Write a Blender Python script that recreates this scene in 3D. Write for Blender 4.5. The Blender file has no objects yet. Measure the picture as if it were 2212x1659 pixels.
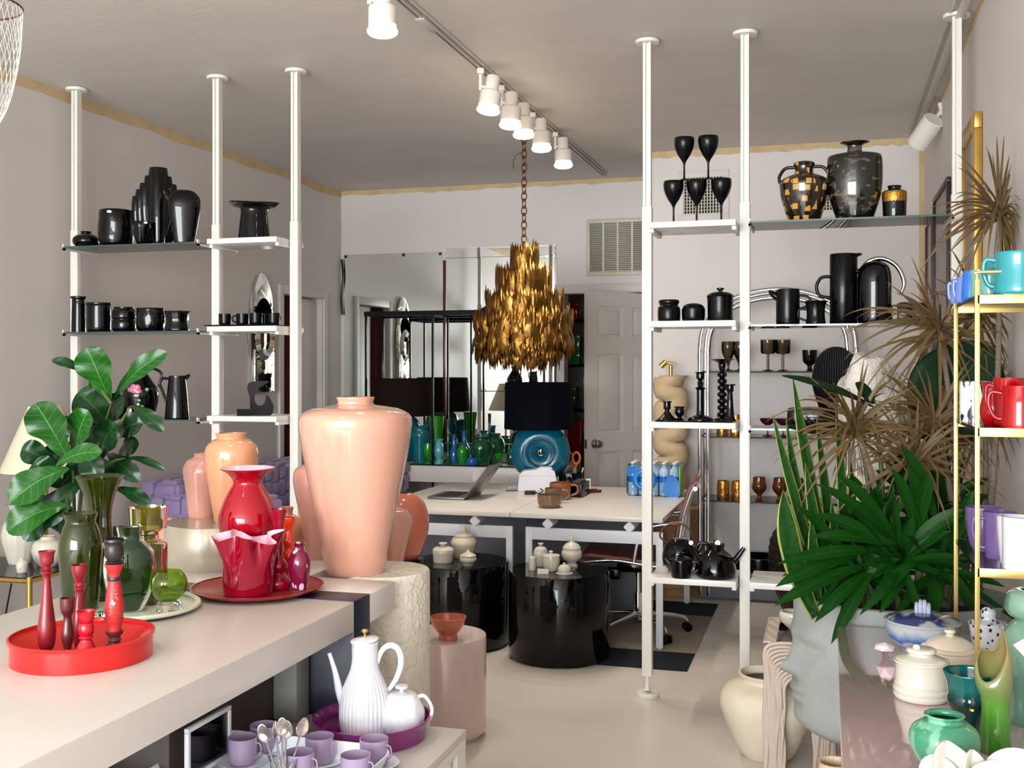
import bpy, bmesh, math, random
from mathutils import Vector, Matrix, noise
R = math.radians
rnd = random.Random(7)
scene = bpy.context.scene
COL = scene.collection

# ---------------------------------------------------------------- camera
F, HY, CX, H = 2350.0, 795.0, 1106.0, 1.57      # focal length in px, horizon row, centre column, eye height
TH = R(16.2); c_, s_ = math.cos(TH), math.sin(TH)
cam_d = bpy.data.cameras.new('camera'); cam = bpy.data.objects.new('camera', cam_d); COL.objects.link(cam)
cam_d.sensor_width = 36; cam_d.lens = F/2212*36; cam_d.shift_y = -(829.5-HY)/2212
cam_d.clip_start = .05
cam.location = (0, 0, H); cam.rotation_euler = (R(90), 0, TH)
scene.camera = cam
# ---------------------------------------------------------------- light
scene.view_settings.view_transform = 'Standard'; scene.view_settings.look = 'None'
scene.view_settings.exposure = 0.12; scene.view_settings.gamma = 1
w = bpy.data.worlds.new('sky'); scene.world = w; w.use_nodes = True
wn = w.node_tree.nodes; wl = w.node_tree.links
bg = wn['Background']; sky = wn.new('ShaderNodeTexSky'); sky.sky_type = 'NISHITA'
sky.sun_disc = False; sky.sun_elevation = R(50); sky.sun_rotation = R(200)
wl.new(sky.outputs[0], bg.inputs[0]); bg.inputs[1].default_value = .15
def area(name, loc, rot, sx, sy, power, col=(1, 1, 1)):
    l = bpy.data.lights.new(name, 'AREA'); l.shape = 'RECTANGLE'; l.size = sx; l.size_y = sy; l.energy = power; l.color = col
    o = bpy.data.objects.new(name, l); COL.objects.link(o); o.location = loc; o.rotation_euler = rot
    return o
# daylight in the openings of the shop front behind the camera: panes separated by the mullions
for i, (x0, x1) in enumerate(((-3.95, -2.75), (-2.65, -1.45), (-1.35, -.45), (-.35, .5))):
    area('window_daylight', ((x0+x1)/2, -4.38, 1.75), (R(90), 0, 0), x1-x0, 2.3, 155*(x1-x0), (.91, .96, 1.0))
def warm(loc, p):
    l = bpy.data.lights.new('track_bulb', 'SPOT'); l.energy = p; l.color = (1, .90, .78); l.spot_size = R(110); l.spot_blend = .8; l.shadow_soft_size = .045
    o = bpy.data.objects.new('track_bulb', l); COL.objects.link(o); o.location = loc
    return o

# ---------------------------------------------------------------- pixel <-> room
def at_Y(px, Y, z):
    u = (px-CX)/F; d = Y/(c_+u*s_); return Vector((d*(u*c_-s_), Y, z)), d/F
def at_z(px, py, z):
    d = (H-z)*F/(py-HY); u = (px-CX)/F; return Vector((d*(u*c_-s_), d*(c_+u*s_), z)), d/F
def at_d(px, py, d):
    u = (px-CX)/F; return Vector((d*(u*c_-s_), d*(c_+u*s_), H-(py-HY)*d/F))
def face(p):                                      # rotation about z that turns local -y to the eye
    return math.atan2(p.y, p.x)-R(90)

# ---------------------------------------------------------------- materials
def lin(c):
    return tuple((x/12.92 if x <= .04045 else ((x+.055)/1.055)**2.4) for x in c)
def mat(name, rgb, rough=.5, metal=0, coat=0, trans=0, emit=None, es=0, var=0, vs=8, bump=0, bs=40, spec=.5, ior=1.45, alpha=1, rv=0, sheen=0, stretch=None, bd=.01, bdist=0):
    m = bpy.data.materials.new(name); m.use_nodes = True
    n = m.node_tree.nodes; l = m.node_tree.links; b = n['Principled BSDF']
    col = lin([x/255 for x in rgb])
    b.inputs['Base Color'].default_value = (*col, 1); b.inputs['Roughness'].default_value = rough
    b.inputs['Metallic'].default_value = metal; b.inputs['Coat Weight'].default_value = coat; b.inputs['Coat Roughness'].default_value = .04
    b.inputs['Transmission Weight'].default_value = trans; b.inputs['IOR'].default_value = ior
    b.inputs['Specular IOR Level'].default_value = spec
    if sheen: b.inputs['Sheen Weight'].default_value = sheen
    if emit: b.inputs['Emission Color'].default_value = (*emit, 1); b.inputs['Emission Strength'].default_value = es
    if var or bump or rv:
        tc = n.new('ShaderNodeTexCoord'); mp = n.new('ShaderNodeMapping'); l.new(tc.outputs['Object'], mp.inputs[0])
        if stretch: mp.inputs['Scale'].default_value = stretch
    if var or rv:
        nt = n.new('ShaderNodeTexNoise'); nt.inputs['Scale'].default_value = vs; nt.inputs['Detail'].default_value = 4; l.new(mp.outputs[0], nt.inputs[0])
    if var:
        cr = n.new('ShaderNodeValToRGB'); l.new(nt.outputs[0], cr.inputs[0])
        cr.color_ramp.elements[0].position = .3; cr.color_ramp.elements[1].position = .7
        cr.color_ramp.elements[0].color = (*[x*(1-var) for x in col], 1); cr.color_ramp.elements[1].color = (*[min(1, x*(1+var)) for x in col], 1)
        l.new(cr.outputs[0], b.inputs['Base Color'])
    if rv:
        mr = n.new('ShaderNodeMapRange'); l.new(nt.outputs[0], mr.inputs[0]); mr.inputs[1].default_value = .3; mr.inputs[2].default_value = .7
        mr.inputs[3].default_value = max(0, rough-rv); mr.inputs[4].default_value = rough+rv; l.new(mr.outputs[0], b.inputs['Roughness'])
    if bump:
        nb = n.new('ShaderNodeTexNoise'); nb.inputs['Scale'].default_value = bs; nb.inputs['Detail'].default_value = 4; l.new(mp.outputs[0], nb.inputs[0])
        bp = n.new('ShaderNodeBump'); bp.inputs['Strength'].default_value = bump; bp.inputs['Distance'].default_value = bd; nb.inputs['Distortion'].default_value = bdist
        l.new(nb.outputs[0], bp.inputs['Height']); l.new(bp.outputs[0], b.inputs['Normal'])
    return m
def tinted(name, rgb, ior=1.45, rough=0.0):       # thin clear sheet: tinted see-through plus fresnel reflection
    m = bpy.data.materials.new(name); m.use_nodes = True; n = m.node_tree.nodes; l = m.node_tree.links
    n.remove(n['Principled BSDF']); out = n['Material Output']
    t = n.new('ShaderNodeBsdfTransparent'); g = n.new('ShaderNodeBsdfGlossy'); f = n.new('ShaderNodeFresnel'); x = n.new('ShaderNodeMixShader')
    t.inputs[0].default_value = (*lin([v/255 for v in rgb]), 1); g.inputs['Roughness'].default_value = rough; f.inputs[0].default_value = ior
    l.new(f.outputs[0], x.inputs[0]); l.new(t.outputs[0], x.inputs[1]); l.new(g.outputs[0], x.inputs[2]); l.new(x.outputs[0], out.inputs[0])
    return m
def spots(name, base, spot, scale=30, thr=.45, rough=.12, kind='voronoi', coat=.5, stretch=(1, 1, 1), metal=0, spotmetal=0):
    m = mat(name, base, rough, metal, coat); n = m.node_tree.nodes; l = m.node_tree.links; b = n['Principled BSDF']
    tc = n.new('ShaderNodeTexCoord'); mp = n.new('ShaderNodeMapping'); l.new(tc.outputs['Object'], mp.inputs[0]); mp.inputs['Scale'].default_value = stretch
    if kind == 'voronoi': t = n.new('ShaderNodeTexVoronoi'); o = t.outputs['Distance']
    elif kind == 'cells': t = n.new('ShaderNodeTexVoronoi'); t.distance = 'CHEBYCHEV'; t.inputs['Randomness'].default_value = .5; o = t.outputs['Distance']
    else: t = n.new('ShaderNodeTexNoise'); t.inputs['Detail'].default_value = 3; o = t.outputs[0]
    t.inputs['Scale'].default_value = scale; l.new(mp.outputs[0], t.inputs[0])
    cr = n.new('ShaderNodeValToRGB'); l.new(o, cr.inputs[0]); cr.color_ramp.elements[0].position = thr; cr.color_ramp.elements[1].position = thr+.05
    s, bb = (*lin([v/255 for v in spot]), 1), (*lin([v/255 for v in base]), 1)
    cr.color_ramp.elements[0].color = s; cr.color_ramp.elements[1].color = bb
    l.new(cr.outputs[0], b.inputs['Base Color'])
    return m
def bands(name, stops, rough=.3, coat=0, h=1.0, nz=0.0, metal=0):       # colours by height (object z / h)
    m = mat(name, (128, 128, 128), rough, metal, coat); n = m.node_tree.nodes; l = m.node_tree.links; b = n['Principled BSDF']
    tc = n.new('ShaderNodeTexCoord'); sp = n.new('ShaderNodeSeparateXYZ'); l.new(tc.outputs['Object'], sp.inputs[0])
    d = n.new('ShaderNodeMath'); d.operation = 'DIVIDE'; l.new(sp.outputs[2], d.inputs[0]); d.inputs[1].default_value = h
    src = d.outputs[0]
    if nz:
        nt = n.new('ShaderNodeTexNoise'); nt.inputs['Scale'].default_value = 25; l.new(tc.outputs['Object'], nt.inputs[0])
        ma = n.new('ShaderNodeMath'); ma.operation = 'MULTIPLY_ADD'; l.new(nt.outputs[0], ma.inputs[0]); ma.inputs[1].default_value = nz; l.new(src, ma.inputs[2]); src = ma.outputs[0]
    cr = n.new('ShaderNodeValToRGB'); l.new(src, cr.inputs[0])
    for i, (p, c) in enumerate(stops):
        e = cr.color_ramp.elements[i] if i < 2 else cr.color_ramp.elements.new(p)
        e.position = p; e.color = (*lin([v/255 for v in c]), 1)
    l.new(cr.outputs[0], b.inputs['Base Color'])
    return m
def leafmat(name, dark, light, rib, ribw=.03, veins=9, vein=.35, edge=None, rough=.35, cross=0, sp_=.4):
    m = mat(name, dark, rough, coat=.0, spec=sp_); n = m.node_tree.nodes; l = m.node_tree.links; b = n['Principled BSDF']
    def M_(op, a, bb=None, cc=None):
        x = n.new('ShaderNodeMath'); x.operation = op
        for i, v in enumerate((a, bb, cc)):
            if v is None: continue
            if isinstance(v, (int, float)): x.inputs[i].default_value = v
            else: l.new(v, x.inputs[i])
        return x.outputs[0]
    uv = n.new('ShaderNodeUVMap'); sp = n.new('ShaderNodeSeparateXYZ'); l.new(uv.outputs[0], sp.inputs[0])
    ax = M_('ABSOLUTE', M_('SUBTRACT', sp.outputs[0], .5))
    isrib = M_('LESS_THAN', ax, ribw)
    nt = n.new('ShaderNodeTexNoise'); nt.inputs['Scale'].default_value = 6; tc = n.new('ShaderNodeTexCoord'); l.new(tc.outputs['Object'], nt.inputs[0])
    ph = M_('FRACT', M_('SUBTRACT', M_('MULTIPLY', sp.outputs[1], float(veins)), M_('MULTIPLY', ax, 2.6 if veins else 0)))
    isv = M_('MULTIPLY', M_('LESS_THAN', ph, .14), vein)
    mx = n.new('ShaderNodeMix'); mx.data_type = 'RGBA'; l.new(nt.outputs[0], mx.inputs[0])
    D, L, B = [(*lin([v/255 for v in q]), 1) for q in (dark, light, rib)]
    mx.inputs[6].default_value = D; mx.inputs[7].default_value = L
    mx2 = n.new('ShaderNodeMix'); mx2.data_type = 'RGBA'; l.new(M_('MAXIMUM', isrib, isv), mx2.inputs[0]); l.new(mx.outputs[2], mx2.inputs[6]); mx2.inputs[7].default_value = B
    o = mx2.outputs[2]
    if cross:
        wv = n.new('ShaderNodeTexNoise'); wv.inputs['Scale'].default_value = 1; mp = n.new('ShaderNodeMapping'); mp.inputs['Scale'].default_value = (3, cross, 1); l.new(uv.outputs[0], mp.inputs[0]); l.new(mp.outputs[0], wv.inputs[0])
        mx4 = n.new('ShaderNodeMix'); mx4.data_type = 'RGBA'; l.new(M_('GREATER_THAN', wv.outputs[0], .52), mx4.inputs[0]); l.new(o, mx4.inputs[6]); mx4.inputs[7].default_value = L; o = mx4.outputs[2]
    if edge:
        mx3 = n.new('ShaderNodeMix'); mx3.data_type = 'RGBA'; l.new(M_('GREATER_THAN', ax, .40), mx3.inputs[0]); l.new(o, mx3.inputs[6]); mx3.inputs[7].default_value = (*lin([v/255 for v in edge]), 1); o = mx3.outputs[2]
    l.new(o, b.inputs['Base Color'])
    return m

M = {}
M['wall'] = mat('wall_paint', (218, 211, 206), .55, var=.03, vs=1.2, bump=.05, bs=60)
M['wallb'] = mat('wall_paint_back', (224, 218, 214), .5, var=.025, vs=1.2, bump=.05, bs=60)
M['ceil'] = mat('ceiling_paint', (214, 209, 203), .6, var=.04, vs=1.6, bump=.12, bs=14, stretch=(1, 2.2, 1))
M['floor'] = mat('floor_concrete', (212, 203, 192), .32, var=.06, vs=1.5, rv=.04, bump=.03, bs=9)
M['tape'] = mat('unpainted_strip', (208, 184, 142), .7, var=.1, vs=9)
M['white'] = mat('white_laminate', (214, 208, 202), .3, var=.015, vs=5)
M['whitel'] = mat('white_lacquer', (226, 223, 218), .25)
M['pole'] = mat('white_pole_paint', (228, 225, 218), .3)
M['black'] = mat('black_glaze', (5, 6, 9), .06, coat=.25, spec=.35)
M['blackm'] = mat('black_satin', (6, 7, 11), .2, coat=.1, spec=.22)
M['blackfelt'] = mat('black_matte', (17, 18, 26), .8)
M['drum'] = mat('black_laminate_gloss', (5, 5, 5), .07, coat=.1, spec=.3)
M['peach'] = mat('peach_glaze', (214, 160, 138), .1, coat=.7, var=.02, vs=5)
M['peach2'] = mat('peach_glaze_warm', (218, 152, 112), .12, coat=.7, var=.02, vs=5)
M['peach3'] = mat('pink_glaze', (206, 148, 132), .15, coat=.6)
M['red'] = mat('cherry_red_glass', (158, 2, 28), .06, coat=.3)
M['crimson'] = mat('crimson_glass', (138, 2, 34), .05, coat=.3)
M['palepink'] = mat('pale_pink_lining', (240, 190, 205), .12, coat=.5)
M['plate'] = mat('brick_red_plate', (160, 44, 40), .3, coat=.2, var=.05)
M['redtray'] = mat('red_plastic', (205, 30, 28), .22, coat=.2)
M['redmug'] = mat('red_mug_glaze', (168, 8, 18), .1, coat=.4)
M['cherrywood'] = mat('dark_red_wood', (128, 22, 34), .35, coat=.3, var=.15, vs=15)
M['brownwood'] = mat('brown_red_wood', (84, 30, 28), .3, coat=.3, var=.3, vs=15)
M['redwood'] = mat('bright_red_wood', (180, 10, 30), .25, coat=.3)
M['coral'] = mat('coral_red_paint', (180, 44, 44), .4, var=.06)
M['darkwood'] = mat('black_painted_wood', (38, 30, 30), .35, var=.3, vs=20)
M['orange'] = mat('orange_glass', (226, 50, 22), .05, coat=.6)
M['mottle'] = spots('mottled_amethyst', (110, 10, 50), (225, 190, 215), 42, .28, stretch=(1, 1, .55))
M['clear'] = mat('clear_glass', (245, 250, 248), .0, trans=1)
M['green'] = mat('olive_glass', (96, 112, 22), .03, trans=.9, coat=.3)
M['dgreen'] = mat('dark_green_glass', (44, 92, 36), .03, trans=.85, coat=.3)
M['olive'] = mat('amber_green_glass', (150, 140, 30), .03, trans=.85, coat=.3)
M['lime'] = mat('lime_glass', (172, 206, 52), .02, trans=.95)
M['cream'] = mat('cream_glaze', (206, 201, 186), .15, coat=.5)
M['creamplate'] = mat('pale_green_cream_glaze', (226, 232, 212), .15, coat=.5)
M['bone'] = mat('bone_glaze', (228, 214, 192), .25, coat=.3)
M['lilac'] = mat('lilac_glaze', (158, 138, 168), .16, coat=.5)
M['lilacd'] = mat('purple_mug_glaze', (110, 86, 140), .14, coat=.5)
M['porcelain'] = mat('white_porcelain', (222, 222, 228), .12, coat=.6)
M['traywhite'] = mat('white_tray_plastic', (226, 230, 240), .25)
M['plum'] = mat('purple_acrylic', (146, 40, 126), .06, trans=.35, coat=.6)
M['steel'] = mat('polished_steel', (205, 200, 196), .12, metal=1)
M['chrome'] = mat('chrome', (235, 238, 242), .06, metal=1)
M['brass'] = mat('brass', (214, 178, 98), .25, metal=1)
M['brassp'] = mat('brushed_gold_paint', (222, 192, 122), .38, metal=.7)
M['bronze'] = mat('torch_cut_brass', (146, 106, 52), .34, metal=1, var=.4, vs=14, bump=.25, bs=40)
M['chain'] = mat('aged_bronze_chain', (96, 64, 44), .4, metal=.8)
M['glass'] = tinted('shelf_glass', (214, 230, 224))
M['smoke'] = tinted('smoked_glass', (96, 104, 106))
M['pane'] = tinted('clear_pane', (240, 245, 244))
M['glassedge'] = mat('green_glass_edge', (52, 84, 78), .1, coat=.5)
M['mirror'] = mat('mirror_glass', (238, 242, 238), .01, metal=1)
M['stone'] = mat('rough_plaster_column', (220, 212, 196), .75, bump=.8, bd=.014, bs=42, bdist=.8, var=.04, vs=20)
M['pinklam'] = mat('pale_pink_laminate', (214, 190, 184), .14, coat=.5)
M['pinktop'] = mat('pink_lacquer_top', (196, 168, 170), .06, coat=1, var=.05, vs=6)
M['salmon'] = mat('salmon_glaze', (196, 108, 84), .2, coat=.4)
M['navy'] = mat('navy_panel', (10, 22, 44), .35)
M['brownp'] = mat('dark_brown_panel', (62, 52, 46), .5, var=.1)
M['greyp'] = mat('grey_panel', (140, 142, 136), .5, var=.05, vs=10)
M['beigedrum'] = mat('champagne_metal', (186, 176, 158), .3, metal=.35, coat=.2, var=.03)
M['lavender'] = mat('lavender_velvet', (146, 126, 168), .8, sheen=.3, var=.1, vs=14)
M['cushion'] = mat('beige_fabric', (188, 172, 142), .85, var=.05)
M['plumcush'] = mat('plum_velvet', (56, 28, 56), .8, sheen=.4)
M['shadebl'] = mat('navy_black_shade', (4, 6, 16), .85, spec=.1)
M['shadebr'] = mat('brown_shade', (34, 24, 18), .85, spec=.1)
M['shadecr'] = mat('cream_linen_shade', (226, 216, 190), .8)
M['teal'] = mat('teal_glaze', (0, 92, 118), .12, coat=.2)
M['tealg'] = mat('teal_glass', (14, 110, 120), .08, coat=.7)
M['aqua'] = mat('aqua_glass', (90, 178, 190), .1, coat=.6)
M['emerald'] = mat('emerald_glass', (6, 76, 40), .05, coat=.8)
M['kelly'] = mat('kelly_green_glass', (30, 140, 20), .07, coat=.7)
M['blueg'] = mat('blue_glass', (24, 92, 150), .06, coat=.7)
M['cobalt'] = mat('cobalt_glass', (20, 92, 190), .06, coat=.7)
M['mugaqua'] = mat('turquoise_mug_glaze', (44, 150, 160), .1, coat=.6)
M['mugmint'] = mat('mint_mug_glaze', (112, 176, 166), .12, coat=.5)
M['mugblue'] = mat('blue_mug_glaze', (40, 110, 200), .12, coat=.5)
M['mugperi'] = mat('periwinkle_mug_glaze', (112, 136, 206), .12, coat=.5)
M['brownmug'] = mat('brown_stoneware', (118, 88, 66), .2, coat=.4)
M['orangemug'] = mat('caramel_stoneware', (146, 84, 48), .2, coat=.4)
M['laptop'] = mat('grey_aluminium', (120, 116, 114), .35, metal=.7)
M['key'] = mat('black_keys', (18, 18, 20), .5)
M['screen'] = mat('screen_glass', (10, 10, 14), .1, coat=.5)
M['plast'] = mat('white_plastic', (228, 230, 236), .35)
M['greym'] = mat('grey_metal', (104, 108, 116), .5)
M['leather'] = mat('oxblood_leather', (104, 44, 34), .35, coat=.15, var=.12, vs=12)
M['rugd'] = mat('charcoal_rug', (20, 24, 36), .95, bump=.4, bs=300)
M['rugl'] = mat('taupe_rug', (150, 138, 120), .7)
M['woodt'] = mat('tan_wood', (170, 132, 84), .4, var=.12, vs=5, stretch=(1, 1, 6))
M['plaster'] = mat('tan_plaster', (206, 180, 144), .8, bump=.3, bs=60, var=.05, vs=12)
M['door'] = mat('white_door_paint', (216, 210, 204), .4)
M['knob'] = mat('satin_nickel', (150, 142, 134), .25, metal=1)
M['reddoor'] = mat('dark_red_curtain', (84, 14, 26), .8, var=.3, vs=12, stretch=(1, 6, .4))
M['vent'] = mat('cream_vent_metal', (206, 200, 180), .4)
M['dark'] = mat('dark_void', (26, 24, 26), .9)
M['lampwhite'] = mat('white_lamp_metal', (236, 230, 222), .3)
M['bulb'] = mat('lit_bulb', (255, 240, 220), .4, emit=(1, .78, .52), es=11)
M['track'] = mat('track_white', (206, 200, 194), .4)
M['trackd'] = mat('track_slot', (70, 64, 60), .6)
M['concrete'] = mat('grey_concrete', (146, 149, 145), .85, var=.16, vs=6, bump=.3, bs=22)
M['creamvase'] = mat('cream_stoneware', (222, 210, 188), .7, var=.06, vs=12, bump=.15, bs=120)
M['rope'] = mat('whitewashed_rope', (200, 182, 166), .7, var=.05)
M['tan'] = mat('tan_ceramic', (220, 196, 160), .5, var=.06)
M['rock'] = mat('white_rock', (212, 206, 196), .85, var=.22, vs=7, bump=1, bs=20, bd=.03)
M['bark'] = mat('grey_bark', (120, 106, 92), .9, var=.2, vs=30, bump=.5, bs=60, stretch=(1, 1, 4))
M['soil'] = mat('dark_soil', (36, 26, 20), .95, bump=.6, bs=50)
M['stem'] = mat('green_stem', (70, 84, 36), .6)
M['smoker'] = tinted('smoky_glass', (206, 198, 182), 1.4)
M['smokeg'] = tinted('smoky_green_glass', (130, 128, 88), 1.4)
M['amber'] = mat('amber_glass', (120, 60, 24), .04, trans=.5, coat=.5)
M['goldg'] = mat('gold_glass', (196, 140, 60), .12, metal=.8, bump=.5, bs=60)
M['coupe'] = mat('burgundy_glass', (110, 24, 60), .05, trans=.6, coat=.4)
M['goldframe'] = mat('gilt_wood', (186, 146, 70), .35, metal=.7, var=.15)
M['frameb'] = mat('dark_frame', (40, 32, 34), .4)
M['art'] = mat('framed_print', (176, 168, 158), .5, var=.2, vs=4)
M['paper'] = mat('white_paper', (238, 236, 230), .7)
M['gilt'] = spots('black_gold_patch_glaze', (30, 18, 14), (196, 150, 62), 24, .26, kind='cells', rough=.1, coat=.8)
M['mottledk'] = spots('black_brown_swirl_glaze', (14, 14, 13), (84, 74, 60), 14, .40, kind='noise', rough=.08, coat=.9, stretch=(1.5, 1.5, 3))
M['goldband'] = mat('gold_band', (190, 140, 60), .25, metal=.9, bump=.4, bs=90)
M['tealgob'] = bands('teal_flow_glaze', [(0, (2, 58, 66)), (.3, (4, 70, 72)), (.62, (14, 44, 44)), (.8, (20, 92, 88)), (1, (8, 86, 84))], .08, .5, .17, .2)
M['mint'] = spots('mint_drip_glaze', (62, 140, 106), (116, 182, 150), 16, .42, kind='noise', rough=.12, coat=.6, stretch=(1, 1, .4))
M['celadon'] = spots('celadon_glaze', (84, 126, 108), (118, 156, 136), 12, .45, kind='noise', rough=.1, coat=.7, stretch=(1, 1, .3))
M['callagreen'] = bands('leaf_green_glaze', [(0, (44, 110, 22)), (.5, (76, 134, 38)), (.7, (104, 120, 66)), (1, (128, 112, 70))], .1, .4, .22, .12)
M['bluecass'] = bands('blue_drip_glaze', [(0, (160, 156, 178)), (.5, (166, 170, 192)), (.62, (66, 94, 150)), (.74, (110, 134, 176)), (.95, (172, 176, 178))], .12, .4, .09, .4)
M['bluelid'] = spots('blue_lid_glaze', (164, 168, 168), (44, 52, 100), 9, .46, kind='noise', rough=.12, coat=.6)
M['speck'] = spots('blue_speckled_glaze', (200, 202, 204), (30, 36, 90), 75, .30, kind='voronoi', rough=.1, coat=.6, stretch=(1, 1, .7))
M['graphic'] = spots('black_brush_print', (238, 236, 234), (20, 18, 20), 26, .40, kind='noise', rough=.15, coat=.5, stretch=(1.6, 1.6, .7))
M['blueprint'] = mat('blue_print_film', (20, 120, 210), .2, coat=.4)
M['bottle'] = mat('bottle_plastic', (200, 214, 226), .12, coat=.4)
M['wrap'] = tinted('shrink_wrap', (222, 238, 250), 1.2)
M['limewrap'] = mat('lime_label', (130, 190, 40), .4)
M['scis'] = mat('orange_plastic', (216, 112, 20), .35)
M['mesh'] = mat('white_wire', (214, 214, 206), .5)
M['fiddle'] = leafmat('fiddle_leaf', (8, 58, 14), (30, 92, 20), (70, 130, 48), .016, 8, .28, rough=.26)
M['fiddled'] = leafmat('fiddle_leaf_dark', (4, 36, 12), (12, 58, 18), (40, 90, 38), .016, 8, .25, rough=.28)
M['snake'] = leafmat('snake_leaf', (8, 44, 14), (36, 78, 28), (14, 44, 18), .0, 0, 0, edge=(140, 146, 66), cross=22)
M['palm'] = leafmat('palm_leaf', (4, 40, 4), (18, 72, 10), (20, 66, 12), .05, 0, 0, rough=.48, sp_=.22)
M['drac'] = leafmat('dracaena_leaf', (72, 72, 34), (104, 66, 50), (84, 94, 40), .15, 0, 0, edge=(126, 60, 54), rough=.5)
M['phil'] = leafmat('philodendron_leaf', (8, 34, 14), (16, 48, 22), (44, 74, 36), .012, 6, .2, rough=.55, sp_=.15)

# ---------------------------------------------------------------- mesh helpers
def finish(name, bm, m, parent=None, loc=None, rz=0, smooth=True, angle=38):
    me = bpy.data.meshes.new(name); bmesh.ops.recalc_face_normals(bm, faces=bm.faces[:]) if getattr(bm, '_fix', True) else None
    bm.to_mesh(me); bm.free()
    if smooth:
        for p in me.polygons: p.use_smooth = True
        me.set_sharp_from_angle(angle=R(angle))
    o = bpy.data.objects.new(name, me); COL.objects.link(o)
    for mm in (m if isinstance(m, (list, tuple)) else [m]): me.materials.append(M[mm] if isinstance(mm, str) else mm)
    if parent: o.parent = parent
    if loc is not None: o.location = loc
    if rz: o.rotation_euler = (0, 0, rz)
    return o
def tag(o, label=None, cat=None, group=None, kind=None):
    if label: o['label'] = label
    if cat: o['category'] = cat
    if group: o['group'] = group
    if kind: o['kind'] = kind
    return o
def thing(name, label, cat, loc=(0, 0, 0), rz=0, group=None):
    o = bpy.data.objects.new(name, None); COL.objects.link(o); o.empty_display_size = .05
    o.location = loc; o.rotation_euler = (0, 0, rz); return tag(o, label, cat, group)
def dup(root, loc=None, rz=None, label=None, scale=None):
    r = root.copy(); COL.objects.link(r)
    if loc is not None: r.location = loc
    if rz is not None: r.rotation_euler = (0, 0, rz)
    if label: r['label'] = label
    if scale: r.scale = scale
    for ch in list(root.children):
        c = ch.copy(); COL.objects.link(c); c.parent = r
        for g in list(ch.children):
            q = g.copy(); COL.objects.link(q); q.parent = c
    return r
def bx(bm, x0, x1, y0, y1, z0, z1, bev=0, mi=0, seg=2):
    v = [bm.verts.new(p) for p in ((x0,y0,z0),(x1,y0,z0),(x1,y1,z0),(x0,y1,z0),(x0,y0,z1),(x1,y0,z1),(x1,y1,z1),(x0,y1,z1))]
    fs = [bm.faces.new([v[i] for i in q]) for q in ((3,2,1,0),(4,5,6,7),(0,1,5,4),(1,2,6,5),(2,3,7,6),(3,0,4,7))]
    for f in fs: f.material_index = mi
    if bev:
        es = list({e for f in fs for e in f.edges})
        r = bmesh.ops.bevel(bm, geom=es, offset=bev, segments=seg, affect='EDGES', profile=.5)
        for f in r['faces']: f.material_index = mi
    return v
def box(name, x0, x1, y0, y1, z0, z1, m, parent=None, bev=.002, loc=None, rz=0):
    bm = bmesh.new(); bx(bm, x0, x1, y0, y1, z0, z1, bev); return finish(name, bm, m, parent, loc, rz)
def catmull(P, n):
    if n <= 1 or len(P) < 3: return P
    out = []; m = len(P)
    for i in range(m-1):
        p0, p1, p2, p3 = P[max(i-1, 0)], P[i], P[i+1], P[min(i+2, m-1)]
        for j in range(n):
            t = j/n
            out.append(tuple(.5*((2*b)+(c-a)*t+(2*a-5*b+4*c-d)*t*t+(3*b-a-3*c+d)*t**3) for a, b, c, d in zip(p0, p1, p2, p3)))
    out.append(tuple(P[-1])); return out
def lathe(bm, prof, seg=40, mod=None, sy=1, mi=0, ox=0, oy=0, oz=0):
    rings = []; n = len(prof)
    for i, (r, z) in enumerate(prof):
        if r <= 1e-6: rings.append([bm.verts.new((ox, oy, oz+z))]); continue
        ring = []
        for j in range(seg):
            a = 2*math.pi*j/seg; rr, zz = (mod(a, i/(n-1), r, z) if mod else (r, z))
            ring.append(bm.verts.new((ox+rr*math.cos(a), oy+rr*math.sin(a)*sy, oz+zz)))
        rings.append(ring)
    for A, B in zip(rings, rings[1:]):
        for j in range(seg):
            k = (j+1) % seg
            try:
                if len(A) == 1 and len(B) == 1: break
                if len(A) == 1: f = bm.faces.new((A[0], B[k], B[j]))
                elif len(B) == 1: f = bm.faces.new((A[j], A[k], B[0]))
                else: f = bm.faces.new((A[j], A[k], B[k], B[j]))
                f.material_index = mi
            except ValueError: pass
    for ring, rev in ((rings[0], True), (rings[-1], False)):
        if len(ring) > 2:
            try: f = bm.faces.new(ring[::-1] if rev else ring); f.material_index = mi
            except ValueError: pass
def tube(bm, pts, r, seg=10, sm=6, mi=0, flat=1.0, close=False):
    rs = r if isinstance(r, (list, tuple)) else [r]*len(pts)
    Q = catmull([(*p, q) for p, q in zip(pts, rs)], sm) if sm > 1 else [(*p, q) for p, q in zip(pts, rs)]
    P = [Vector(q[:3]) for q in Q]; rr = [q[3] for q in Q]; n = len(P)
    T = [((P[min(i+1, n-1)]-P[max(i-1, 0)]).normalized() if n > 1 else Vector((0, 0, 1))) for i in range(n)]
    if close: T[0] = T[-1] = (P[1]-P[-2]).normalized()
    a = Vector((0, 0, 1)) if abs(T[0].z) < .9 else Vector((0, 1, 0))
    N = (a-T[0]*a.dot(T[0])).normalized(); rings = []
    for i in range(n):
        N = (N-T[i]*N.dot(T[i])).normalized(); B = T[i].cross(N)
        rings.append([bm.verts.new(P[i]+(N*math.cos(2*math.pi*j/seg)+B*flat*math.sin(2*math.pi*j/seg))*rr[i]) for j in range(seg)])
    for A, B in zip(rings, rings[1:]):
        for j in range(seg): bm.faces.new((A[j], A[(j+1) % seg], B[(j+1) % seg], B[j])).material_index = mi
    for q in (rings[0], rings[-1][::-1]):
        bm.faces.new(q).material_index = mi
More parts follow.
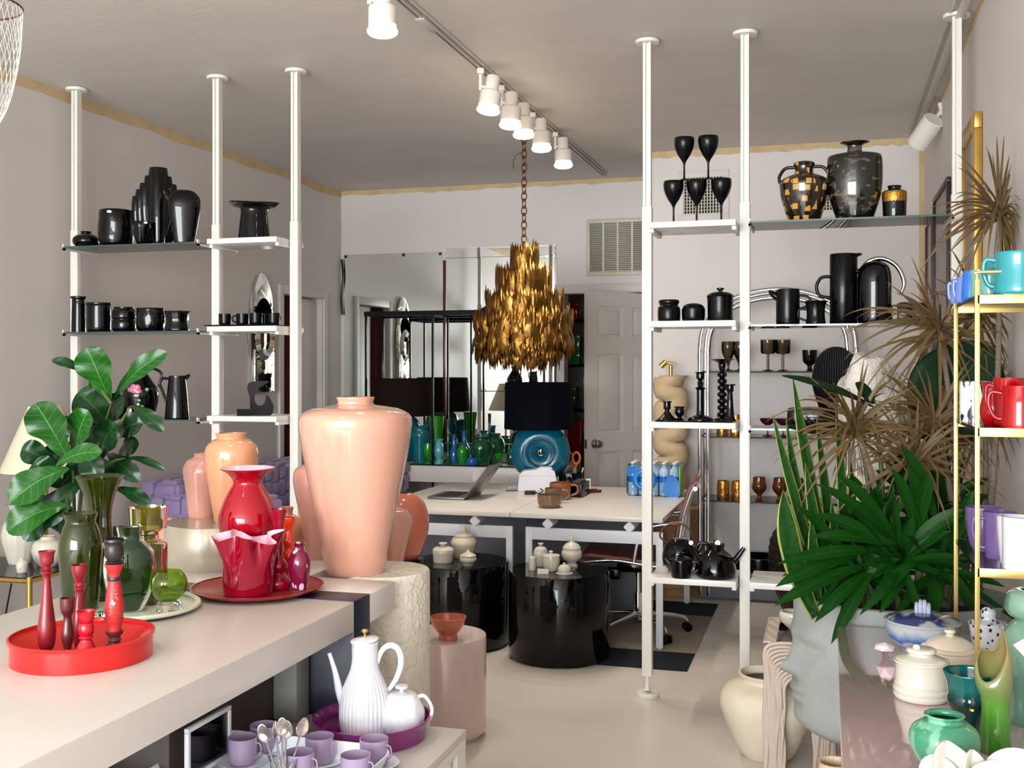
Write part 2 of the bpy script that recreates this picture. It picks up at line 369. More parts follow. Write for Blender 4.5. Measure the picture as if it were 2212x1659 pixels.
def tubeo(name, pts, r, m, parent=None, seg=10, sm=6, flat=1.0, loc=None, rz=0):
    bm = bmesh.new(); tube(bm, pts, r, seg, sm, 0, flat); return finish(name, bm, m, parent, loc, rz, angle=60)
def ext(name, poly, y0, y1, m, parent=None, bev=.002, loc=None, rz=0, sm=0):     # xz outline pushed through y
    bm = bmesh.new()
    if sm: poly = catmull(list(poly)+[poly[0]], sm)[:-1]
    A = [bm.verts.new((x, y0, z)) for x, z in poly]; B = [bm.verts.new((x, y1, z)) for x, z in poly]
    fs = [bm.faces.new(A), bm.faces.new(B[::-1])]; n = len(A)
    for i in range(n): fs.append(bm.faces.new((A[i], B[i], B[(i+1) % n], A[(i+1) % n])))
    if bev:
        es = [e for e in bm.edges if all(abs(v.co.y-y0) < 1e-6 for v in e.verts) or all(abs(v.co.y-y1) < 1e-6 for v in e.verts)]
        bmesh.ops.bevel(bm, geom=es, offset=bev, segments=2, affect='EDGES')
    return finish(name, bm, m, parent, loc, rz, angle=30)
def flute(n, amp, t0=0, t1=1, p=1):
    def f(a, t, r, z):
        q = 1 if t0 <= t <= t1 else 0
        return r*(1+q*amp*(abs(math.cos(a*n/2))**p-.5)), z
    return f
# vessel: profile in photo pixels (half width, height), k = metres per pixel
def vprof(prof, k, wall, sm, open_=True):
    P = catmull(prof, sm) if sm > 1 else list(prof)
    P = [(max(a, .3)*k, b*k) for a, b in P]; out = [(0, P[0][1])]+P
    if open_:
        w_ = wall*k; bot = P[0][1]+w_*1.5; top = P[-1][1]
        inner = [(max(a-w_, .0008), b) for a, b in P if b > bot][::-1]
        out += inner+[(inner[-1][0]*.6 if inner else .001, bot), (0, bot)]
    else: out += [(0, P[-1][1])]
    return out
def V(name, label, cat, pos, k, prof, m, wall=2.2, sm=4, open_=True, group=None, mod=None, sy=1, seg=40, E=False, rz=None, body='body'):
    bm = bmesh.new(); lathe(bm, vprof(prof, k, wall, sm, open_), seg, mod, sy)
    rz = face(pos) if rz is None else rz
    if E:
        t = thing(name, label, cat, pos, rz, group); finish(body, bm, m, t); return t
    o = finish(name, bm, m, None, pos, rz); return tag(o, label, cat, group)
def part(name, root, k, prof, m, wall=2, sm=4, open_=False, ox=0, oz=0, oy=0, mod=None, sy=1, seg=32):
    bm = bmesh.new(); lathe(bm, vprof(prof, k, wall, sm, open_), seg, mod, sy, 0, ox*k, oy*k, oz*k); return finish(name, bm, m, root)
def hdl(root, k, pts, r, m, name='handle', sm=6, y=0, flat=1.0, seg=10):
    bm = bmesh.new(); tube(bm, [((p[0])*k, (p[2] if len(p) > 2 else y)*k, p[1]*k) for p in pts], [q*k for q in r] if isinstance(r, (list, tuple)) else r*k, seg, sm, 0, flat)
    return finish(name, bm, m, root, angle=60)
def sticker(root, k, x, z, y, w=6, h=4, m='paper', name='price_sticker'):
    bm = bmesh.new(); lathe(bm, [(0, 0), (w*k, 0), (w*k, .6*k), (0, .6*k)], 16, None, h/w)
    o = finish(name, bm, m, root, (x*k, y*k, z*k)); o.rotation_euler = (R(90), 0, 0); return o
def leaf(bm, base, tip, width, nrm=(0, -1, 0), bend=(0, 0, 0), shape='fiddle', fold=.15, n=12, m=6, wave=0, mi=0):
    uvl = bm.loops.layers.uv.verify(); A, C = Vector(base), Vector(tip); B = (A+C)/2+Vector(bend); nn = Vector(nrm).normalized(); rows = []
    sh = {'fiddle': lambda t: (.04 if t < .05 else 1)*(math.sin(math.pi*min(1, t**1.55*.975+.012))**.6)*(.80+.28*t)*(1-.10*math.exp(-((t-.38)/.1)**2)),
          'oval': lambda t: math.sin(math.pi*min(1, t*.97+.015))**.7,
          'blade': lambda t: min(1, .45+t*1.4)*(1-max(0, (t-.62)/.38)**1.7)+.01,
          'strap': lambda t: min(1, .5+t*3)*(1-t**2.2)+.02}[shape]
    for i in range(n+1):
        t = i/n; P = A*(1-t)**2+B*2*t*(1-t)+C*t*t; T = ((B-A)*(1-t)+(C-B)*t).normalized()
        S = T.cross(nn); S = S.normalized() if S.length > 1e-4 else Vector((1, 0, 0)); N = S.cross(T); w_ = width/2*sh(t); row = []
        for j in range(m+1):
            q = j/m*2-1; zz = fold*abs(q)*w_+wave*w_*math.sin(t*17+q*2)*abs(q)
            row.append((bm.verts.new(P+S*q*w_+N*zz), ((q+1)/2, t)))
        rows.append(row)
    for a, b in zip(rows, rows[1:]):
        for j in range(m):
            q = [a[j], a[j+1], b[j+1], b[j]]; f = bm.faces.new([x[0] for x in q]); f.material_index = mi
            for lp, x in zip(f.loops, q): lp[uvl].uv = x[1]
def solid(o, t=.0012):
    md = o.modifiers.new('thickness', 'SOLIDIFY'); md.thickness = t; md.offset = 0; return o
def text(s, size, m, parent, loc, rot, name='lettering', ex=.0004):
    cu = bpy.data.curves.new('t', 'FONT'); cu.body = s; cu.size = size; cu.extrude = ex; cu.align_x = 'CENTER'; cu.align_y = 'CENTER'
    t = bpy.data.objects.new('t', cu); COL.objects.link(t); bpy.context.view_layer.update()
    me = bpy.data.meshes.new_from_object(t.evaluated_get(bpy.context.evaluated_depsgraph_get())); bpy.data.objects.remove(t)
    o = bpy.data.objects.new(name, me); COL.objects.link(o); me.materials.clear(); me.materials.append(M[m]); o.parent = parent; o.location = loc; o.rotation_euler = rot
    return o
def S(name, bm, m, **kw): return tag(finish(name, bm, m, **kw), kind='structure')
def sbox(name, *a, bev=0, **kw): return tag(box(name, *a, bev=bev, **kw), kind='structure')

# ---------------------------------------------------------------- the room
XL, XR, YB, YR, XC, CE, YF = -4.16, .63, 8.87, 7.88, -1.23, 3.14, -4.5
sbox('floor', XL-.2, XR+.2, YF-.2, 10.6, -.1, 0, 'floor')
sbox('ceiling', XL-.2, XR+.2, YF-.2, 10.6, CE, CE+.1, 'ceil')
bm = bmesh.new()                                   # left wall with the curtained opening
dy0, dy1, dz = 7.78, 8.5, 2.16
bx(bm, XL-.15, XL, YF-.2, dy0, 0, CE); bx(bm, XL-.15, XL, dy1, YB+.15, 0, CE); bx(bm, XL-.15, XL, dy0, dy1, dz, CE)
S('wall_left', bm, 'wall', smooth=False)
bm = bmesh.new()
ox0, ox1, oz = -2.117, -1.29, 2.19
bx(bm, XL-.15, ox0, YB, YB+.12, 0, CE); bx(bm, ox0, ox1, YB, YB+.12, oz, CE); bx(bm, ox1, XR+.1, YB, YB+.12, 0, CE)
S('wall_back', bm, 'wallb', smooth=False)
sbox('wall_back_right', XC, XR+.1, YR, YB, 0, CE, 'wallb')
sbox('wall_right', XR, XR+.15, YF-.2, YB, 0, CE, 'wall')
bm = bmesh.new()                                   # shop front: plinth, lintel, mullions
for x0, x1, z0, z1 in ((XL, XR, 0, .55), (XL, XR, 2.95, CE), (XL, -3.97, .55, 2.95), (-2.75, -2.65, .55, 2.95), (-1.45, -1.35, .55, 2.95), (-.45, -.35, .55, 2.95), (.52, XR, .55, 2.95)):
    bx(bm, x0, x1, YF, YF+.1, z0, z1)
S('wall_front', bm, 'wallb', smooth=False)
bm = bmesh.new(); bx(bm, -2.5, -.9, 10.4, 10.5, 0, CE); bx(bm, -2.62, -2.5, YB+.12, 10.5, 0, CE); bx(bm, -.9, -.8, YB+.12, 10.5, 0, CE)
S('wall_storeroom', bm, 'wall', smooth=False)
sbox('wall_closet', XL-1.0, XL-.9, dy0-.3, dy1+.3, 0, CE, 'dark')
def strip(name, P0, P1, nrm, w0, seedn):           # unpainted band with a ragged lower edge
    r = random.Random(seedn); bm = bmesh.new(); n = 70; A = []; L = (P1-P0).length; ph = r.random()*9
    for i in range(n+1):
        p = P0.lerp(P1, i/n); ww = w0*(1+.35*noise.noise(Vector((i*.35, ph, 0)))+.2*noise.noise(Vector((i*1.3, ph, 4))))
        A.append([bm.verts.new(p+nrm*e+Vector((0, 0, -q))) for e, q in ((0, 0), (.003, 0), (.003, ww), (0, ww))])
    for a, b in zip(A, A[1:]):
        for j in range(4): bm.faces.new((a[j], a[(j+1) % 4], b[(j+1) % 4], b[j]))
    bm.faces.new(A[0]); bm.faces.new(A[-1][::-1]); S(name, bm, 'tape')
strip('trim_1', Vector((XL, -1.5, CE)), Vector((XL, YB, CE)), Vector((1, 0, 0)), .058, 1)
strip('trim_2', Vector((XL, YB, CE)), Vector((XC, YB, CE)), Vector((0, -1, 0)), .04, 2)
strip('trim_3', Vector((XC, YR, CE)), Vector((XR, YR, CE)), Vector((0, -1, 0)), .045, 3)
strip('trim_4', Vector((XR, 2.5, CE)), Vector((XR, YR, CE)), Vector((-1, 0, 0)), .03, 4)
sbox('trim_5', XR-.035, XR, YR-.004, YR, 1.2, CE-.02, 'tape')
sbox('baseboard_back', XC, XR, YR-.015, YR, 0, .1, 'greym')
# door frames
bm = bmesh.new()
for y0, y1, z0, z1 in ((dy0-.07, dy0, 0, dz+.07), (dy1, dy1+.07, 0, dz+.07), (dy0, dy1, dz, dz+.07)): bx(bm, XL, XL+.02, y0, y1, z0, z1, .003)
bx(bm, XL-.15, XL, dy0-.01, dy0+.01, 0, dz); bx(bm, XL-.15, XL, dy1-.01, dy1+.01, 0, dz)
S('trim_6', bm, 'wallb')
bm = bmesh.new()
for x0, x1, z0, z1 in ((ox0-.08, ox0, 0, oz+.08), (ox1, XC, 0, oz+.08), (ox0, ox1, oz, oz+.08)): bx(bm, x0, x1, YB-.02, YB, z0, z1, .003)
S('trim_7', bm, 'door')
# dark red curtain in the left opening and the pale leaf beside it
bm = bmesh.new(); n = 40
for i in range(n):
    y0 = dy0+.02+(.30)*i/n; y1 = dy0+.02+.30*(i+1)/n; a0, a1 = .02*math.sin(i*1.1), .02*math.sin((i+1)*1.1)
    v = [bm.verts.new(p) for p in ((XL-.06+a0, y0, .02), (XL-.06+a1, y1, .02), (XL-.06+a1, y1, dz-.01), (XL-.06+a0, y0, dz-.01))]; bm.faces.new(v)
bmesh.ops.remove_doubles(bm, verts=bm.verts[:], dist=1e-5)
o = finish('door_curtain', bm, 'reddoor'); solid(o, .006); tag(o, 'dark red curtain hanging in the doorway of the left wall', 'curtain')
t = tag(thing('door_1', None, None, (XL-.07, dy1-.01, 0)), kind='structure')
box('door_panel', -.02, .02, -.40, 0, .01, dz-.01, 'door', t)
# six panel door standing open
hx, hy, fx, fy = -1.28, YB-.03, -1.79, 8.20
t = tag(thing('door_2', None, None, (hx, hy, 0), math.atan2(fy-hy, fx-hx)), kind='structure'); Wd = math.hypot(fx-hx, fy-hy)
bm = bmesh.new(); T = .02; zt = 2.165
rows = ((.22, .92), (1.06, 1.68), (1.80, 2.05)); cols = ((.10, Wd/2-.05), (Wd/2+.05, Wd-.10))
# the leaf from stiles and rails so the panels sit recessed
for x0, x1 in ((0, .10), (Wd/2-.05, Wd/2+.05), (Wd-.10, Wd)): bx(bm, x0, x1, -T, T, .01, zt)
for z0, z1 in ((.01, .22), (.92, 1.06), (1.68, 1.80), (2.05, zt)):
    for x0, x1 in cols: bx(bm, x0, x1, -T, T, z0, z1)
finish('door_frame', bm, 'door', t, smooth=False)
for x0, x1 in cols:
    for z0, z1 in rows:
        bm = bmesh.new(); bx(bm, x0, x1, -T+.012, T-.012, z0, z1); bx(bm, x0+.03, x1-.03, -T+.004, T-.004, z0+.03, z1-.03, .006); finish('door_panel', bm, 'door', t)
for sg in (-1, 1):
    bm = bmesh.new(); lathe(bm, catmull([(.001, 0), (.032, .001), (.032, .006), (.012, .01), (.011, .03), (.026, .042), (.03, .055), (.022, .068), (.001, .07)], 3), 24)
    o = finish('door_knob', bm, 'knob', t, (Wd-.07, sg*T, .985)); o.rotation_euler = (R(90)*sg*1.0, 0, 0) if sg < 0 else (R(-90), 0, 0)
box('latch_plate', Wd-.002, Wd+.002, -.012, .012, .95, 1.02, 'knob', t, bev=0)
# louvred return vent above the door, two grilles on the right wall piece
t = thing('wall_vent', 'large cream louvred air vent above the open white door', 'vent', (-1.665, YB, 2.57))
bm = bmesh.new()
for x0, x1, z0, z1 in ((-.265, .265, .2, .235), (-.265, .265, -.235, -.2), (-.265, -.235, -.2, .2), (.235, .265, -.2, .2)): bx(bm, x0, x1, -.018, 0, z0, z1, .003)
finish('frame', bm, 'vent', t)
box('backing', -.235, .235, -.004, -.001, -.2, .2, 'greyp', t, bev=0)
bm = bmesh.new()
for x in (-.12, 0, .12): bx(bm, x-.008, x+.008, -.02, -.004, -.2, .2)
finish('mullions', bm, 'vent', t, smooth=False)
bm = bmesh.new()
for i in range(26):
    z = -.195+i*.0152; v = [bm.verts.new(p) for p in ((-.235, -.016, z-.003), (.235, -.016, z-.003), (.235, -.005, z+.009), (-.235, -.005, z+.009))]; bm.faces.new(v)
solid(finish('slats', bm, 'vent', t), .0015)['kind'] = 'stuff'
def grille(px0, px1, py0, py1, label):
    a, k = at_Y(px0, YR, 0); b, _ = at_Y(px1, YR, 0); z1 = H-(py0-HY)*k; z0 = H-(py1-HY)*k; W_ = (b.x-a.x)/2; Hh = (z1-z0)/2
    t = thing('wall_grille', label, 'vent', ((a.x+b.x)/2, YR, (z0+z1)/2))
    bm = bmesh.new(); e = .05
    for x0, x1, q0, q1 in ((-W_-e, W_+e, Hh, Hh+e), (-W_-e, W_+e, -Hh-e, -Hh), (-W_-e, -W_, -Hh, Hh), (W_, W_+e, -Hh, Hh)): bx(bm, x0, x1, -.012, 0, q0, q1, .002)
    finish('frame', bm, 'wallb', t); box('backing', -W_, W_, -.003, -.001, -Hh, Hh, 'dark', t, bev=0)
    bm = bmesh.new(); n = 13
    for i in range(n+1): x = -W_+2*W_*i/n; bx(bm, x-.004, x+.004, -.012, -.006, -Hh, Hh)
    for i in range(12): z = -Hh+2*Hh*i/11; bx(bm, -W_, W_, -.008, -.004, z-.002, z+.002)
    finish('bars', bm, 'vent', t, smooth=False)
grille(1478, 1560, 385, 463, 'square white grille on the back wall, seen behind the black goblets')
grille(1766, 1850, 385, 455, 'square white grille on the back wall, mostly hidden behind the two big dark vases')
# storeroom shelving glimpsed through the door gap
t = thing('storage_shelf', 'black storage rack in the dim room beyond the open door', 'shelf', (-1.98, 9.6, 0))
for x in (-.42, .62):
    for y in (-.2, .2): box('post', x-.015, x+.015, y-.015, y+.015, 0, 2.3, 'blackm', t)
for z in (.35, .8, 1.2, 1.6, 2.0): box('shelf_board', -.42, .62, -.2, .2, z-.02, z, 'blackm', t)
bxs = [(-.27, 2.0, .22, .15, 'redmug', 'red storage box, topmost on the storeroom rack'), (.02, 2.0, .2, .10, 'emerald', 'dark green box on the top board of the storeroom rack'),
       (-.26, 1.6, .24, .26, 'kelly', 'green bin on the storeroom rack under the red box'), (.05, 1.6, .25, .2, 'woodt', 'tan carton on the storeroom rack'),
       (-.28, 1.2, .2, .2, 'emerald', 'dark green carton beside a white one in the storeroom'), (.0, 1.2, .2, .28, 'plast', 'white carton in the storeroom'),
       (-.25, .8, .26, .3, 'redmug', 'large red carton low on the storeroom rack'), (.05, .8, .2, .2, 'orangemug', 'brown carton beside the large red carton in the storeroom')]
for x, z, w_, h_, m_, lb in bxs:
    tt = thing('storage_box', lb, 'box', (-1.98+x, 9.56, z)); box('body', -w_/2, w_/2, -.12, .12, 0, h_*.8, m_, tt, .004); box('lid', -w_/2-.005, w_/2+.005, -.125, .125, h_*.8, h_, m_, tt, .004)
# mirrors on the back wall
def mirror(x0, x1, z0, z1, label, frame):
    t = thing('wall_mirror', label, 'mirror', ((x0+x1)/2, YB, (z0+z1)/2)); W_, Hh = (x1-x0)/2, (z1-z0)/2
    box('mirror_pane', -W_, W_, -.01, -.002, -Hh, Hh, 'mirror', t, bev=0)
    if frame:
        for a in ((-W_, W_, Hh-.09, Hh), (-W_, W_, -Hh, -Hh+.09), (W_-.1, W_, -Hh+.09, Hh-.09)):
            bm = bmesh.new(); v = bx(bm, a[0], a[1], -.022, -.010, a[2], a[3], .008, seg=1); finish('mirror_strip', bm, 'mirror', t, smooth=False)
        box('seam_batten', -W_-.012, -W_+.012, -.02, -.002, -Hh, Hh-.1, 'brownwood', t)
    else:
        for x in (-.45, .1, .44):
            box('clip', x-.012, x+.012, -.014, -.002, Hh-.03, Hh-.005, 'key', t, bev=0)
mirror(-4.13, -3.19, .84, 2.575, 'plain wall mirror left of the batten, with black clips along its top', False)
mirror(-3.18, -2.19, .84, 2.60, 'wall mirror edged with narrow mirror strips, behind the brass chandelier', True)
p, k = at_Y(738, YB-.03, 2.55); z = lambda y: H-(y-HY)*k
t = tag(tubeo('hanging_cable', [(p.x, p.y, z(560)), (p.x+.012, p.y, z(600)), (p.x-.004, p.y, z(640)), (p.x+.006, p.y, z(680))], .008, 'blackm'), 'black cord with a socket dangling at the left end of the mirror', 'cord')
# ---------------------------------------------------------------- pole shelving
def shelving(label, px, wb, gb, zw, zg, lastw=None):
    t = thing('pole_shelving', label, 'shelving'); Yp = 5.18
    for x in px:
        bm = bmesh.new(); a = .017
        for sx in (-1, 1): bx(bm, x+sx*.0128-.0068, x+sx*.0128+.0068, Yp-.02, Yp+.02, .10, CE-.012, .002)
        bx(bm, x-.008, x+.008, Yp-.008, Yp+.018, .10, CE-.012)
        p = finish('pole', bm, 'pole', t, smooth=False)
        box('sleeve', x-.0235, x+.0235, Yp-.0235, Yp+.0235, .10, 2.34, 'pole', t, .003)
        bm = bmesh.new(); lathe(bm, [(0, CE-.018), (.055, CE-.018), (.058, CE-.012), (.058, CE-.003), (0, CE-.003)], 32, ox=x, oy=Yp); finish('ceiling_disc', bm, 'pole', t)
        bm = bmesh.new(); lathe(bm, [(0, 0), (.052, 0), (.054, .004), (.054, .018), (.05, .022), (0, .022)], 32, ox=x, oy=Yp); lathe(bm, [(0, .022), (.018, .03), (.01, .05), (.012, .1), (0, .1)], 16, ox=x, oy=Yp)
        finish('foot', bm, 'pole', t)
    xa, xb = wb
    for z in zw:
        s = box('shelf_board', xa+.03, xb-.03, Yp-.155, Yp+.15, z-.028, z, 'whitel', t, .002)
        for x0, x1 in ((xa+.03, xa+.05), (xb-.05, xb-.03)): box('bracket', x0, x1, Yp-.13, Yp+.13, z-.045, z-.028, 'pole', s, .001)
    xa, xb = gb
    for z in zg:
        g = bmesh.new(); bx(g, xa+.03, xb-.03, Yp-.15, Yp+.15, z-.008, z, 0)
        for f in g.faces:
            f.material_index = 0 if abs(f.normal.z) > .5 else 1
        g.normal_update()
        for f in g.faces: f.material_index = 0 if abs(f.normal.z) > .5 else 1
        s = finish('glass_shelf', g, ['glass', 'glassedge'], t, smooth=False)
        for x in (xa+.03, xb-.03):
            bm = bmesh.new(); bx(bm, x-.004, x+.004, Yp-.15, Yp-.13, z-.02, z+.012); bx(bm, x-.004, x+.004, Yp-.15, Yp+.15, z-.02, z-.009); finish('bracket', bm, 'pole', s, smooth=False)
    if lastw:
        s = box('shelf_board', gb[0]+.03, gb[1]-.03, Yp-.155, Yp+.15, lastw-.028, lastw, 'whitel', t, .002)
        for x0, x1 in ((gb[0]+.03, gb[0]+.05), (gb[1]-.05, gb[1]-.03)): box('bracket', x0, x1, Yp-.13, Yp+.13, lastw-.045, lastw-.028, 'pole', s, .001)
    return t
ZW, ZG = (2.247, 1.788, 1.32), (2.235, 1.767, 1.297)
shelving('white floor-to-ceiling pole shelving by the left wall', (-4.05, -3.155, -2.69), (-3.155, -2.69), (-4.05, -3.155), ZW, ZG)
shelving('white floor-to-ceiling pole shelving on the right, holding goblets and teapots', (-.83, -.372, .547), (-.83, -.372), (-.372, .547), ZW+(.60,), ZG, .60)

# ---------------------------------------------------------------- black wares, left unit
k = at_Y(300, 5.15, 0)[1]
LY, SL, SM = 5.15, 'on the left unit', ''
def L(px, z, Y=LY): return at_Y(px, Y, z)
p, k = L(186, ZG[0]); V('bud_vase', 'small squat black vase at the left end of the top glass shelf', 'vase', p, k, [(13, 0), (24, 6), (28, 15), (25, 24), (14, 31), (10, 32), (12, 36)], 'black')
p, k = L(251, ZG[0]); t = V('cylinder_vase', 'black barrel vase with a carved swirl and a white price sticker', 'vase', p, k, [(29, 0), (33, 4), (37, 25), (37, 68), (35, 78), (32, 80)], 'black', E=True, mod=lambda a, t, r, z: (r*(1+.025*math.sin(3*a+z*45)*(1 if .1 < t < .5 else 0)), z))
sticker(t, k, -14, 72, -36, 5, 3)
p, k = L(342, ZG[0], 5.2)
bm = bmesh.new()                                    # stepped fan vase: lobes rising side by side
for x, h, w_, yy in ((0, 170, 20, 0), (-14, 152, 15, 2), (14, 152, 15, 2), (-26, 136, 13, 3), (26, 136, 13, 3), (-36, 122, 11, 4), (36, 122, 11, 4), (-45, 108, 9, 5), (45, 108, 9, 5), (0, 150, 17, -12), (-11, 130, 11, -10), (11, 130, 11, -10)):
    tube(bm, [(x*.25*k, yy*k, 0), (x*.55*k, yy*k*1.1, 20*k), (x*.95*k, yy*k*1.2, h*.42*k), (x*k, yy*k, h*.8*k), (x*.98*k, yy*k, h*k)], [w_*.75*k, w_*.85*k, w_*1.0*k, w_*1.12*k, w_*.95*k], 14, 5)
tag(finish('fan_vase', bm, 'black', None, p, face(p)), 'tall stepped black fan vase with vertical lobes', 'vase')
p, k = L(306, ZG[0], 5.08); t = V('small_vase', 'small ribbed black vase in front of the stepped fan vase', 'vase', p, k, [(9, 0), (12, 8), (16, 25), (19, 40), (18, 50)], 'black', E=True, mod=flute(10, .05)); sticker(t, k, 8, 46, -18, 4, 2.5)
p, k = L(398, ZG[0], 5.1); V('ovoid_vase', 'tall smooth flattened black ovoid vase beside the stepped one', 'vase', p, k, [(20, 0), (22, 6), (29, 45), (34, 78), (33, 98), (22, 112), (12, 116)], 'black', sy=.5, open_=False)
p, k = L(549, ZW[0], 5.12); V('top_hat_vase', 'black vase shaped like an upturned top hat', 'vase', p, k, [(36, 0), (35, 4), (32, 30), (29, 56), (31, 66), (44, 70), (54, 75), (53, 77), (40, 73), (29, 71)], 'black', wall=2, sm=3, mod=lambda a, t, r, z: (r, z+(.006*math.cos(2*a) if .3 < t < .7 and z > 66*k else 0)))
specs = [(170, [(14, 0), (15, 2), (14, 60), (14, 72), (17, 74), (17, 78)], 'slim_cylinder_vase', 'slim black cylinder vase, leftmost on the middle glass shelf', None, 'black'),
         (214, [(20, 0), (25, 6), (25, 55), (25, 58), (27, 60), (27, 64)], 'planter', 'black straight planter with a rolled rim beside the slim cylinder', None, 'black'),
         (268, [(19, 0), (24, 5), (25, 20), (23, 27), (25, 32), (24, 45), (21, 50), (21, 54)], 'jar', 'black waisted jar in the middle of the middle glass shelf', None, 'black'),
         (326, [(22, 0), (28, 6), (30, 30), (29, 46), (30, 51)], 'planter', 'round black planter with slanting ribs', lambda a, t, r, z: (r*(1+.025*math.sin(10*a+z*60)), z), 'black'),
         (383, [(24, 0), (26, 4), (23, 22), (25, 38), (27, 44)], 'votive', 'short waisted black glass with vertical flutes, rightmost on the middle glass shelf', flute(9, .07), 'black')]
for cx, pr, nm, lb, md, m_ in specs:
    p, k = L(cx, ZG[1]); V(nm, lb, 'planter' if nm == 'planter' else 'vase', p, k, pr, m_, mod=md)
p, k = L(538, ZW[1], 5.16); t = thing('serving_tray', 'flat black tray under the small black cups', 'tray', p, 0)
bm = bmesh.new(); bx(bm, -.185, .185, -.12, .12, 0, .006, .003); bx(bm, -.195, .195, -.13, .13, .004, .008, .002); finish('tray_plate', bm, 'blackm', t)
def cup(pos, k, hw, h, m_, label, group, rz, nm='cup', hr=7, cat='cup'):
    t = V(nm, label, cat, pos, k, [(hw*.8, 0), (hw*.92, 2), (hw*.98, h*.3), (hw, h)], m_, wall=1.2, sm=3, E=True, group=group, rz=rz)
    hdl(t, k, [(hw*.95, h*.82), (hw+hr, h*.78), (hw+hr*1.15, h*.45), (hw*.95, h*.2)], 1.7, m_); return t
zc = ZW[1]+.008
for i, (cx, Y, a, lb) in enumerate(((486, 5.12, 80, 'leftmost small black cup on the black tray'), (524, 5.14, 190, 'small black cup on the tray with its handle to the left'), (553, 5.10, 100, 'small black cup in the middle of the row on the tray'),
                               (572, 5.2, 60, 'small black cup set back behind the row on the tray'), (591, 5.12, 80, 'rightmost small black cup on the tray'))):
    p, k = L(cx, zc, Y); c = cup(p, k, 13.5, 25, 'blackm', lb, 'small black cups on the tray', R(a)) if i == 0 else dup(c, p, R(a), lb)
p, k = L(383, ZG[2]); t = V('pitcher', 'plain tapered black pitcher on the lowest glass shelf', 'pitcher', p, k, [(25, 0), (26, 3), (22, 50), (18, 88), (18, 92)], 'black', E=True)
hdl(t, k, [(-18, 86), (-30, 86), (-36, 76), (-30, 58), (-22, 36)], 3, 'black'); hdl(t, k, [(12, 84), (20, 90), (26, 94)], [7, 4.5, 2.5], 'black', 'spout')
p, k = L(303, ZG[2]); t = V('painted_ewer', 'black ewer painted with a pink rose and pale leaves', 'pitcher', p, k, [(26, 0), (30, 5), (38, 40), (36, 62), (20, 88), (14, 100), (20, 114), (20, 116)], 'black', E=True)
hdl(t, k, [(14, 108), (34, 104), (44, 92), (38, 66)], 3, 'black')
def blob(name, root, k, spots_, y0, m_, r):
    bm = bmesh.new()
    for x, z, a in spots_: lathe(bm, [(0, 0), (a*k, .2*k), (a*.8*k, .9*k), (0, 1.2*k)], 12, None, 1, 0, x*k, -z*k, 0)
    o = finish(name, bm, m_, root, (0, y0*k, 0)); o.rotation_euler = (R(90), 0, 0)
    for v in o.data.vertices: v.co.z += math.sqrt(max(0, (r*k)**2-v.co.x**2))-r*k
    return o
blob('painted_rose', t, k, [(-12, -60, 9), (-6, -66, 7), (-4, -56, 8), (-14, -68, 6), (-20, -62, 6)], -37, mat('painted_pink', (190, 96, 126), .3, coat=.4), 38)
blob('painted_bud', t, k, [(-22, -18, 5)], -37, M['palepink'], 38)
blob('painted_leaves', t, k, [(6, -46, 5), (12, -52, 4), (14, -62, 4), (-2, -40, 4), (-4, -30, 3.5), (4, -26, 3), (-12, -22, 3)], -37, mat('painted_sage', (140, 168, 140), .3, coat=.4), 38)
p, k = L(255, ZG[2], 5.1); c = cup(p, k, 15, 18, 'black', 'small black cup half hidden by the fig leaves on the lowest glass shelf', None, face(p)+R(180), hr=10)
p, k = L(552, ZW[2], 5.12)
t = thing('abstract_sculpture', 'black abstract sculpture with a hook, alone on the lowest white shelf', 'sculpture', p, face(p))
ext('body', [(x*k, z*k) for x, z in ((-12, 0), (30, 0), (37, 12), (37, 24), (30, 38), (25, 44), (21, 42), (22, 30), (14, 20), (2, 22), (-2, 38), (2, 56), (26, 70), (26, 74), (4, 74), (-12, 72), (-17, 64), (-17, 56), (-12, 36))], -.03, .03, 'blackm', t, .004, sm=3)
ext('foot_block', [(x*k, z*k) for x, z in ((-39, 0), (-10, 0), (-8, 14), (-39, 15))], -.04, .04, 'blackm', t, .004)

# ---------------------------------------------------------------- black wares, right unit
RYw, RYg = 5.12, 5.16
p, k = at_Y(1455, RYw, ZW[0])
gob = [(11, 0), (11, 1), (3, 5), (2.2, 10), (2.2, 32), (5, 42), (13, 54), (20, 70), (22, 84), (21, 92)]
g0 = V('goblet', 'black goblet, left one of the three in the bottom row', 'goblet', p, k, gob, 'blackm', wall=1.2, E=True, group='black stacked goblets')
for cx, lv, lb in ((1505, 0, 'black goblet, middle one of the three in the bottom row'), (1558, 0, 'black goblet, right one of the three in the bottom row'), (1478, 1, 'black goblet balanced on top at the left'), (1530, 1, 'black goblet balanced on top at the right')):
    q, _ = at_Y(cx, RYw, ZW[0]+lv*92.5*k); dup(g0, q, face(q), lb)
p, k = at_Y(1445, 5.12, ZW[1]); V('pot', 'small black pot with a thick rolled rim on the middle white shelf', 'pot', p, k, [(19, 0), (24, 4), (24, 28), (20, 34), (20, 37), (22, 40), (22, 45), (20, 47)], 'blackm')
p, k = at_Y(1498, 5.12, ZW[1]); t = V('sugar_bowl', 'low black bowl with a domed lid between the pot and the canister', 'bowl', p, k, [(18, 0), (24, 4), (25, 26), (24, 27)], 'blackm', E=True)
part('lid', t, k, [(24, 0), (20, 8), (8, 12), (6, 10), (0, 10)], 'blackm', oz=27)
p, k = at_Y(1556, 5.12, ZW[1]); t = V('canister', 'black lidded canister with a round knob, rightmost on the middle white shelf', 'canister', p, k, [(28, 0), (29, 3), (27, 6), (28, 50), (29, 52)], 'blackm', E=True, sm=2)
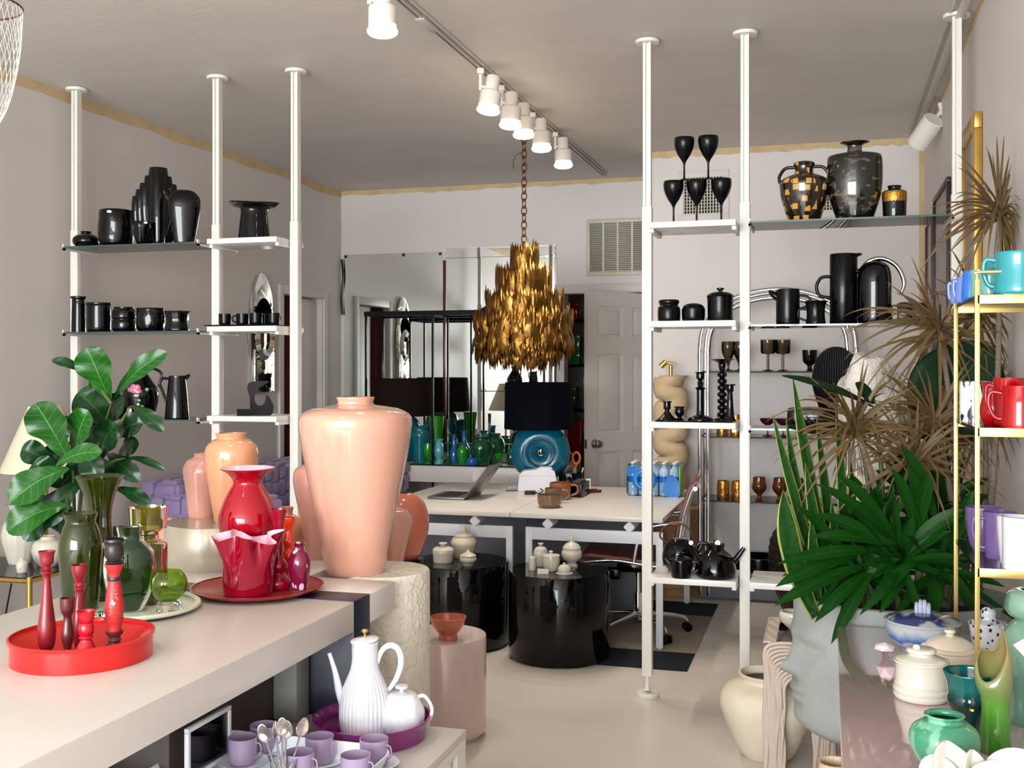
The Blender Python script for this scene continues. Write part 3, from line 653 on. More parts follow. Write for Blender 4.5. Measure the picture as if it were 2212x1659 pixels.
l = part('lid', t, k, [(29, 0), (29, 3), (20, 9), (8, 11)], 'blackm', oz=52, sm=2); bm = bmesh.new(); lathe(bm, [(a*k, b*k) for a, b in ((0, 0), (4, 0), (4, 3), (8, 5), (8, 8), (0, 10))], 20, oz=63*k); finish('knob', bm, 'blackm', l)
# candlesticks, third white shelf
z = ZW[2]
p, k = at_Y(1500, 5.17, z); t = thing('serving_tray', 'thin black tray under the black candlesticks', 'tray', p, 0); bm = bmesh.new(); bx(bm, -.17, .185, -.12, .12, 0, .006, .003); finish('tray_plate', bm, 'blackm', t)
z += .006
cs = [(1441, 5.10, [(23, 0), (22, 2), (14, 8), (6, 18), (5, 22), (7, 24), (8, 26), (8, 38), (11, 39), (11, 41)], 'short black candlestick with a flared foot, leftmost on the tray'),
      (1468, 5.12, [(16, 0), (10, 3), (5, 5), (5, 8), (10, 14), (10, 22), (9, 26), (13, 28), (13, 29)], 'lowest black candle cup on the tray'),
      (1513, 5.10, [(27, 0), (26, 5), (12, 12), (8, 17), (8, 62), (8, 66), (12, 70), (5, 74), (7, 80), (4, 86), (9, 92), (9, 101), (12, 104), (12, 105)], 'black column candlestick with a wide foot'),
      (1577, 5.08, [(14, 0), (13, 3), (9, 12), (6, 58), (5, 62), (8, 66), (8, 76), (12, 78), (12, 80)], 'plain tapering black candlestick beside the beaded one')]
for cx, Y, pr, lb in cs:
    p, k = at_Y(cx, Y, z); V('candlestick', lb, 'candlestick', p, k, pr, 'black', sm=2, seg=28)
p, k = at_Y(1560, 5.17, z)
pr = [(18, 0), (16, 4)]+[q for i in range(7) for q in ((5, 6+i*14.2), (8.6, 8.5+i*14.2), (10.6, 13+i*14.2), (8.6, 17.5+i*14.2))]+[(5, 105.5), (8, 116), (8, 122), (12, 125), (25, 131), (25, 132)]
V('candlestick', 'tall black beaded candlestick with a dish top', 'candlestick', p, k, pr, 'black', sm=2, seg=28)
# teapots on the lowest white shelf
z = .60
def pot(px, Y, lb, prof, lidp, spout, hnd, knob='porcelain', cat='teapot', nm='teapot', hr=3, hm='black'):
    p, k = at_Y(px, Y, z); t = V(nm, lb, cat, p, k, prof, 'black', E=True, open_=False)
    top = prof[-1][1]; l = part('lid', t, k, lidp, 'black', oz=top)
    hdl(t, k, spout[0], spout[1], 'black', 'spout'); hdl(t, k, hnd, hr, hm, 'handle')
    return t, k
t, k = pot(1471, 5.06, 'small black teapot at the front of the low shelf', [(19, 0), (21, 4), (23, 24), (24, 38), (20, 42)], [(20, 0), (13, 4), (5, 6), (4, 8), (8, 11), (0, 14)], ([(-20, 26), (-28, 34), (-34, 40)], [6, 4, 3]), [(23, 34), (36, 34), (38, 20), (24, 8)])
t, k = pot(1468, 5.22, 'round black teapot with a hoop handle, behind the small one', [(22, 0), (34, 14), (37, 34), (32, 54), (20, 66)], [(20, 0), (14, 4), (0, 6)], ([(30, 34), (42, 46), (46, 58)], [6, 5, 3.5]), [(-24, 58), (-42, 74), (-30, 96), (0, 102), (24, 86), (32, 62)], hr=2, hm='chain')
sticker(t, k, 24, 66, -30, 5, 5)
t, k = pot(1546, 5.12, 'wide low black teapot with a straight spout, on the right of the low shelf', [(40, 0), (44, 6), (44, 20), (36, 44), (20, 58), (18, 62), (20, 72)], [(19, 0), (10, 3), (0, 4)], ([(34, 30), (46, 44), (60, 64)], [9, 6, 4.5]), [(-16, 70), (-34, 72), (-42, 56), (-34, 34)], hr=4)
sticker(t, k, 4, 76, -18, 6, 6); bm = bmesh.new(); lathe(bm, [(0, 0), (6*k, 0), (4*k, 5*k), (0, 5*k)], 12, oz=75*k); finish('knob', bm, 'black', t)
# upper glass shelf: big vases
z = ZG[0]
p, k = at_Y(1737, 5.12, z); t = V('two_handled_vase', 'black vase with gold patches and two loop handles', 'vase', p, k, [(32, 0), (34, 3), (46, 40), (52, 72), (50, 88), (34, 98), (21, 102), (20, 118), (23, 124), (20, 128)], 'gilt', E=True)
for sg in (-1, 1): hdl(t, k, [(sg*20, 118), (sg*40, 116), (sg*52, 98), (sg*50, 84)], 3.5, 'black')
p, k = at_Y(1846, 5.12, z); V('bottle_vase', 'large black mottled bottle vase with a flat collar neck', 'vase', p, k, [(36, 0), (40, 6), (54, 50), (58, 90), (57, 130), (50, 140), (20, 144), (16, 147), (15, 158), (18, 162), (30, 166), (30, 168)], 'mottledk', E=False, sy=.75, sm=3)
p, k = at_Y(1932, 5.1, z); t = V('small_vase', 'small black vase with a textured gold band', 'vase', p, k, [(21, 0), (24, 4), (25, 50), (22, 58), (14, 60), (13, 64), (15, 68), (14, 69)], 'black', E=True, sm=3)
part('gold_band', t, k, [(25.3, 34), (25.8, 36), (25.8, 54), (25.3, 56)], 'goldband', sm=1)
# middle glass shelf
z = ZG[1]
p, k = at_Y(1702, 5.12, z); t = V('milk_pitcher', 'black straight-sided pitcher with a beak spout on the middle glass shelf', 'pitcher', p, k, [(22, 0), (25, 4), (25, 70), (24, 75)], 'blackm', E=True, sm=2)
hdl(t, k, [(-18, 56), (-30, 66), (-40, 74)], [8, 7, 3], 'blackm', 'spout'); hdl(t, k, [(24, 64), (42, 60), (46, 44), (24, 34)], 2.6, 'blackm')
p, k = at_Y(1762, 5.08, z); t = V('creamer', 'small black flared creamer with a loop handle', 'pitcher', p, k, [(20, 0), (21, 3), (19, 20), (21, 42), (25, 50)], 'blackm', E=True, sm=3); hdl(t, k, [(-20, 32), (-34, 32), (-36, 16), (-20, 8)], 2.4, 'blackm')
p, k = at_Y(1822, 5.15, z); t = V('vacuum_jug', 'tall black cylindrical jug with a big round loop handle', 'jug', p, k, [(28, 0), (29, 2), (29, 150), (28, 152)], 'blackm', E=True, sm=1, open_=False)
hdl(t, k, [(-28, 104), (-46, 102), (-56, 84), (-50, 64), (-28, 58)], 3.6, 'blackm'); hdl(t, k, [(20, 146), (30, 150), (38, 151)], [6, 4, 2], 'blackm', 'spout')
p, k = at_Y(1889, 5.12, z); t = V('insulated_jug', 'rounded black jug with a wide chrome arc handle', 'jug', p, k, [(30, 0), (35, 8), (35, 60), (35, 100), (30, 122), (16, 134), (0, 137)], 'black', E=True, sm=4, open_=False)
bm = bmesh.new(); tube(bm, [(-30*k, 0, 118*k), (-10*k, 0, 136*k), (18*k, 0, 140*k), (46*k, 0, 122*k), (60*k, 0, 88*k), (52*k, 0, 60*k)], [3*k, 5*k, 5*k, 5*k, 5*k, 3*k], 10, 6, 0, 2.0); finish('handle', bm, 'chrome', t, angle=60)
hdl(t, k, [(-28, 112), (-36, 116), (-42, 120)], [7, 5, 2], 'black', 'spout')
for cx, lb in ((1955, 'square black mug right of the chrome-handled jug'), (1990, 'square black mug at the right end, half behind the red leaves')):
    p, k = at_Y(cx, 5.12, z); t = thing('square_mug', lb, 'mug', p, face(p), 'square black mugs'); bm = bmesh.new(); a = 16*k
    bx(bm, -a, a, -a, a, 0, 44*k, .006); finish('body', bm, 'blackm', t); box('inside', -a*.82, a*.82, -a*.82, a*.82, 43.5*k, 44.3*k, 'dark', t, 0)
    hdl(t, k, [(-15, 38), (-27, 37), (-27, 10), (-15, 8)], 2.2, 'blackm', sm=3)
# lowest glass shelf
z = ZG[2]
p, k = at_Y(1806, 5.15, z)
bm = bmesh.new(); n = 9
for i in range(-n, n+1):
    a = i/n; tube(bm, [(a*18*k, 0, 0), (a*30*k, -.004, 40*k), (a*46*k, -.004, 100*k), (a*(38+6*(1-abs(a)))*k, 0, (176-26*a*a)*k)], [5*k, 4.4*k, 4.8*k, 4.2*k], 8, 4)
bx(bm, -20*k, 20*k, -10*k, 10*k, 0, 60*k, .01); tag(finish('fan_vase', bm, 'blackm', None, p, face(p)), 'large black pleated fan vase on the lowest glass shelf behind the plants', 'vase')
p, k = at_Y(1752, 5.06, z); t = V('pillow_vase', 'low black square vase with curved grooves beside the pleated fan vase', 'vase', p, k, [(44, 0), (50, 6), (50, 40), (44, 46)], 'black', sy=.5, sm=2, mod=lambda a, t, r, z: (r/(abs(math.cos(a))**4+abs(math.sin(a))**4)**.25, z))
# low right: round black tray and ribbed pot on the floor
p, k = at_z(1650, 1240, .28); 

# ---------------------------------------------------------------- track lights
t = thing('light_track', 'long white ceiling track running from front to back, carrying six spot heads', 'track', (-1.74, 4.4, CE))
bm = bmesh.new()
for x0, x1 in ((-.018, -.007), (.007, .018)): bx(bm, x0, x1, -1.4, 4.27, -.02, 0)
finish('rail', bm, 'track', t, smooth=False)
box('slot', -.007, .007, -1.4, 4.26, -.008, -.002, 'trackd', t, 0); box('joiner', -.021, .021, .12, .32, -.024, 0, 'track', t); box('side_conduit', .03, .04, -1.4, 4.2, -.012, 0, 'track', t)
def spot(x, Y, tilt, lb, lit=True, sc=1):
    t = thing('track_spotlight', lb, 'spotlight', (x, Y, CE-.02), face(Vector((x, Y, 0))), 'spotlights on the middle ceiling track')
    box('adapter', -.018, .018, -.028, .028, -.028, .0, 'lampwhite', t, .004)
    bm = bmesh.new(); tube(bm, [(0, 0, -.028), (0, 0, -.11)], .009, 10, 1); tube(bm, [(0, 0, -.09), (.035, 0, -.095)], .008, 8, 1); finish('stem', bm, 'lampwhite', t)
    bm = bmesh.new(); lathe(bm, [(0, .105), (.033, .105), (.036, .1), (.036, .03), (.054, .022), (.056, .016), (.056, -.05), (.052, -.055), (0, -.05)], 36)
    h = finish('lamp_head', bm, 'lampwhite', t, (.052, 0, -.14)); h.rotation_euler = (0, tilt, 0)
    bm = bmesh.new(); lathe(bm, catmull([(.045, -.052), (.056, -.062), (.061, -.078), (.045, -.092), (.0, -.096)], 4), 36); b = finish('bulb', bm, 'bulb' if lit else 'lampwhite', h)
    return t, h
for x, Y, tl, lb in ((-1.745, 3.98, 0, 'lit white track spotlight nearest the front, cut by the top of the photo'), (-1.73, 5.37, .16, 'lit white track spotlight, first of the five in a row, tilted left'), (-1.725, 5.73, .05, 'lit white track spotlight, second of the five in a row'),
                     (-1.725, 5.99, .0, 'lit white track spotlight, middle of the five, above the chain'), (-1.725, 6.39, -.02, 'lit white track spotlight, fourth of the five in a row'), (-1.725, 6.96, -.02, 'lit white track spotlight, last of the five, nearest the back wall'),
                     (-1.78, 2.7, 0, 'added lit white spotlight out of view, brightening the front counter'), (-1.74, 1.4, 0, 'added lit white spotlight out of view near the shop front, for more light from above')):  # last two heads are added out of view to brighten the counter top
    t, h = spot(x, Y, tl, lb); warm((x+.05, Y, CE-.27), 30 if Y > 4 else 20)
# second track along the right wall with one head
t = thing('light_track', 'white ceiling track close along the right wall', 'track', (.56, 4.5, CE))
box('rail', -.018, .018, -2.0, 3.2, -.025, 0, 'track', t); box('side_conduit', -.05, -.038, -2.0, 3.2, -.012, 0, 'track', t)
p = at_d(2000, 285, 6.3); t = thing('wall_spotlight', 'unlit white cylindrical spotlight by the right wall, with its arms', 'spotlight', p, face(p))
bm = bmesh.new(); lathe(bm, [(0, .09), (.058, .09), (.062, .085), (.062, -.09), (.052, -.09), (.05, -.02), (0, -.0)], 32); h = finish('lamp_head', bm, 'lampwhite', t); h.rotation_euler = (R(35), R(38), 0)
bm = bmesh.new(); lathe(bm, catmull([(0, -.02), (.03, -.03), (.042, -.055), (.03, -.075), (0, -.08)], 4), 24); finish('bulb', bm, 'whitel', h)
bm = bmesh.new(); tube(bm, [(.02, 0, .05), (.07, .02, .1), (.09, .03, .14)], .01, 8, 3); finish('arm', bm, 'lampwhite', t)
b = box('mounting_bar', -.012, .012, -.03, .03, -.09, .09, 'lampwhite', t, .006, (.10, .03, .08)); b.rotation_euler = (0, R(-18), 0)
tubeo('conduit', [(.14, .04, .02), (.15, .04, .12), (.13, .05, .22)], .02, 'lampwhite', t, sm=3)
# hanging wire mesh shade, top left corner
ctr = at_d(-62, 30, 2.3); k = 2.3/F
t = thing('wire_pendant', 'pale woven wire pendant shade with a dark rim, in the top left corner', 'lamp', ctr)
bm = bmesh.new(); prof = catmull([(102, 20), (100, -30), (96, -80), (86, -140), (70, -200), (44, -250), (16, -282)], 4); N = 40
for sgn in (-1, 1):
    for j in range(N):
        pts = [((r*k)*math.cos(2*math.pi*j/N+sgn*i*.045), (r*k)*math.sin(2*math.pi*j/N+sgn*i*.045), z*k) for i, (r, z) in enumerate(prof)]
        tube(bm, pts, .00045, 3, 1)
o = finish('wire_mesh', bm, 'mesh', t); o['kind'] = 'stuff'
bm = bmesh.new(); tube(bm, [(102*k*math.cos(a*math.pi/24), 102*k*math.sin(a*math.pi/24), 20*k) for a in range(49)], .0022, 6, 1); finish('rim', bm, 'chain', t)
tubeo('cord', [(0, 0, -280*k), (0, 0, CE-ctr.z)], .003, 'blackm', t, sm=1)

# ---------------------------------------------------------------- brass chandelier
P = Vector((-1.96, 7.05, 0)); d = P.y*c_-P.x*s_; k = d/F; zz = lambda y: H-(y-HY)*k
P.x = at_Y(1132, 7.05, 0)[0].x; P.z = zz(795)
t = thing('brass_chandelier', 'tiered brutalist brass chandelier of jagged torch-cut plates hanging on a chain', 'chandelier', P)
tiers = [(29, 526, 668, 8, .5), (56, 575, 716, 13, .0), (79, 630, 740, 17, .3), (98, 668, 765, 21, .1), (93, 690, 780, 20, .6), (70, 710, 791, 16, .2), (42, 730, 799, 10, .4)]
for ti, (r, y0, y1, n, ph) in enumerate(tiers):
    bm = bmesh.new(); rr = random.Random(ti+5); R0 = r*k; zt, zb = zz(y0)-P.z, zz(y1)-P.z
    for q in range(n):
        a0 = 2*math.pi*(q+ph)/n; wd = 2*math.pi/n*.62; m_ = 10; top = zt-rr.uniform(.0, .05); bot = zb+rr.uniform(0, .05); rad = R0*(1+rr.uniform(-.05, .05)); grid = []
        for j in range(m_+1):
            u = j/m_*2-1; a = a0+u*wd; bul = rad*(1+.05*(1-u*u)); jt = (1-abs(u)**1.5)*.05-.035+(.035 if j % 2 else -.03)*rr.uniform(.3, 1.2); jb = -(1-abs(u)**1.3)*.05+.035+(-.03 if j % 2 else .03)*rr.uniform(.3, 1.2)
            col = []
            for i in range(7):
                v = i/6; z_ = (top+jt)*(1-v)+(bot+jb)*v; fl = 1+.03*math.sin(v*9+q)+.03*v
                col.append(bm.verts.new((bul*fl*math.cos(a), bul*fl*math.sin(a), z_)))
            grid.append(col)
        for A, B in zip(grid, grid[1:]):
            for i in range(6): bm.faces.new((A[i], B[i], B[i+1], A[i+1]))
    solid(finish('plate_tier', bm, 'bronze', t, angle=25), .004)
bm = bmesh.new()
for a in range(6): tube(bm, [(0, 0, .34), (90*k*math.cos(a*1.047), 90*k*math.sin(a*1.047), .30)], .006, 6, 1)
tube(bm, [(0, 0, .1), (0, 0, zz(535)-P.z)], .012, 8, 1); finish('inner_frame', bm, 'chain', t)
bm = bmesh.new(); z0 = zz(540)-P.z; nl = int((CE-P.z-z0)/.048)
for i in range(nl):
    zc = z0+.024+i*.048; hor = (1, 0) if i % 2 else (.35, .94)
    pts = [(math.sin(a*math.pi/8)*.017*hor[0], math.sin(a*math.pi/8)*.017*hor[1], zc+math.cos(a*math.pi/8)*.032) for a in range(17)]
    tube(bm, pts, .0045, 6, 1)
finish('chain', bm, 'chain', t)
tubeo('lamp_wire', [(.0, 0, zz(330)-P.z), (-.05, 0, zz(333)-P.z), (-.075, 0, zz(350)-P.z), (-.07, 0, zz(363)-P.z)], .003, 'chain', t)
# ---------------------------------------------------------------- left display counter
T = .92; CR = -1.265
t = thing('display_counter', 'long white laminate display counter in the left foreground, edges scuffed', 'counter', (-1.67, 1.8, 0))
box('counter_top', -.42, .405, -1.1, .98, T-.082, T, 'white', t, .0015)
box('far_top', -.42, .405, 1.09, 1.28, T-.082, T, 'white', t, .0015)
b = box('end_slab', -.42, .405, .98, 1.09, 0, T+.001, 'navy', t, .001)
box('side_leg', -.42, -.34, -1.1, -1.02, 0, T-.082, 'white', t)
t2 = thing('under_cabinet', 'dark brown cabinet tucked under the white counter', 'cabinet', (-1.78, 2.42, 0))
box('carcass', -.25, .313, -.22, .28, 0, .83, 'brownp', t2, .001); box('end_stile', .313, .383, .275, .35, .602, .83, 'greyp', t2, .001); 
tag(box('storage_crate', -2.05, -1.62, 1.25, 2.15, 0, .66, 'navy', None, .01), 'dark blue crate in the shade under the white counter', 'crate')
t = thing('white_plinth', 'white plinth behind the counter carrying the peach vases', 'plinth', (-1.95, 3.45, 0)); box('body', -.4, .39, -.355, .5, 0, T-.001, 'white', t, .001)
# lower white cube table
t = thing('cube_table', 'low white laminate cube table under the counter, holding the tea things', 'table', (-1.3, 2.1, 0)); Z6 = .60
box('table_top', -.16, .367, -1.0, .67, Z6-.02, Z6, 'white', t, .001)
bm = bmesh.new(); bx(bm, -.16, .35, .6, .67, 0, Z6-.02); bx(bm, -.16, .0, -1.0, .6, 0, Z6-.02); bx(bm, .351, .367, -1.0, .53, 0, Z6-.021); bx(bm, .351, .367, .531, .599, 0, Z6-.13); bx(bm, .351, .367, .531, .599, Z6-.045, Z6-.021); bx(bm, .351, .366, .6, .669, 0, Z6-.021)
finish('side_panels', bm, 'white', t, smooth=False)
box('handle_recess', .338, .350, -.9, .66, .05, Z6-.02, 'traywhite', t, 0)
# column with the biggest vase
t = thing('plaster_column', 'rough cream plaster column pedestal under the big pink vase', 'pedestal', (-1.385, 3.26, 0))
bm = bmesh.new(); lathe(bm, [(0, 0), (.15, 0), (.155, .005), (.155, T-.006), (.15, T), (0, T)], 72)
finish('shaft', bm, 'stone', t, angle=50)
p = at_d(768, 1240, 3.48); p.z = T; k = 3.48/F
big = [(60, 0), (64, 3), (75, 60), (92, 150), (108, 230), (119, 290), (122, 322), (117, 338), (96, 350), (62, 357), (42, 360), (38, 365), (41, 375), (38, 377)]
V('floor_vase', 'very large shiny pink vase with a small neck, standing on the plaster column', 'vase', p, k, big, 'peach', wall=4, sm=5, seg=72)
# champagne drum with two vases
p = at_d(472, 1217, 3.62); p.z = T; DR = p.copy()
t = thing('drum_riser', 'low champagne-coloured drum riser under two peach vases', 'riser', p); bm = bmesh.new(); lathe(bm, [(0, 0), (.172, 0), (.174, .003), (.174, .137), (.172, .14), (0, .14)], 72); finish('body', bm, 'beigedrum', t)
zr = T+.14
p = at_d(500, 1130, 3.60); p.z = zr; k = 3.6/F; V('urn_vase', 'peach urn vase with a wide mouth on the drum riser', 'vase', p, k, [(34, 0), (36, 4), (44, 50), (54, 110), (57, 140), (54, 162), (42, 176), (32, 180), (31, 184), (34, 192), (32, 193)], 'peach2', wall=3, seg=56)
p = at_d(436, 1126, 3.72); p.z = zr; k = 3.72/F; V('urn_vase', 'smaller pink vase left of the peach urn on the drum riser', 'vase', p, k, [(26, 0), (28, 3), (33, 50), (39, 90), (39, 106), (32, 122), (18, 130), (16, 133), (18, 138)], 'peach3', wall=3, seg=48)
p = at_d(690, 1212, 3.72); p.z = T; k = 3.72/F; V('urn_vase', 'pink vase half hidden behind the left side of the biggest pink vase', 'vase', p, k, [(25, 0), (28, 3), (40, 80), (54, 150), (56, 178), (50, 194), (30, 204), (24, 208), (26, 212)], 'peach3', wall=3, seg=48)
p = at_d(620, 1200, 3.80); p.z = T; k = 3.80/F; V('squat_vase', 'small round pink vase with a narrow neck behind the red bud vase', 'vase', p, k, [(24, 0), (30, 6), (40, 40), (36, 66), (20, 82), (12, 88), (14, 100), (15, 102)], 'peach2', wall=2.5)
p = at_d(838, 1180, 3.80); p.z = .87; k = 3.80/F
V('urn_vase', 'pink tapering vase just behind the biggest pink vase, on its right side', 'vase', p, k, [(28, 0), (31, 3), (40, 40), (50, 84), (52, 104), (44, 122), (26, 130), (20, 134)], 'peach3', wall=2.5)
tag(finish('pedestal', (lambda b: (lathe(b, [(0, 0), (.06, 0), (.06, .87), (0, .87)], 32), b)[1])(bmesh.new()), 'blackm', None, (p.x, p.y, 0)), 'slim black pedestal under the pink tapering vase behind the column', 'pedestal')
p = at_d(874, 1180, 4.12); p.z = .85; k = 4.12/F
V('egg_vase', 'egg-shaped salmon pink vase behind the right side of the biggest pink vase', 'vase', p, k, [(28, 0), (40, 20), (52, 62), (51, 96), (40, 124), (20, 138), (14, 141)], 'salmon', wall=2.5)
tag(finish('pedestal', (lambda b: (lathe(b, [(0, 0), (.07, 0), (.07, .85), (0, .85)], 32), b)[1])(bmesh.new()), 'blackm', None, (p.x, p.y, 0)), 'slim black pedestal under the egg-shaped salmon vase', 'pedestal')
p = at_d(367, 1160, 3.92); p.z = T; k = 3.92/F; t = V('lidded_jar', 'small peach lidded jar peeping over the drum riser', 'jar', p, k, [(20, 0), (26, 10), (28, 30), (24, 44), (22, 46)], 'peach2', E=True); part('lid', t, k, [(23, 0), (16, 8), (6, 12), (4, 14), (6, 18), (0, 22)], 'peach2', oz=46)

# ---------------------------------------------------------------- red group
def onT(px, d, z=T): p = at_d(px, 0, d); p.z = z; return p, d/F
p, k = onT(556, 3.16); V('round_plate', 'large shallow brick red plate under the red glass vases', 'plate', p, k, [(95, 0), (100, 1), (128, 6), (141, 14), (140, 15)], 'plate', wall=4, sm=3, seg=72)
zp = T+.0085
p, k = onT(535, 3.26, zp)
rv = [(40, 0), (42, 3), (38, 20), (32, 44), (30, 58), (38, 76), (55, 98), (62, 126), (60, 150), (48, 182), (36, 204), (31, 214), (33, 224), (44, 236), (56, 243), (58, 246)]
t = V('trumpet_vase', 'tall cherry red glass vase with a flaring white-lined rim', 'vase', p, k, rv, 'red', wall=2, seg=64, E=True)
part('lining', t, k, [(30.5, 216), (32, 226), (43, 238), (55, 245), (57.5, 247.2), (57, 247.6), (42, 239.5), (29, 226), (28, 216)], 'palepink', sm=1, seg=64)
p, k = onT(536, 3.09, zp)
rf = lambda a, t, r, z: (r*(1+.22*max(0, (z/k-50)/75)**1.4*math.sin(7*a+.6)), z+k*10*max(0, (z/k-60)/64)*math.sin(3*a+1.0))
t = V('handkerchief_vase', 'crimson handkerchief vase with a ruffled pale pink lined rim', 'vase', p, k, [(46, 0), (52, 3), (54, 30), (56, 66), (60, 96), (66, 124)], 'crimson', wall=1.6, seg=144, E=True, mod=rf)
part('lining', t, k, [(51, 8), (52.4, 30), (54.4, 66), (58.4, 96), (64.4, 124.6)], 'palepink', seg=144, mod=rf, open_=True, wall=.5)
p, k = onT(601, 3.16, zp); V('bud_vase', 'slim red glass bud vase with bulging foot', 'vase', p, k, [(24, 0), (28, 6), (28, 18), (18, 30), (14, 36), (20, 46), (19, 56), (11, 68), (9, 80), (11, 120), (14, 150), (19, 170), (18, 172)], 'crimson', wall=1.6, seg=40)
p, k = onT(624, 3.27, zp); V('bud_vase', 'small orange-red glass vase behind the mottled one', 'vase', p, k, [(14, 0), (17, 4), (10, 20), (12, 40), (16, 56), (10, 72), (13, 86), (9, 100), (7, 112), (13, 126), (15, 138), (13, 139)], 'orange', wall=1.5, seg=32)
p, k = onT(647, 3.12, zp); t = V('mottled_vase', 'purple and white mottled glass vase at the right of the red plate', 'vase', p, k, [(14, 6), (16, 9), (22, 40), (24, 64), (18, 84), (10, 92), (11, 100), (15, 106)], 'mottle', wall=1.5, E=True)
part('foot', t, k, [(15, 0), (15, 5), (12, 7)], 'clear', sm=1)
# ---------------------------------------------------------------- red tray with candle holders
p, k = onT(178, 2.445); TR = p.copy()
V('round_tray', 'round bright red plastic tray with a straight rim', 'tray', p, k, [(140, 0), (145, 1), (145, 44), (149, 45), (150, 52), (148, 53)], 'redtray', wall=3, sm=1, seg=96)
zt = T+.006
def stick(px, d, prof, m_, lb, parts=None, sm=2):
    p, k = onT(px, d, zt)
    if not parts: return V('candle_holder', lb, 'candlestick', p, k, prof, m_, sm=sm, seg=36)
    t = thing('candle_holder', lb, 'candlestick', p, face(p))
    for nm, pr, mm in parts: part(nm, t, k, pr, mm, sm=sm, seg=36, open_=(nm == 'cup'))
    return t, k
stick(101, 2.42, [(19, 0), (18, 6), (11, 11), (9, 14), (16, 24), (19, 46), (18, 74), (12, 120), (8, 168), (9, 178), (13, 184), (9, 188), (13, 191), (8, 194), (9, 198), (14, 204), (15, 220), (18, 230)], 'cherrywood', 'tall slender dark red wooden candlestick at the left of the red tray')
stick(146, 2.40, [(23, 0), (21, 5), (12, 14), (8, 26), (13, 46), (12, 66), (8, 92), (12, 102), (15, 112), (16, 134)], 'brownwood', 'short brown-red wooden candle holder between the two dark red ones')
stick(172, 2.47, [(17, 0), (15, 6), (10, 12), (16, 34), (18, 60), (14, 96), (9, 128), (12, 136), (9, 140), (13, 144), (8, 150), (12, 160), (16, 172), (17, 188)], 'cherrywood', 'mid-height dark red wooden candlestick behind the bright red one')
stick(186, 2.35, [(20, 0), (23, 10), (24, 26), (18, 44), (12, 56), (12, 60), (16, 62), (12, 66), (16, 72), (16, 88), (13, 94), (16, 100), (18, 114), (20, 120)], 'redwood', 'short bright red turned candle holder at the front of the tray')
t, k = stick(247, 2.40, None, None, 'tall turned candlestick painted coral red and black with white flowers',
    [('base', [(31, 0), (30, 3), (20, 7), (19, 14), (16, 18), (20, 24), (20, 32), (12, 40), (16, 44), (12, 50), (18, 58), (19, 64)], 'brownwood'),
     ('lower_flare', [(14, 64), (15, 76), (19, 86), (20, 90)], 'coral'), ('stem', [(17, 90), (19, 100), (20, 116), (17, 140), (14, 162), (13, 172)], 'coral'), ('collar', [(14, 172), (15, 175), (14, 180)], 'darkwood'),
     ('upper_flare', [(12, 180), (13, 190), (19, 202), (20, 208)], 'coral'), ('cup', [(16, 208), (19, 213), (15, 216), (20, 226), (20, 246), (17, 252), (21, 256), (20, 262)], 'darkwood')])
blob('painted_flower', t, k, [(-3, -128, 3.2), (-7, -126, 2.2), (1, -126, 2.2), (-4, -132, 2.2), (-2, -123, 2.2)], -19.5, 'palepink', 20)
blob('painted_sprig', t, k, [(3, -140, 1.4), (1, -147, 1.3), (5, -146, 1.2), (2, -154, 1.2), (-8, -118, 1.4), (-9, -110, 1.3), (-5, -106, 1.3), (-9, -102, 1.1), (6, -136, 1.3)], -19, 'cream', 20)
# ---------------------------------------------------------------- green group
p, k = onT(290, 2.92); V('round_platter', 'pale green and cream glazed platter under the green glass', 'plate', p, k, [(110, 0), (116, 1), (136, 6), (140, 11), (137, 15), (130, 14)], 'creamplate', wall=4, sm=3, seg=72)
zg = T+.0095
def onG(px, d): return onT(px, d, zg)
p, k = onG(174, 2.90); V('glass_vase', 'tall olive green glass vase with a narrow shoulder, left on the pale platter', 'vase', p, k, [(34, 0), (37, 4), (41, 60), (45, 120), (43, 150), (35, 178), (31, 188), (36, 204), (38, 206)], 'green', wall=2, seg=48)
p, k = onG(215, 3.02); V('glass_vase', 'tallest olive glass vase, fluted and flaring like a trumpet', 'vase', p, k, [(26, 0), (30, 4), (30, 60), (27, 130), (24, 180), (30, 220), (44, 255), (51, 266)], 'green', wall=2, seg=60, mod=flute(8, .07, .2, .95, .6))
p, k = onG(319, 2.99); V('glass_vase', 'amber-green square-shouldered bottle vase with a funnel mouth', 'vase', p, k, [(40, 0), (42, 4), (42, 110), (40, 128), (26, 136), (23, 144), (26, 150), (40, 158), (39, 166), (41, 200), (42, 203)], 'olive', wall=2, sm=2, seg=48)
p, k = onG(279, 2.87); V('glass_vase', 'flattened round dark green glass vase with a flared neck', 'vase', p, k, [(26, 0), (30, 4), (46, 40), (55, 88), (50, 128), (34, 148), (27, 154), (24, 162), (28, 180), (29, 182)], 'dgreen', wall=2, sy=.55, seg=56)
p, k = onG(365, 2.85); t = V('brandy_glass', 'small lime green globe glass on a thick clear foot', 'glass', p, k, [(14, 25), (30, 36), (38, 58), (36, 76), (26, 90)], 'lime', wall=1.5, E=True, seg=48)
part('foot', t, k, [(25, 0), (27, 2), (27, 20), (22, 25), (14, 26)], 'clear', sm=1)
tag(box('price_block', -.025, .025, -.02, .02, 0, .014, 'clear', None, .003, loc=onG(206, 2.80)[0]), 'small clear glass block lying on the pale platter', 'block')
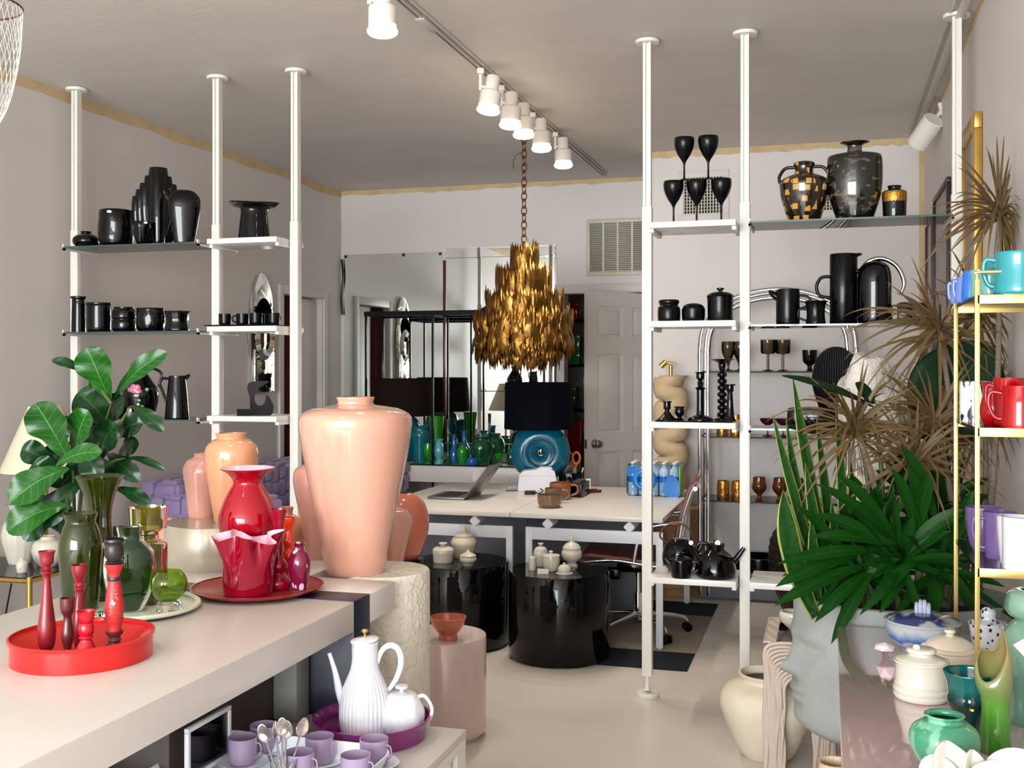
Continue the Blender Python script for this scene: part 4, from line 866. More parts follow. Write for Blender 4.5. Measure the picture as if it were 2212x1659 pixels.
# black ribbed ball vase behind
p, k = onT(258, 4.75, .66)
V('ribbed_ball_vase', 'round black ribbed vase behind the green glass', 'vase', p, k, [(18, 0), (30, 14), (41, 50), (40, 78), (28, 100), (14, 106), (14, 108)], 'black', mod=flute(20, .07))
tag(finish('pedestal', (lambda b: (lathe(b, [(0, 0), (.09, 0), (.09, .66), (0, .66)], 32), b)[1])(bmesh.new()), 'white', None, (p.x, p.y, 0)), 'white round pedestal under the black ribbed ball vase', 'pedestal')

# ---------------------------------------------------------------- fiddle leaf fig
FD = 3.38; k = FD/F; base = at_d(150, 1300, FD); base.z = 0; rz = TH
t = thing('potted_fig', 'fiddle leaf fig with big glossy leaves standing left behind the counter', 'plant', base, rz)
def PL(px, py, dd=0): # pixel in the plant's own frame
    q = at_d(px, py, FD+dd)-base; return Vector((q.x*c_+q.y*s_, -q.x*s_+q.y*c_, q.z))
bm = bmesh.new(); lathe(bm, [(0, 0), (.13, 0), (.17, .3), (.175, .32), (.16, .32), (.155, .28), (0, .28)], 40); finish('pot', bm, 'white', t)
bm = bmesh.new(); lathe(bm, [(0, .27), (.15, .285), (0, .29)], 24); finish('soil', bm, 'soil', t)
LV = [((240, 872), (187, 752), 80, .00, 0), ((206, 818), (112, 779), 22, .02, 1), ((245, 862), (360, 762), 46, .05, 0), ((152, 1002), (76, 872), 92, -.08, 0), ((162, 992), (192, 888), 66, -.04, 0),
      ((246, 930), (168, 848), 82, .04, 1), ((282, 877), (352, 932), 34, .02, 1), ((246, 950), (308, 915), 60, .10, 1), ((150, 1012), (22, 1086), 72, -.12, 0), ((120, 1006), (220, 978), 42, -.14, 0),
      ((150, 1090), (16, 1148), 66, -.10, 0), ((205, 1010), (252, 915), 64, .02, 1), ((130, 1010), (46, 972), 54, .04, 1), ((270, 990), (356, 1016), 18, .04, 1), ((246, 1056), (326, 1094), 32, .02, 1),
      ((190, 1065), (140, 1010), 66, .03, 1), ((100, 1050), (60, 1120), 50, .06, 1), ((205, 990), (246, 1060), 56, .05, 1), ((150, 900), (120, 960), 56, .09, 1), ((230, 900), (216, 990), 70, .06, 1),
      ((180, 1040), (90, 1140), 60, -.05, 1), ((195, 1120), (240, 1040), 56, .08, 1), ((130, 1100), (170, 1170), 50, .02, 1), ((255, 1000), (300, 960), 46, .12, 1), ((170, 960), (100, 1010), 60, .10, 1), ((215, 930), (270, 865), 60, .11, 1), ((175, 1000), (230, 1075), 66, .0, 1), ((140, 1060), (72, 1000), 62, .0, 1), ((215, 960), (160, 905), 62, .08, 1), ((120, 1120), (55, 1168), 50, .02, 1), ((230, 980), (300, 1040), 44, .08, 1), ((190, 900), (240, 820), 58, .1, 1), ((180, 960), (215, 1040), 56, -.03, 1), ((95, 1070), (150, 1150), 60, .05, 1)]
rr = random.Random(3)
for b_, tp, w_, dd, dk in LV:
    if dk == 0 or True:
        A, C = PL(*b_, dd+.02), PL(*tp, dd-.05); bm = bmesh.new()
        leaf(bm, A, C, w_*k, (rr.uniform(-.3, .3), -1, .35), (0, -.03+rr.uniform(-.02, .02), .03), 'fiddle', .18, 20, 10, .11)
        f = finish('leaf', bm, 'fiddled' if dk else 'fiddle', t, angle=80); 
bm = bmesh.new()
for pts in ([(0, 0, .28), PL(170, 1120), PL(200, 1000), PL(240, 872)], [(0, 0, .28), PL(160, 1100), PL(152, 1002)], [PL(200, 1000), PL(250, 930), PL(282, 877)], [PL(205, 1040), PL(240, 1000), PL(270, 990)], [PL(190, 1090), PL(220, 1060), PL(246, 1056)], [PL(240, 872), PL(222, 845), PL(206, 818)]):
    tube(bm, [tuple(q) for q in pts], [.006]*(len(pts)-1)+[.002], 8, 5)
finish('trunk', bm, 'stem', t)
# ---------------------------------------------------------------- bar cart, lamp, porcelain by the left wall
zc = .62; p, k = at_z(40, 1212, zc); D0 = k*F
t = thing('bar_cart', 'brass bar cart with a smoked glass top by the left wall', 'cart', (-3.78, 4.35, 0))
Lx, Ly = .30, .22
box('glass_top', -Lx, Lx, -Ly, Ly, zc-.012, zc-.004, 'smoke', t, 0)
for x in (-Lx, Lx):
    for y in (-Ly, Ly):
        bm = bmesh.new(); tube(bm, [(x, y, .09), (x, y, zc+.0)], .013, 12, 1)
        for z_ in (.2, .34, .48): lathe(bm, [(0, z_-.008), (.017, z_-.004), (.017, z_+.004), (0, z_+.008)], 12, ox=x, oy=y)
        finish('post', bm, 'brass', t)
bm = bmesh.new()
for q in (((-Lx, -Ly), (Lx, -Ly)), ((Lx, -Ly), (Lx, Ly)), ((Lx, Ly), (-Lx, Ly)), ((-Lx, Ly), (-Lx, -Ly))):
    for z_ in (zc-.018, .16): tube(bm, [(*q[0], z_), (*q[1], z_)], .011, 10, 1)
finish('rail', bm, 'brass', t); box('lower_shelf', -Lx, Lx, -Ly, Ly, .165, .172, 'smoke', t, 0)
for x in (-Lx-.03, Lx+.03):
    bm = bmesh.new(); tube(bm, [(x, Ly*.5+.15*math.cos(a*math.pi/16), .16+.15*math.sin(a*math.pi/16)) for a in range(33)], .009, 8, 1)
    for a in range(4): tube(bm, [(x, Ly*.5-.15*math.cos(a*math.pi/4), .16-.15*math.sin(a*math.pi/4)), (x, Ly*.5+.15*math.cos(a*math.pi/4), .16+.15*math.sin(a*math.pi/4))], .004, 6, 1)
    finish('wheel', bm, 'blackm', t)
for x, y in ((-Lx, -Ly), (Lx, -Ly)):
    bm = bmesh.new(); lathe(bm, [(0, 0), (.012, 0), (.03, .015), (.035, .045), (.02, .085), (0, .09)], 16, ox=x, oy=y); finish('caster', bm, 'blackm', t)
def cartp(px, Y): return at_Y(px, Y, zc-.004)
p, k = cartp(43, 4.44); V('fluted_urn', 'large white fluted urn with a petal rim on the bar cart', 'vase', p, k, [(22, 0), (24, 3), (32, 30), (38, 60), (32, 86), (20, 98), (16, 106), (22, 122), (28, 128)], 'cream', mod=flute(14, .06))
p, k = cartp(103, 4.42); V('round_vase', 'round white ribbed porcelain pot on the bar cart', 'vase', p, k, [(18, 0), (26, 10), (32, 32), (28, 50), (16, 58), (14, 62), (16, 64)], 'cream', mod=flute(18, .05))
p, k = cartp(47, 4.24); V('bud_vase', 'tiny white fluted vase at the front of the bar cart', 'vase', p, k, [(9, 0), (10, 2), (12, 16), (9, 24), (5, 28), (6, 32)], 'cream', mod=flute(10, .06))
p, k = at_Y(98, 4.56, 0); lp = Vector((p.x, 4.70, 0)); p, k = at_Y(98, 4.70, zc-.004)
t = thing('side_lamp', 'white lamp with a cream cone shade by the left wall', 'lamp', (p.x, p.y, 0), 0)
bm = bmesh.new(); lathe(bm, catmull([(.09, 0), (.09, .02), (.02, .05), (.014, .3), (.014, .9), (.02, 1.0), (.012, 1.1)], 3), 24); finish('stand', bm, 'brass', t)
zb, zt2 = H-(1017-HY)*k, H-(877-HY)*k; r0, r1 = 92*k, 34*k
bm = bmesh.new(); lathe(bm, [(r0-.004, zb), (r0, zb), (r1, zt2), (r1-.004, zt2)], 48); bmesh.ops.delete(bm, geom=[f for f in bm.faces if len(f.verts) > 4], context='FACES_ONLY'); finish('lamp_shade', bm, 'shadecr', t)
tubeo('cord', [(.0, -.05, .02), (-.1, -.1, .01), (-.22, -.3, .012)], .004, 'blackm', t)
p, k = at_Y(20, 4.05, 0)
tag(tubeo('lamp_cord', [at_Y(25, 4.08, .6)[0], at_Y(12, 4.08, .45)[0], at_Y(10, 4.08, .36)[0], at_Y(20, 4.08, .1)[0], at_Y(30, 4.08, .006)[0]], .004, 'blackm'), 'thin black cord hanging down in front of the bar cart', 'cord')
# torchere, sofa
p, k = at_Y(298, 6.3, 0); t = thing('torchere', 'black tapering torchere stand behind the fig', 'stand', p)
bm = bmesh.new(); lathe(bm, catmull([(.14, 0), (.14, .02), (.03, .06), (.018, .4), (.022, 1.0), (.035, 1.25), (.05, 1.28), (.05, 1.30)], 3), 28); finish('stem', bm, 'blackm', t)
t = thing('lavender_sofa', 'lavender velvet sofa with a woven padded back along the left wall', 'sofa', (-3.65, 6.95, 0))
box('seat', -.38, .45, -1.1, 1.1, .12, .42, 'lavender', t, .05); box('base', -.42, .42, -1.12, 1.12, 0, .12, 'blackm', t, .01)
def woven(name, x0, x1, y0, y1, z0, z1, root):    # basket weave pads over a padded core
    bm = bmesh.new(); bx(bm, x0, x1, y0, y1, z0, z1, .06, seg=4); s = .105
    ny, nz, nx = int((y1-y0)/s), int((z1-z0)/s), max(1, int((x1-x0)/s))
    for i in range(ny):
        for j in range(nz):
            if (i+j) % 2 == 0:
                y = y0+(i+.5)*(y1-y0)/ny; z = z0+(j+.5)*(z1-z0)/nz; bx(bm, x1-.02, x1+.018, y-s*.56, y+s*.56, z-s*.4, z+s*.4, .016)
            else:
                y = y0+(i+.5)*(y1-y0)/ny; z = z0+(j+.5)*(z1-z0)/nz; bx(bm, x1-.02, x1+.016, y-s*.4, y+s*.4, z-s*.56, z+s*.56, .016)
        for j in range(nx):
            y = y0+(i+.5)*(y1-y0)/ny; x = x0+(j+.5)*(x1-x0)/nx; q = (i+j) % 2; bx(bm, x-s*(.4+.15*q), x+s*(.4+.15*q), y-s*(.55-.15*q), y+s*(.55-.15*q), z1-.02, z1+.016, .014)
    for i in range(nx):
        for j in range(nz):
            x = x0+(i+.5)*(x1-x0)/nx; z = z0+(j+.5)*(z1-z0)/nz; q = (i+j) % 2; bx(bm, x-s*(.4+.15*q), x+s*(.4+.15*q), y0-.016, y0+.02, z-s*(.55-.15*q), z+s*(.55-.15*q), .014)
    return finish(name, bm, 'lavender', root)
woven('backrest', -.45, -.18, -1.12, 1.12, .12, .86, t); woven('armrest', -.42, .42, -1.2, -.92, .12, .78, t); woven('armrest', -.42, .42, .92, 1.2, .12, .84, t)
for Y, m_, lb, z_, sc in ((7.55, 'cushion', 'beige square cushion leaning on the lavender sofa', .62, .2), (7.2, 'plumcush', 'dark plum velvet cushion in front of the beige one', .58, .19)):
    bm = bmesh.new(); bmesh.ops.create_uvsphere(bm, u_segments=28, v_segments=18, radius=1)
    for v in bm.verts:
        x, y, z = v.co; q = (abs(y)**3+abs(z)**3)**(1/3) if (abs(y)+abs(z)) > 0 else 1; f = math.hypot(y, z)/q if q else 1
        v.co = Vector((x*.075, y*f*sc, z*f*sc))
    o = finish('cushion', bm, m_, None, (-3.68 if m_ == 'cushion' else -3.50, Y, z_+.03)); o.rotation_euler = (0, R(-18), R(10)); tag(o, lb, 'cushion')
# ---------------------------------------------------------------- tea things on the cube table
def onL(px, py): return at_z(px, py, Z6)
p, k = onL(803, 1590); V('round_bowl_tray', 'translucent purple round tray under the white coffee pot', 'tray', p, k, [(112, 0), (118, 2), (122, 30), (128, 40), (129, 44), (127, 45)], 'plum', wall=3, sm=2, seg=80)
zq = Z6+.0075
p, k = onL(788, 1590); p.z = zq; d = k*F
t = V('coffee_pot', 'tall white fluted coffee pot with a slim spout and a brass-knobbed lid', 'teapot', p, k, [(46, 0), (50, 3), (54, 30), (54, 62), (50, 90), (40, 116), (31, 138), (27, 162), (28, 188), (31, 200)], 'porcelain', E=True, seg=240, mod=flute(34, .04, .05, .85, .7), open_=False)
hdl(t, k, [(-44, 62), (-54, 92), (-62, 130), (-70, 158), (-76, 176)], [10, 9, 6.5, 5, 4.5], 'porcelain', 'spout')
hdl(t, k, [(27, 150), (36, 176), (54, 188), (72, 178), (78, 150), (68, 116), (50, 90)], [3, 4, 4.5, 4.5, 4.5, 4, 3], 'porcelain', 'handle', flat=1.5)
l = part('lid', t, k, [(31, 0), (29, 4), (14, 7), (3, 8)], 'porcelain', oz=200, mod=lambda a, t_, r, z: (r, z+.0035*math.cos(a)*(r/(31*k))))
bm = bmesh.new(); lathe(bm, [(a*k, b*k) for a, b in ((0, 0), (2.5, 0), (2.5, 9), (8, 13), (8, 16), (0, 19))], 20, oz=207*k); finish('knob', bm, 'brass', l)
p, k = onL(868, 1590); p.z = zq; k *= .94
t = V('teapot', 'small white teapot with a shell-ribbed body beside the coffee pot', 'teapot', p, k, [(34, 0), (42, 6), (52, 30), (52, 56), (42, 78), (36, 86)], 'porcelain', E=True, seg=80, open_=False, mod=lambda a, t_, r, z: (r*(1+.02*math.sin(z*900+3*math.cos(a*1.0)*4)*(abs(math.cos((a-4.9)/2))**6)), z))
l = part('lid', t, k, [(37, 0), (30, 6), (12, 9), (5, 11)], 'porcelain', oz=86); bm = bmesh.new(); lathe(bm, [(a*k, b*k) for a, b in ((0, 0), (5, 0), (5, 6), (15, 9), (15, 14), (0, 16))], 24, oz=96*k); finish('knob', bm, 'porcelain', l)
hdl(t, k, [(-44, 34), (-56, 50), (-62, 66)], [12, 7, 4.5], 'porcelain', 'spout'); hdl(t, k, [(34, 82), (52, 84), (68, 60), (66, 36), (48, 14)], 4.5, 'porcelain', 'handle', flat=1.6)
# white tray with cups and saucers
TX0, TX1, TY0, TY1 = -1.50, -1.005, 1.9, 2.46
t = thing('serving_tray', 'white plastic tray with rounded corners holding the lilac cups', 'tray', ((TX0+TX1)/2, (TY0+TY1)/2, Z6)); hx_, hy_ = (TX1-TX0)/2, (TY1-TY0)/2
bm = bmesh.new()
def rr_ring(a, b, r, z, n=8):
    out = []
    for cx_, cy_, s0 in ((a-r, b-r, 0), (-a+r, b-r, 90), (-a+r, -b+r, 180), (a-r, -b+r, 270)):
        for i in range(n+1): q = R(s0+90*i/n); out.append(bm.verts.new((cx_+r*math.cos(q), cy_+r*math.sin(q), z)))
    return out
rg = [rr_ring(hx_-.03, hy_-.03, .04, 0), rr_ring(hx_-.02, hy_-.02, .05, .004), rr_ring(hx_, hy_, .06, .05), rr_ring(hx_-.004, hy_-.004, .056, .05), rr_ring(hx_-.024, hy_-.024, .046, .007), rr_ring(hx_-.034, hy_-.034, .036, .004)]
for A, B in zip(rg, rg[1:]):
    for i in range(len(A)): bm.faces.new((A[i], A[(i+1) % len(A)], B[(i+1) % len(A)], B[i]))
bm.faces.new(rg[0][::-1]); bm.faces.new(rg[-1]); finish('tray_shell', bm, 'traywhite', t)
cups = [(524, 1650, 'lilac cup nearest the left end of the white tray', 1), (570, 1622, 'lilac cup at the back of the tray behind the spoons', 0), (690, 1648, 'lilac cup in the middle of the white tray', 1), (808, 1654, 'lilac cup nearest the right end of the white tray', 0), (646, 1685, 'lilac cup just right of the spoons at the front', 0), (768, 1692, 'lilac cup at the front right, cut by the photo edge', 0)]
c0 = s0 = None; zs = Z6+.008
for cx, cy, lb, ss in cups:
    p, k = at_z(cx, cy, zs); p.z = zs
    if s0 is None:
        s0 = V('saucer', 'x', 'saucer', p, k, [(26, 0), (28, 1), (44, 4), (54, 8), (54, 9)], 'traywhite', wall=1.5, sm=3, E=True, group='saucers on the white tray'); s = s0
    else: s = dup(s0, p, face(p))
    s['label'] = 'pale saucer under the '+lb
    q = p+Vector((0, 0, .0035))
    if c0 is None: c = c0 = cup(q, k, 31, 56, 'lilac', lb, 'lilac cups on the white tray', face(q)+R(-30), hr=11)
    else: c = dup(c0, q, face(q)+R(-35), lb)
# spoons in a glass
p, k = at_z(612, 1700, zs); t0 = None
gl = V('spoon_glass', 'clear tumbler holding the silver spoons', 'glass', p, k, [(22, 0), (24, 2), (28, 50), (29, 60)], 'clear', wall=1.5, sm=1)
for i, (dx, tz, hx2, lb) in enumerate(((-36, 118, -3, 'silver spoon leaning left, bowl facing out'), (-14, 122, -2, 'silver spoon seen edge-on beside the left one'), (-2, 126, 0, 'tallest silver spoon in the middle of the bunch'), (6, 118, 1, 'silver spoon half behind the tallest one'), (36, 122, 4, 'silver spoon leaning right'))):
    t = thing('teaspoon', lb, 'spoon', p+Vector((0, 0, .004)), face(p), 'silver spoons standing in the glass'); bm = bmesh.new()
    x1 = dx*k; z1 = tz*k; yy = (-6+3*i)*k
    a = Vector((hx2*k*1.5, yy, .004)); b = Vector((x1, yy, z1-.02)); dr = (b-a).normalized()
    tube(bm, [tuple(a), tuple(a.lerp(b, .4)), tuple(a.lerp(b, .8)), tuple(b)], [.0035, .0022, .0016, .002], 8, 3, 0, 1.4); finish('handle', bm, 'steel', t)
    bm = bmesh.new(); bmesh.ops.create_uvsphere(bm, u_segments=20, v_segments=12, radius=1)
    for v in bm.verts:
        x, y, z = v.co; v.co = Vector((x*.0145*(1-.25*z), (abs(y)*.35-.5*(1-x*x-z*z*.8))*.012*(-1 if y > -2 else 1), z*.022))
    o = finish('bowl', bm, 'steel', t, tuple(b+dr*.02)); o.rotation_euler = (0, math.atan2(dr.x, dr.z), R(60 if i == 1 else (i*7-10)))
# acrylic sign frame
t = thing('sign_holder', 'small white-edged clear sign holder at the left end of the tray', 'sign holder', (-1.425, 2.30, Z6+.0)); hh = .125; z0_ = .010
bm = bmesh.new()
for y0, y1, z0, z1 in ((-.095, .095, z0_+hh-.011, z0_+hh), (-.095, .095, z0_, z0_+.011), (-.095, -.084, z0_+.011, z0_+hh-.011), (.084, .095, z0_+.011, z0_+hh-.011)): bx(bm, -.006, .006, y0, y1, z0, z1, .002)
finish('frame', bm, 'plast', t); box('pane', -.0015, .0015, -.084, .084, z0_+.011, z0_+hh-.011, 'pane', t, 0)
# pink drum and salmon bowl
p = at_d(955, 1400, 4.68); p.z = 0; t = thing('pink_drum_table', 'pale pink laminate drum table on the floor behind the plaster column', 'table', p)
zd = .425; bm = bmesh.new(); lathe(bm, [(0, .02), (.17, .02), (.17, 0), (.165, 0)], 48); lathe(bm, [(0, .02), (.188, .02), (.190, .024), (.190, zd-.004), (.187, zd), (0, zd)], 96); finish('drum', bm, 'pinklam', t, angle=45)
p = at_d(968, 1368, 4.60); p.z = zd; k = 4.60/F; t = V('footed_bowl', 'salmon pink footed bowl on the pale pink drum', 'bowl', p, k, [(19, 0), (21, 1), (20, 12), (24, 16), (34, 30), (39, 46), (38.5, 48)], 'salmon', wall=2, E=True); sticker(t, k, -10, 22, -27, 4, 3, 'brownwood', 'label')
# ---------------------------------------------------------------- desks
ZD = .75
def desk(x0, x1, lb):
    t = thing('trestle_desk', lb, 'desk', ((x0+x1)/2, 6.67, 0)); W_ = (x1-x0)/2-.002; y0, y1 = -.74, .72
    box('desk_top', -W_, W_, y0, y1, ZD-.028, ZD, 'white', t, .002)
    for yy, nm in ((y0+.12, 'trestle'), (y1-.12, 'trestle')):
        bm = bmesh.new(); lw = .038
        bx(bm, -W_+.0605, W_-.0155, yy-.0115, yy+.0115, .585, .655, .001); finish('rail', bm, 'plast', t)
        for x in (-W_+.06, W_-.015-lw):
            bm = bmesh.new(); bx(bm, x, x+lw, yy-.0125, yy+.0125, .012, .656, .001); bx(bm, x+.01, x+lw-.01, yy-.008, yy+.008, 0, .012); finish('leg', bm, 'plast', t)
    for x in ((W_-.22,) if x0 < -2 else (-W_+.21, W_-.19)):
        bm = bmesh.new(); e = .034
        v = [bm.verts.new((x+a, y0+q, ZD-.062+b)) for q in (.03, .17) for a, b in ((0, e), (e, 0), (0, -e), (-e, 0))]
        for f in ((0, 3, 2, 1), (4, 5, 6, 7), (0, 1, 5, 4), (1, 2, 6, 5), (2, 3, 7, 6), (3, 0, 4, 7)): bm.faces.new([v[i] for i in f])
        bmesh.ops.bevel(bm, geom=bm.edges[:], offset=.004, segments=2, affect='EDGES'); finish('crossbar_end', bm, 'plast', t)
    return t
desk(-2.62, -1.735, 'white trestle desk on the left, under the laptop'); desk(-1.735, -.865, 'white trestle desk on the right, under the mugs and the water bottles')
t = thing('low_cabinet', 'dark grey metal cabinet in the shade under the desks', 'cabinet', (-1.75, 7.0, 0)); box('body', -.85, .62, -.2, .2, 0, .68, 'greym', t, .004); 
for x in (-.48, .26): box('cabinet_door', x-.36, x+.36, -.212, -.2, .02, .66, 'greym', t, .003)
# things on the desks
p, k = at_z(1003, 1081, ZD)
t = thing('laptop', 'open grey laptop seen from behind its tilted screen', 'laptop', (p.x, p.y+.165, ZD), 0)
box('base', -.245, 0, -.165, .165, .002, .016, 'laptop', t, .003); box('keyboard', -.20, -.06, -.14, .14, .0155, .0168, 'key', t, 0)
ang = R(36); o = box('screen_lid', -.005, .003, -.165, .165, 0, .245, 'laptop', t, .003, (.002, 0, .012)); o.rotation_euler = (0, ang, 0)
q = box('display', -.0062, -.005, -.155, .155, .012, .235, 'screen', o, 0)
for y in (-.14, .14):
    bm = bmesh.new(); tube(bm, [(.0, y-.02, 0), (.0, y+.02, 0)], .006, 8, 1); finish('hinge', bm, 'key', t, (.002, 0, .012))
# white label printer
p, k = at_z(1160, 1060, ZD); rz = face(p)
t = thing('label_printer', 'white desktop printer with a rounded lid in front of the teal lamp', 'printer', p, rz)
W_ = 42*k
ext('housing', [(-W_, 0), (W_*.98, 0), (W_*.98, 30*k), (W_*.9, 42*k), (W_*.7, 47*k), (W_*.1, 47*k), (-W_*.7, 43*k), (-W_*.9, 36*k)], -.04, .08, 'plast', t, .004)
ext('top_cover', [(W_*.0, 47*k), (W_*.8, 47*k), (W_*.72, 51*k), (W_*.2, 51*k)], -.03, .07, 'plast', t, .003)
box('seam', -W_*.9, W_*.95, -.0405, -.0395, 33*k, 33.8*k, 'track', t, 0)
p, k = at_z(1145, 1068, ZD); t = thing('power_adapter', 'small black adapter with a short cable in front of the printer', 'adapter', p, face(p)); box('body', -12*k, 12*k, -.02, .02, 0, 8*k, 'key', t, .004)
tubeo('cable', [(12*k, 0, .012), (20*k, .01, .006), (28*k, .02, .02), (22*k, .03, .035)], .004, 'key', t)
p, k = at_z(1106, 1060, ZD); t = thing('acrylic_box', 'clear acrylic box with pink cards on the desk left of the printer', 'box', p, face(p))
bm = bmesh.new(); a, b, h_ = 13*k, .035, 17*k
for q in ((-a, a, -b, b, 0, .003), (-a, a, -b, -b+.003, .003, h_), (-a, a, b-.003, b, .003, h_), (-a, -a+.003, -b+.003, b-.003, .003, h_), (a-.003, a, -b+.003, b-.003, .003, h_)): bx(bm, *q)
finish('box_walls', bm, 'pane', t, smooth=False); o = box('cards', -a*.8, a*.7, -b*.6, b*.6, .003, h_*.55, 'palepink', t)
def mug(px, py, lb, hw, h, m_, handle=True, prof=None, z=ZD, rot=0, group=None, side=1, nm='mug'):
    p, k = at_z(px, py, z); t = V(nm, lb, nm if nm in ('mug', 'bowl') else 'mug', p, k, prof or [(hw*.75, 0), (hw*.85, 2), (hw, h*.4), (hw, h)], m_, wall=1.8, sm=2, E=True, group=group)
    if handle: hdl(t, k, [(side*hw*.95, h*.85), (side*(hw+13), h*.8), (side*(hw+14), h*.4), (side*hw*.92, h*.2)], 2.6, m_)
    return t
mug(1187, 1096, 'brown stoneware bowl with straight sides, nearest of the desk cups', 26, 28, 'brownmug', False, [(19, 0), (20, 1), (26, 9), (26, 28)], nm='bowl')
mug(1195, 1086, 'brown straight mug just behind the brown bowl', 18, 32, 'brownmug', True)
mug(1210, 1078, 'larger caramel mug behind the brown ones', 23, 36, 'orangemug', True)
p, k = at_z(1246, 1074, ZD); t = thing('card_tray', 'black box-shaped card tray to the right of the caramel mug', 'tray', p, 0)
box('body', -.045, .035, -.02, .22, 0, .085, 'blackm', t, .003); box('cards', -.03, .02, 0, .18, .085, .1, 'brownp', t, .001)
p, k = at_z(1262, 1058, ZD); t = thing('sign_holder', 'small white sign stand behind the black card tray', 'sign holder', p, face(p))
bm = bmesh.new(); a, hh = 14*k, 24*k
for q in ((-a, a, hh-.012, hh), (-a, -a+.01, 0, hh-.012), (a-.01, a, 0, hh-.012)): bx(bm, q[0], q[1], -.004, .004, q[2], q[3], .001)
finish('frame', bm, 'plast', t)
p, k = at_z(1277, 1064, ZD); t = thing('pen_tray', 'dark brown pen tray at the back right of the desk', 'tray', p, face(p)+R(28)); bm = bmesh.new(); bx(bm, -.10, .06, -.03, .03, 0, .008, .003); bx(bm, -.10, .06, -.034, -.028, 0, .02, .002); bx(bm, -.10, .06, .028, .034, 0, .02, .002); finish('tray_body', bm, 'brownwood', t)
p, k = at_z(1200, 1052, ZD); p, k = at_z(1222, 1054, ZD); t = thing('file_box', 'smoky clear box standing behind the caramel mug', 'box', p, 0); box('box_body', -.04, .05, -.04, .04, 0, .11, 'smoke', t, .003)
p, k = at_z(1243, 1050, ZD); t = V('pen_cup', 'black pen cup with a white pen and scissors on the desk', 'cup', p, k, [(14, 0), (15, 30)], 'blackm', sm=1, E=True)
tubeo('pen', [(8*k, 0, 4*k), (13*k, 0, 26*k), (17*k, 0, 40*k)], .005, 'plast', t, sm=1)
s = thing('scissors', 'orange-handled scissors standing in the black pen cup', 'scissors', p+Vector((0, 0, .01)), face(p))
for sx, cx_, m_ in ((1, -14, 'orangemug'), (-1, 2, 'scis')):
    bm = bmesh.new(); tube(bm, [((cx_+8*math.cos(a*math.pi/10))*k, sx*.004, (58+12*math.sin(a*math.pi/10))*k) for a in range(21)], 2.2*k, 8, 1, close=True); tube(bm, [((cx_+2)*k, sx*.004, 47*k), (-1*k, 0, 34*k)], 2*k, 8, 1); finish('handle_loop', bm, m_, s)
    ext('blade', [(a*k, b*k) for a, b in ((-4*sx-2, 36), (2, 34), (3*sx, 4))], sx*.001, sx*.003, 'steel', s, 0)
# teal ring lamp
p, k = at_Y(1164, 7.24, ZD)
t = thing('ring_lamp', 'large teal disc lamp with a small hole and a navy drum shade on the desk', 'lamp', p, face(p))
prof = catmull([(7, 7), (9, 12), (18, 18), (27, 19.5), (31, 22.5), (44, 22), (57, 14), (64, 0), (57, -14), (44, -22), (31, -22.5), (27, -19.5), (18, -18), (9, -12), (7, -7)], 4)
bm = bmesh.new(); rings = []
for j in range(72):
    a = 2*math.pi*j/72; rings.append([bm.verts.new((r*k*math.cos(a), y*k, r*k*math.sin(a))) for r, y in prof])
for j in range(72):
    A, B = rings[j], rings[(j+1) % 72]
    for i in range(len(A)-1): bm.faces.new((A[i], A[i+1], B[i+1], B[i]))
    bm.faces.new((A[-1], A[0], B[0], B[-1]))
finish('lamp_body', bm, 'teal', t, (4*k, 0, 75*k), angle=60)
bm = bmesh.new(); lathe(bm, [(0, 0), (34*k, 0), (34*k, 6*k), (20*k, 14*k), (0, 16*k)], 40, None, .6); finish('base', bm, 'teal', t)
bm = bmesh.new(); tube(bm, [(2*k, 0, 134*k), (0, 0, 170*k)], .01, 8, 1); finish('neck', bm, 'brass', t)
def shade(root, k, z0, z1, r0, r1, m_, ox=0, lining='shadecr', z=0):
    bm = bmesh.new(); lathe(bm, [(r0*k, z0*k), (r1*k, z1*k), (r1*k-.004, z1*k), (r0*k-.004, z0*k), (r0*k, z0*k)], 64, ox=ox*k)
    bmesh.ops.delete(bm, geom=[f for f in bm.faces if len(f.verts) > 4], context='FACES_ONLY'); bmesh.ops.remove_doubles(bm, verts=bm.verts[:], dist=1e-5); o = finish('lamp_shade', bm, m_, root, angle=60)
    bm = bmesh.new()
    for a in range(3): tube(bm, [(ox*k, 0, z1*k-.01), (ox*k+r1*k*.98*math.cos(a*2.09), r1*k*.98*math.sin(a*2.09), z1*k-.01)], .003, 6, 1)
    finish('spider', bm, 'brass', root); return o
yb = HY+(H-ZD)/k; shade(t, k, yb-926, yb-826, 75, 73, 'shadebl')
# water bottles
p, k = at_z(1414, 1070, ZD)
t = thing('water_bottle_pack', 'shrink-wrapped pack of water bottles with a blue ring print on the desk', 'bottles', p, 0)
bp = [(.026, 0), (.031, .004), (.031, .03), (.029, .035), (.031, .04), (.031, .06), (.029, .065), (.031, .07), (.031, .14), (.026, .165), (.013, .19), (.013, .2)]
b0 = None
for i in range(5):
    for j in range(3):
        lo = (-.135+i*.067, j*.067-.03, .002)
        if b0 is None:
            bm = bmesh.new(); lathe(bm, [(0, 0)]+bp+[(0, .2)], 16); b0 = finish('bottle', bm, 'bottle', t, lo); bm = bmesh.new(); lathe(bm, [(0, .2), (.0145, .2), (.0145, .214), (0, .214)], 12); c = finish('cap', bm, 'plast', b0)
            bm = bmesh.new(); lathe(bm, [(.0316, .085), (.0316, .125)], 20); bmesh.ops.delete(bm, geom=[f for f in bm.faces if len(f.verts) > 4], context='FACES_ONLY'); lab_ = finish('bottle_label', bm, 'blueprint', b0)
        else:
            n_ = b0.copy(); COL.objects.link(n_); n_.location = lo
            for ch in b0.children: cc = ch.copy(); COL.objects.link(cc); cc.parent = n_
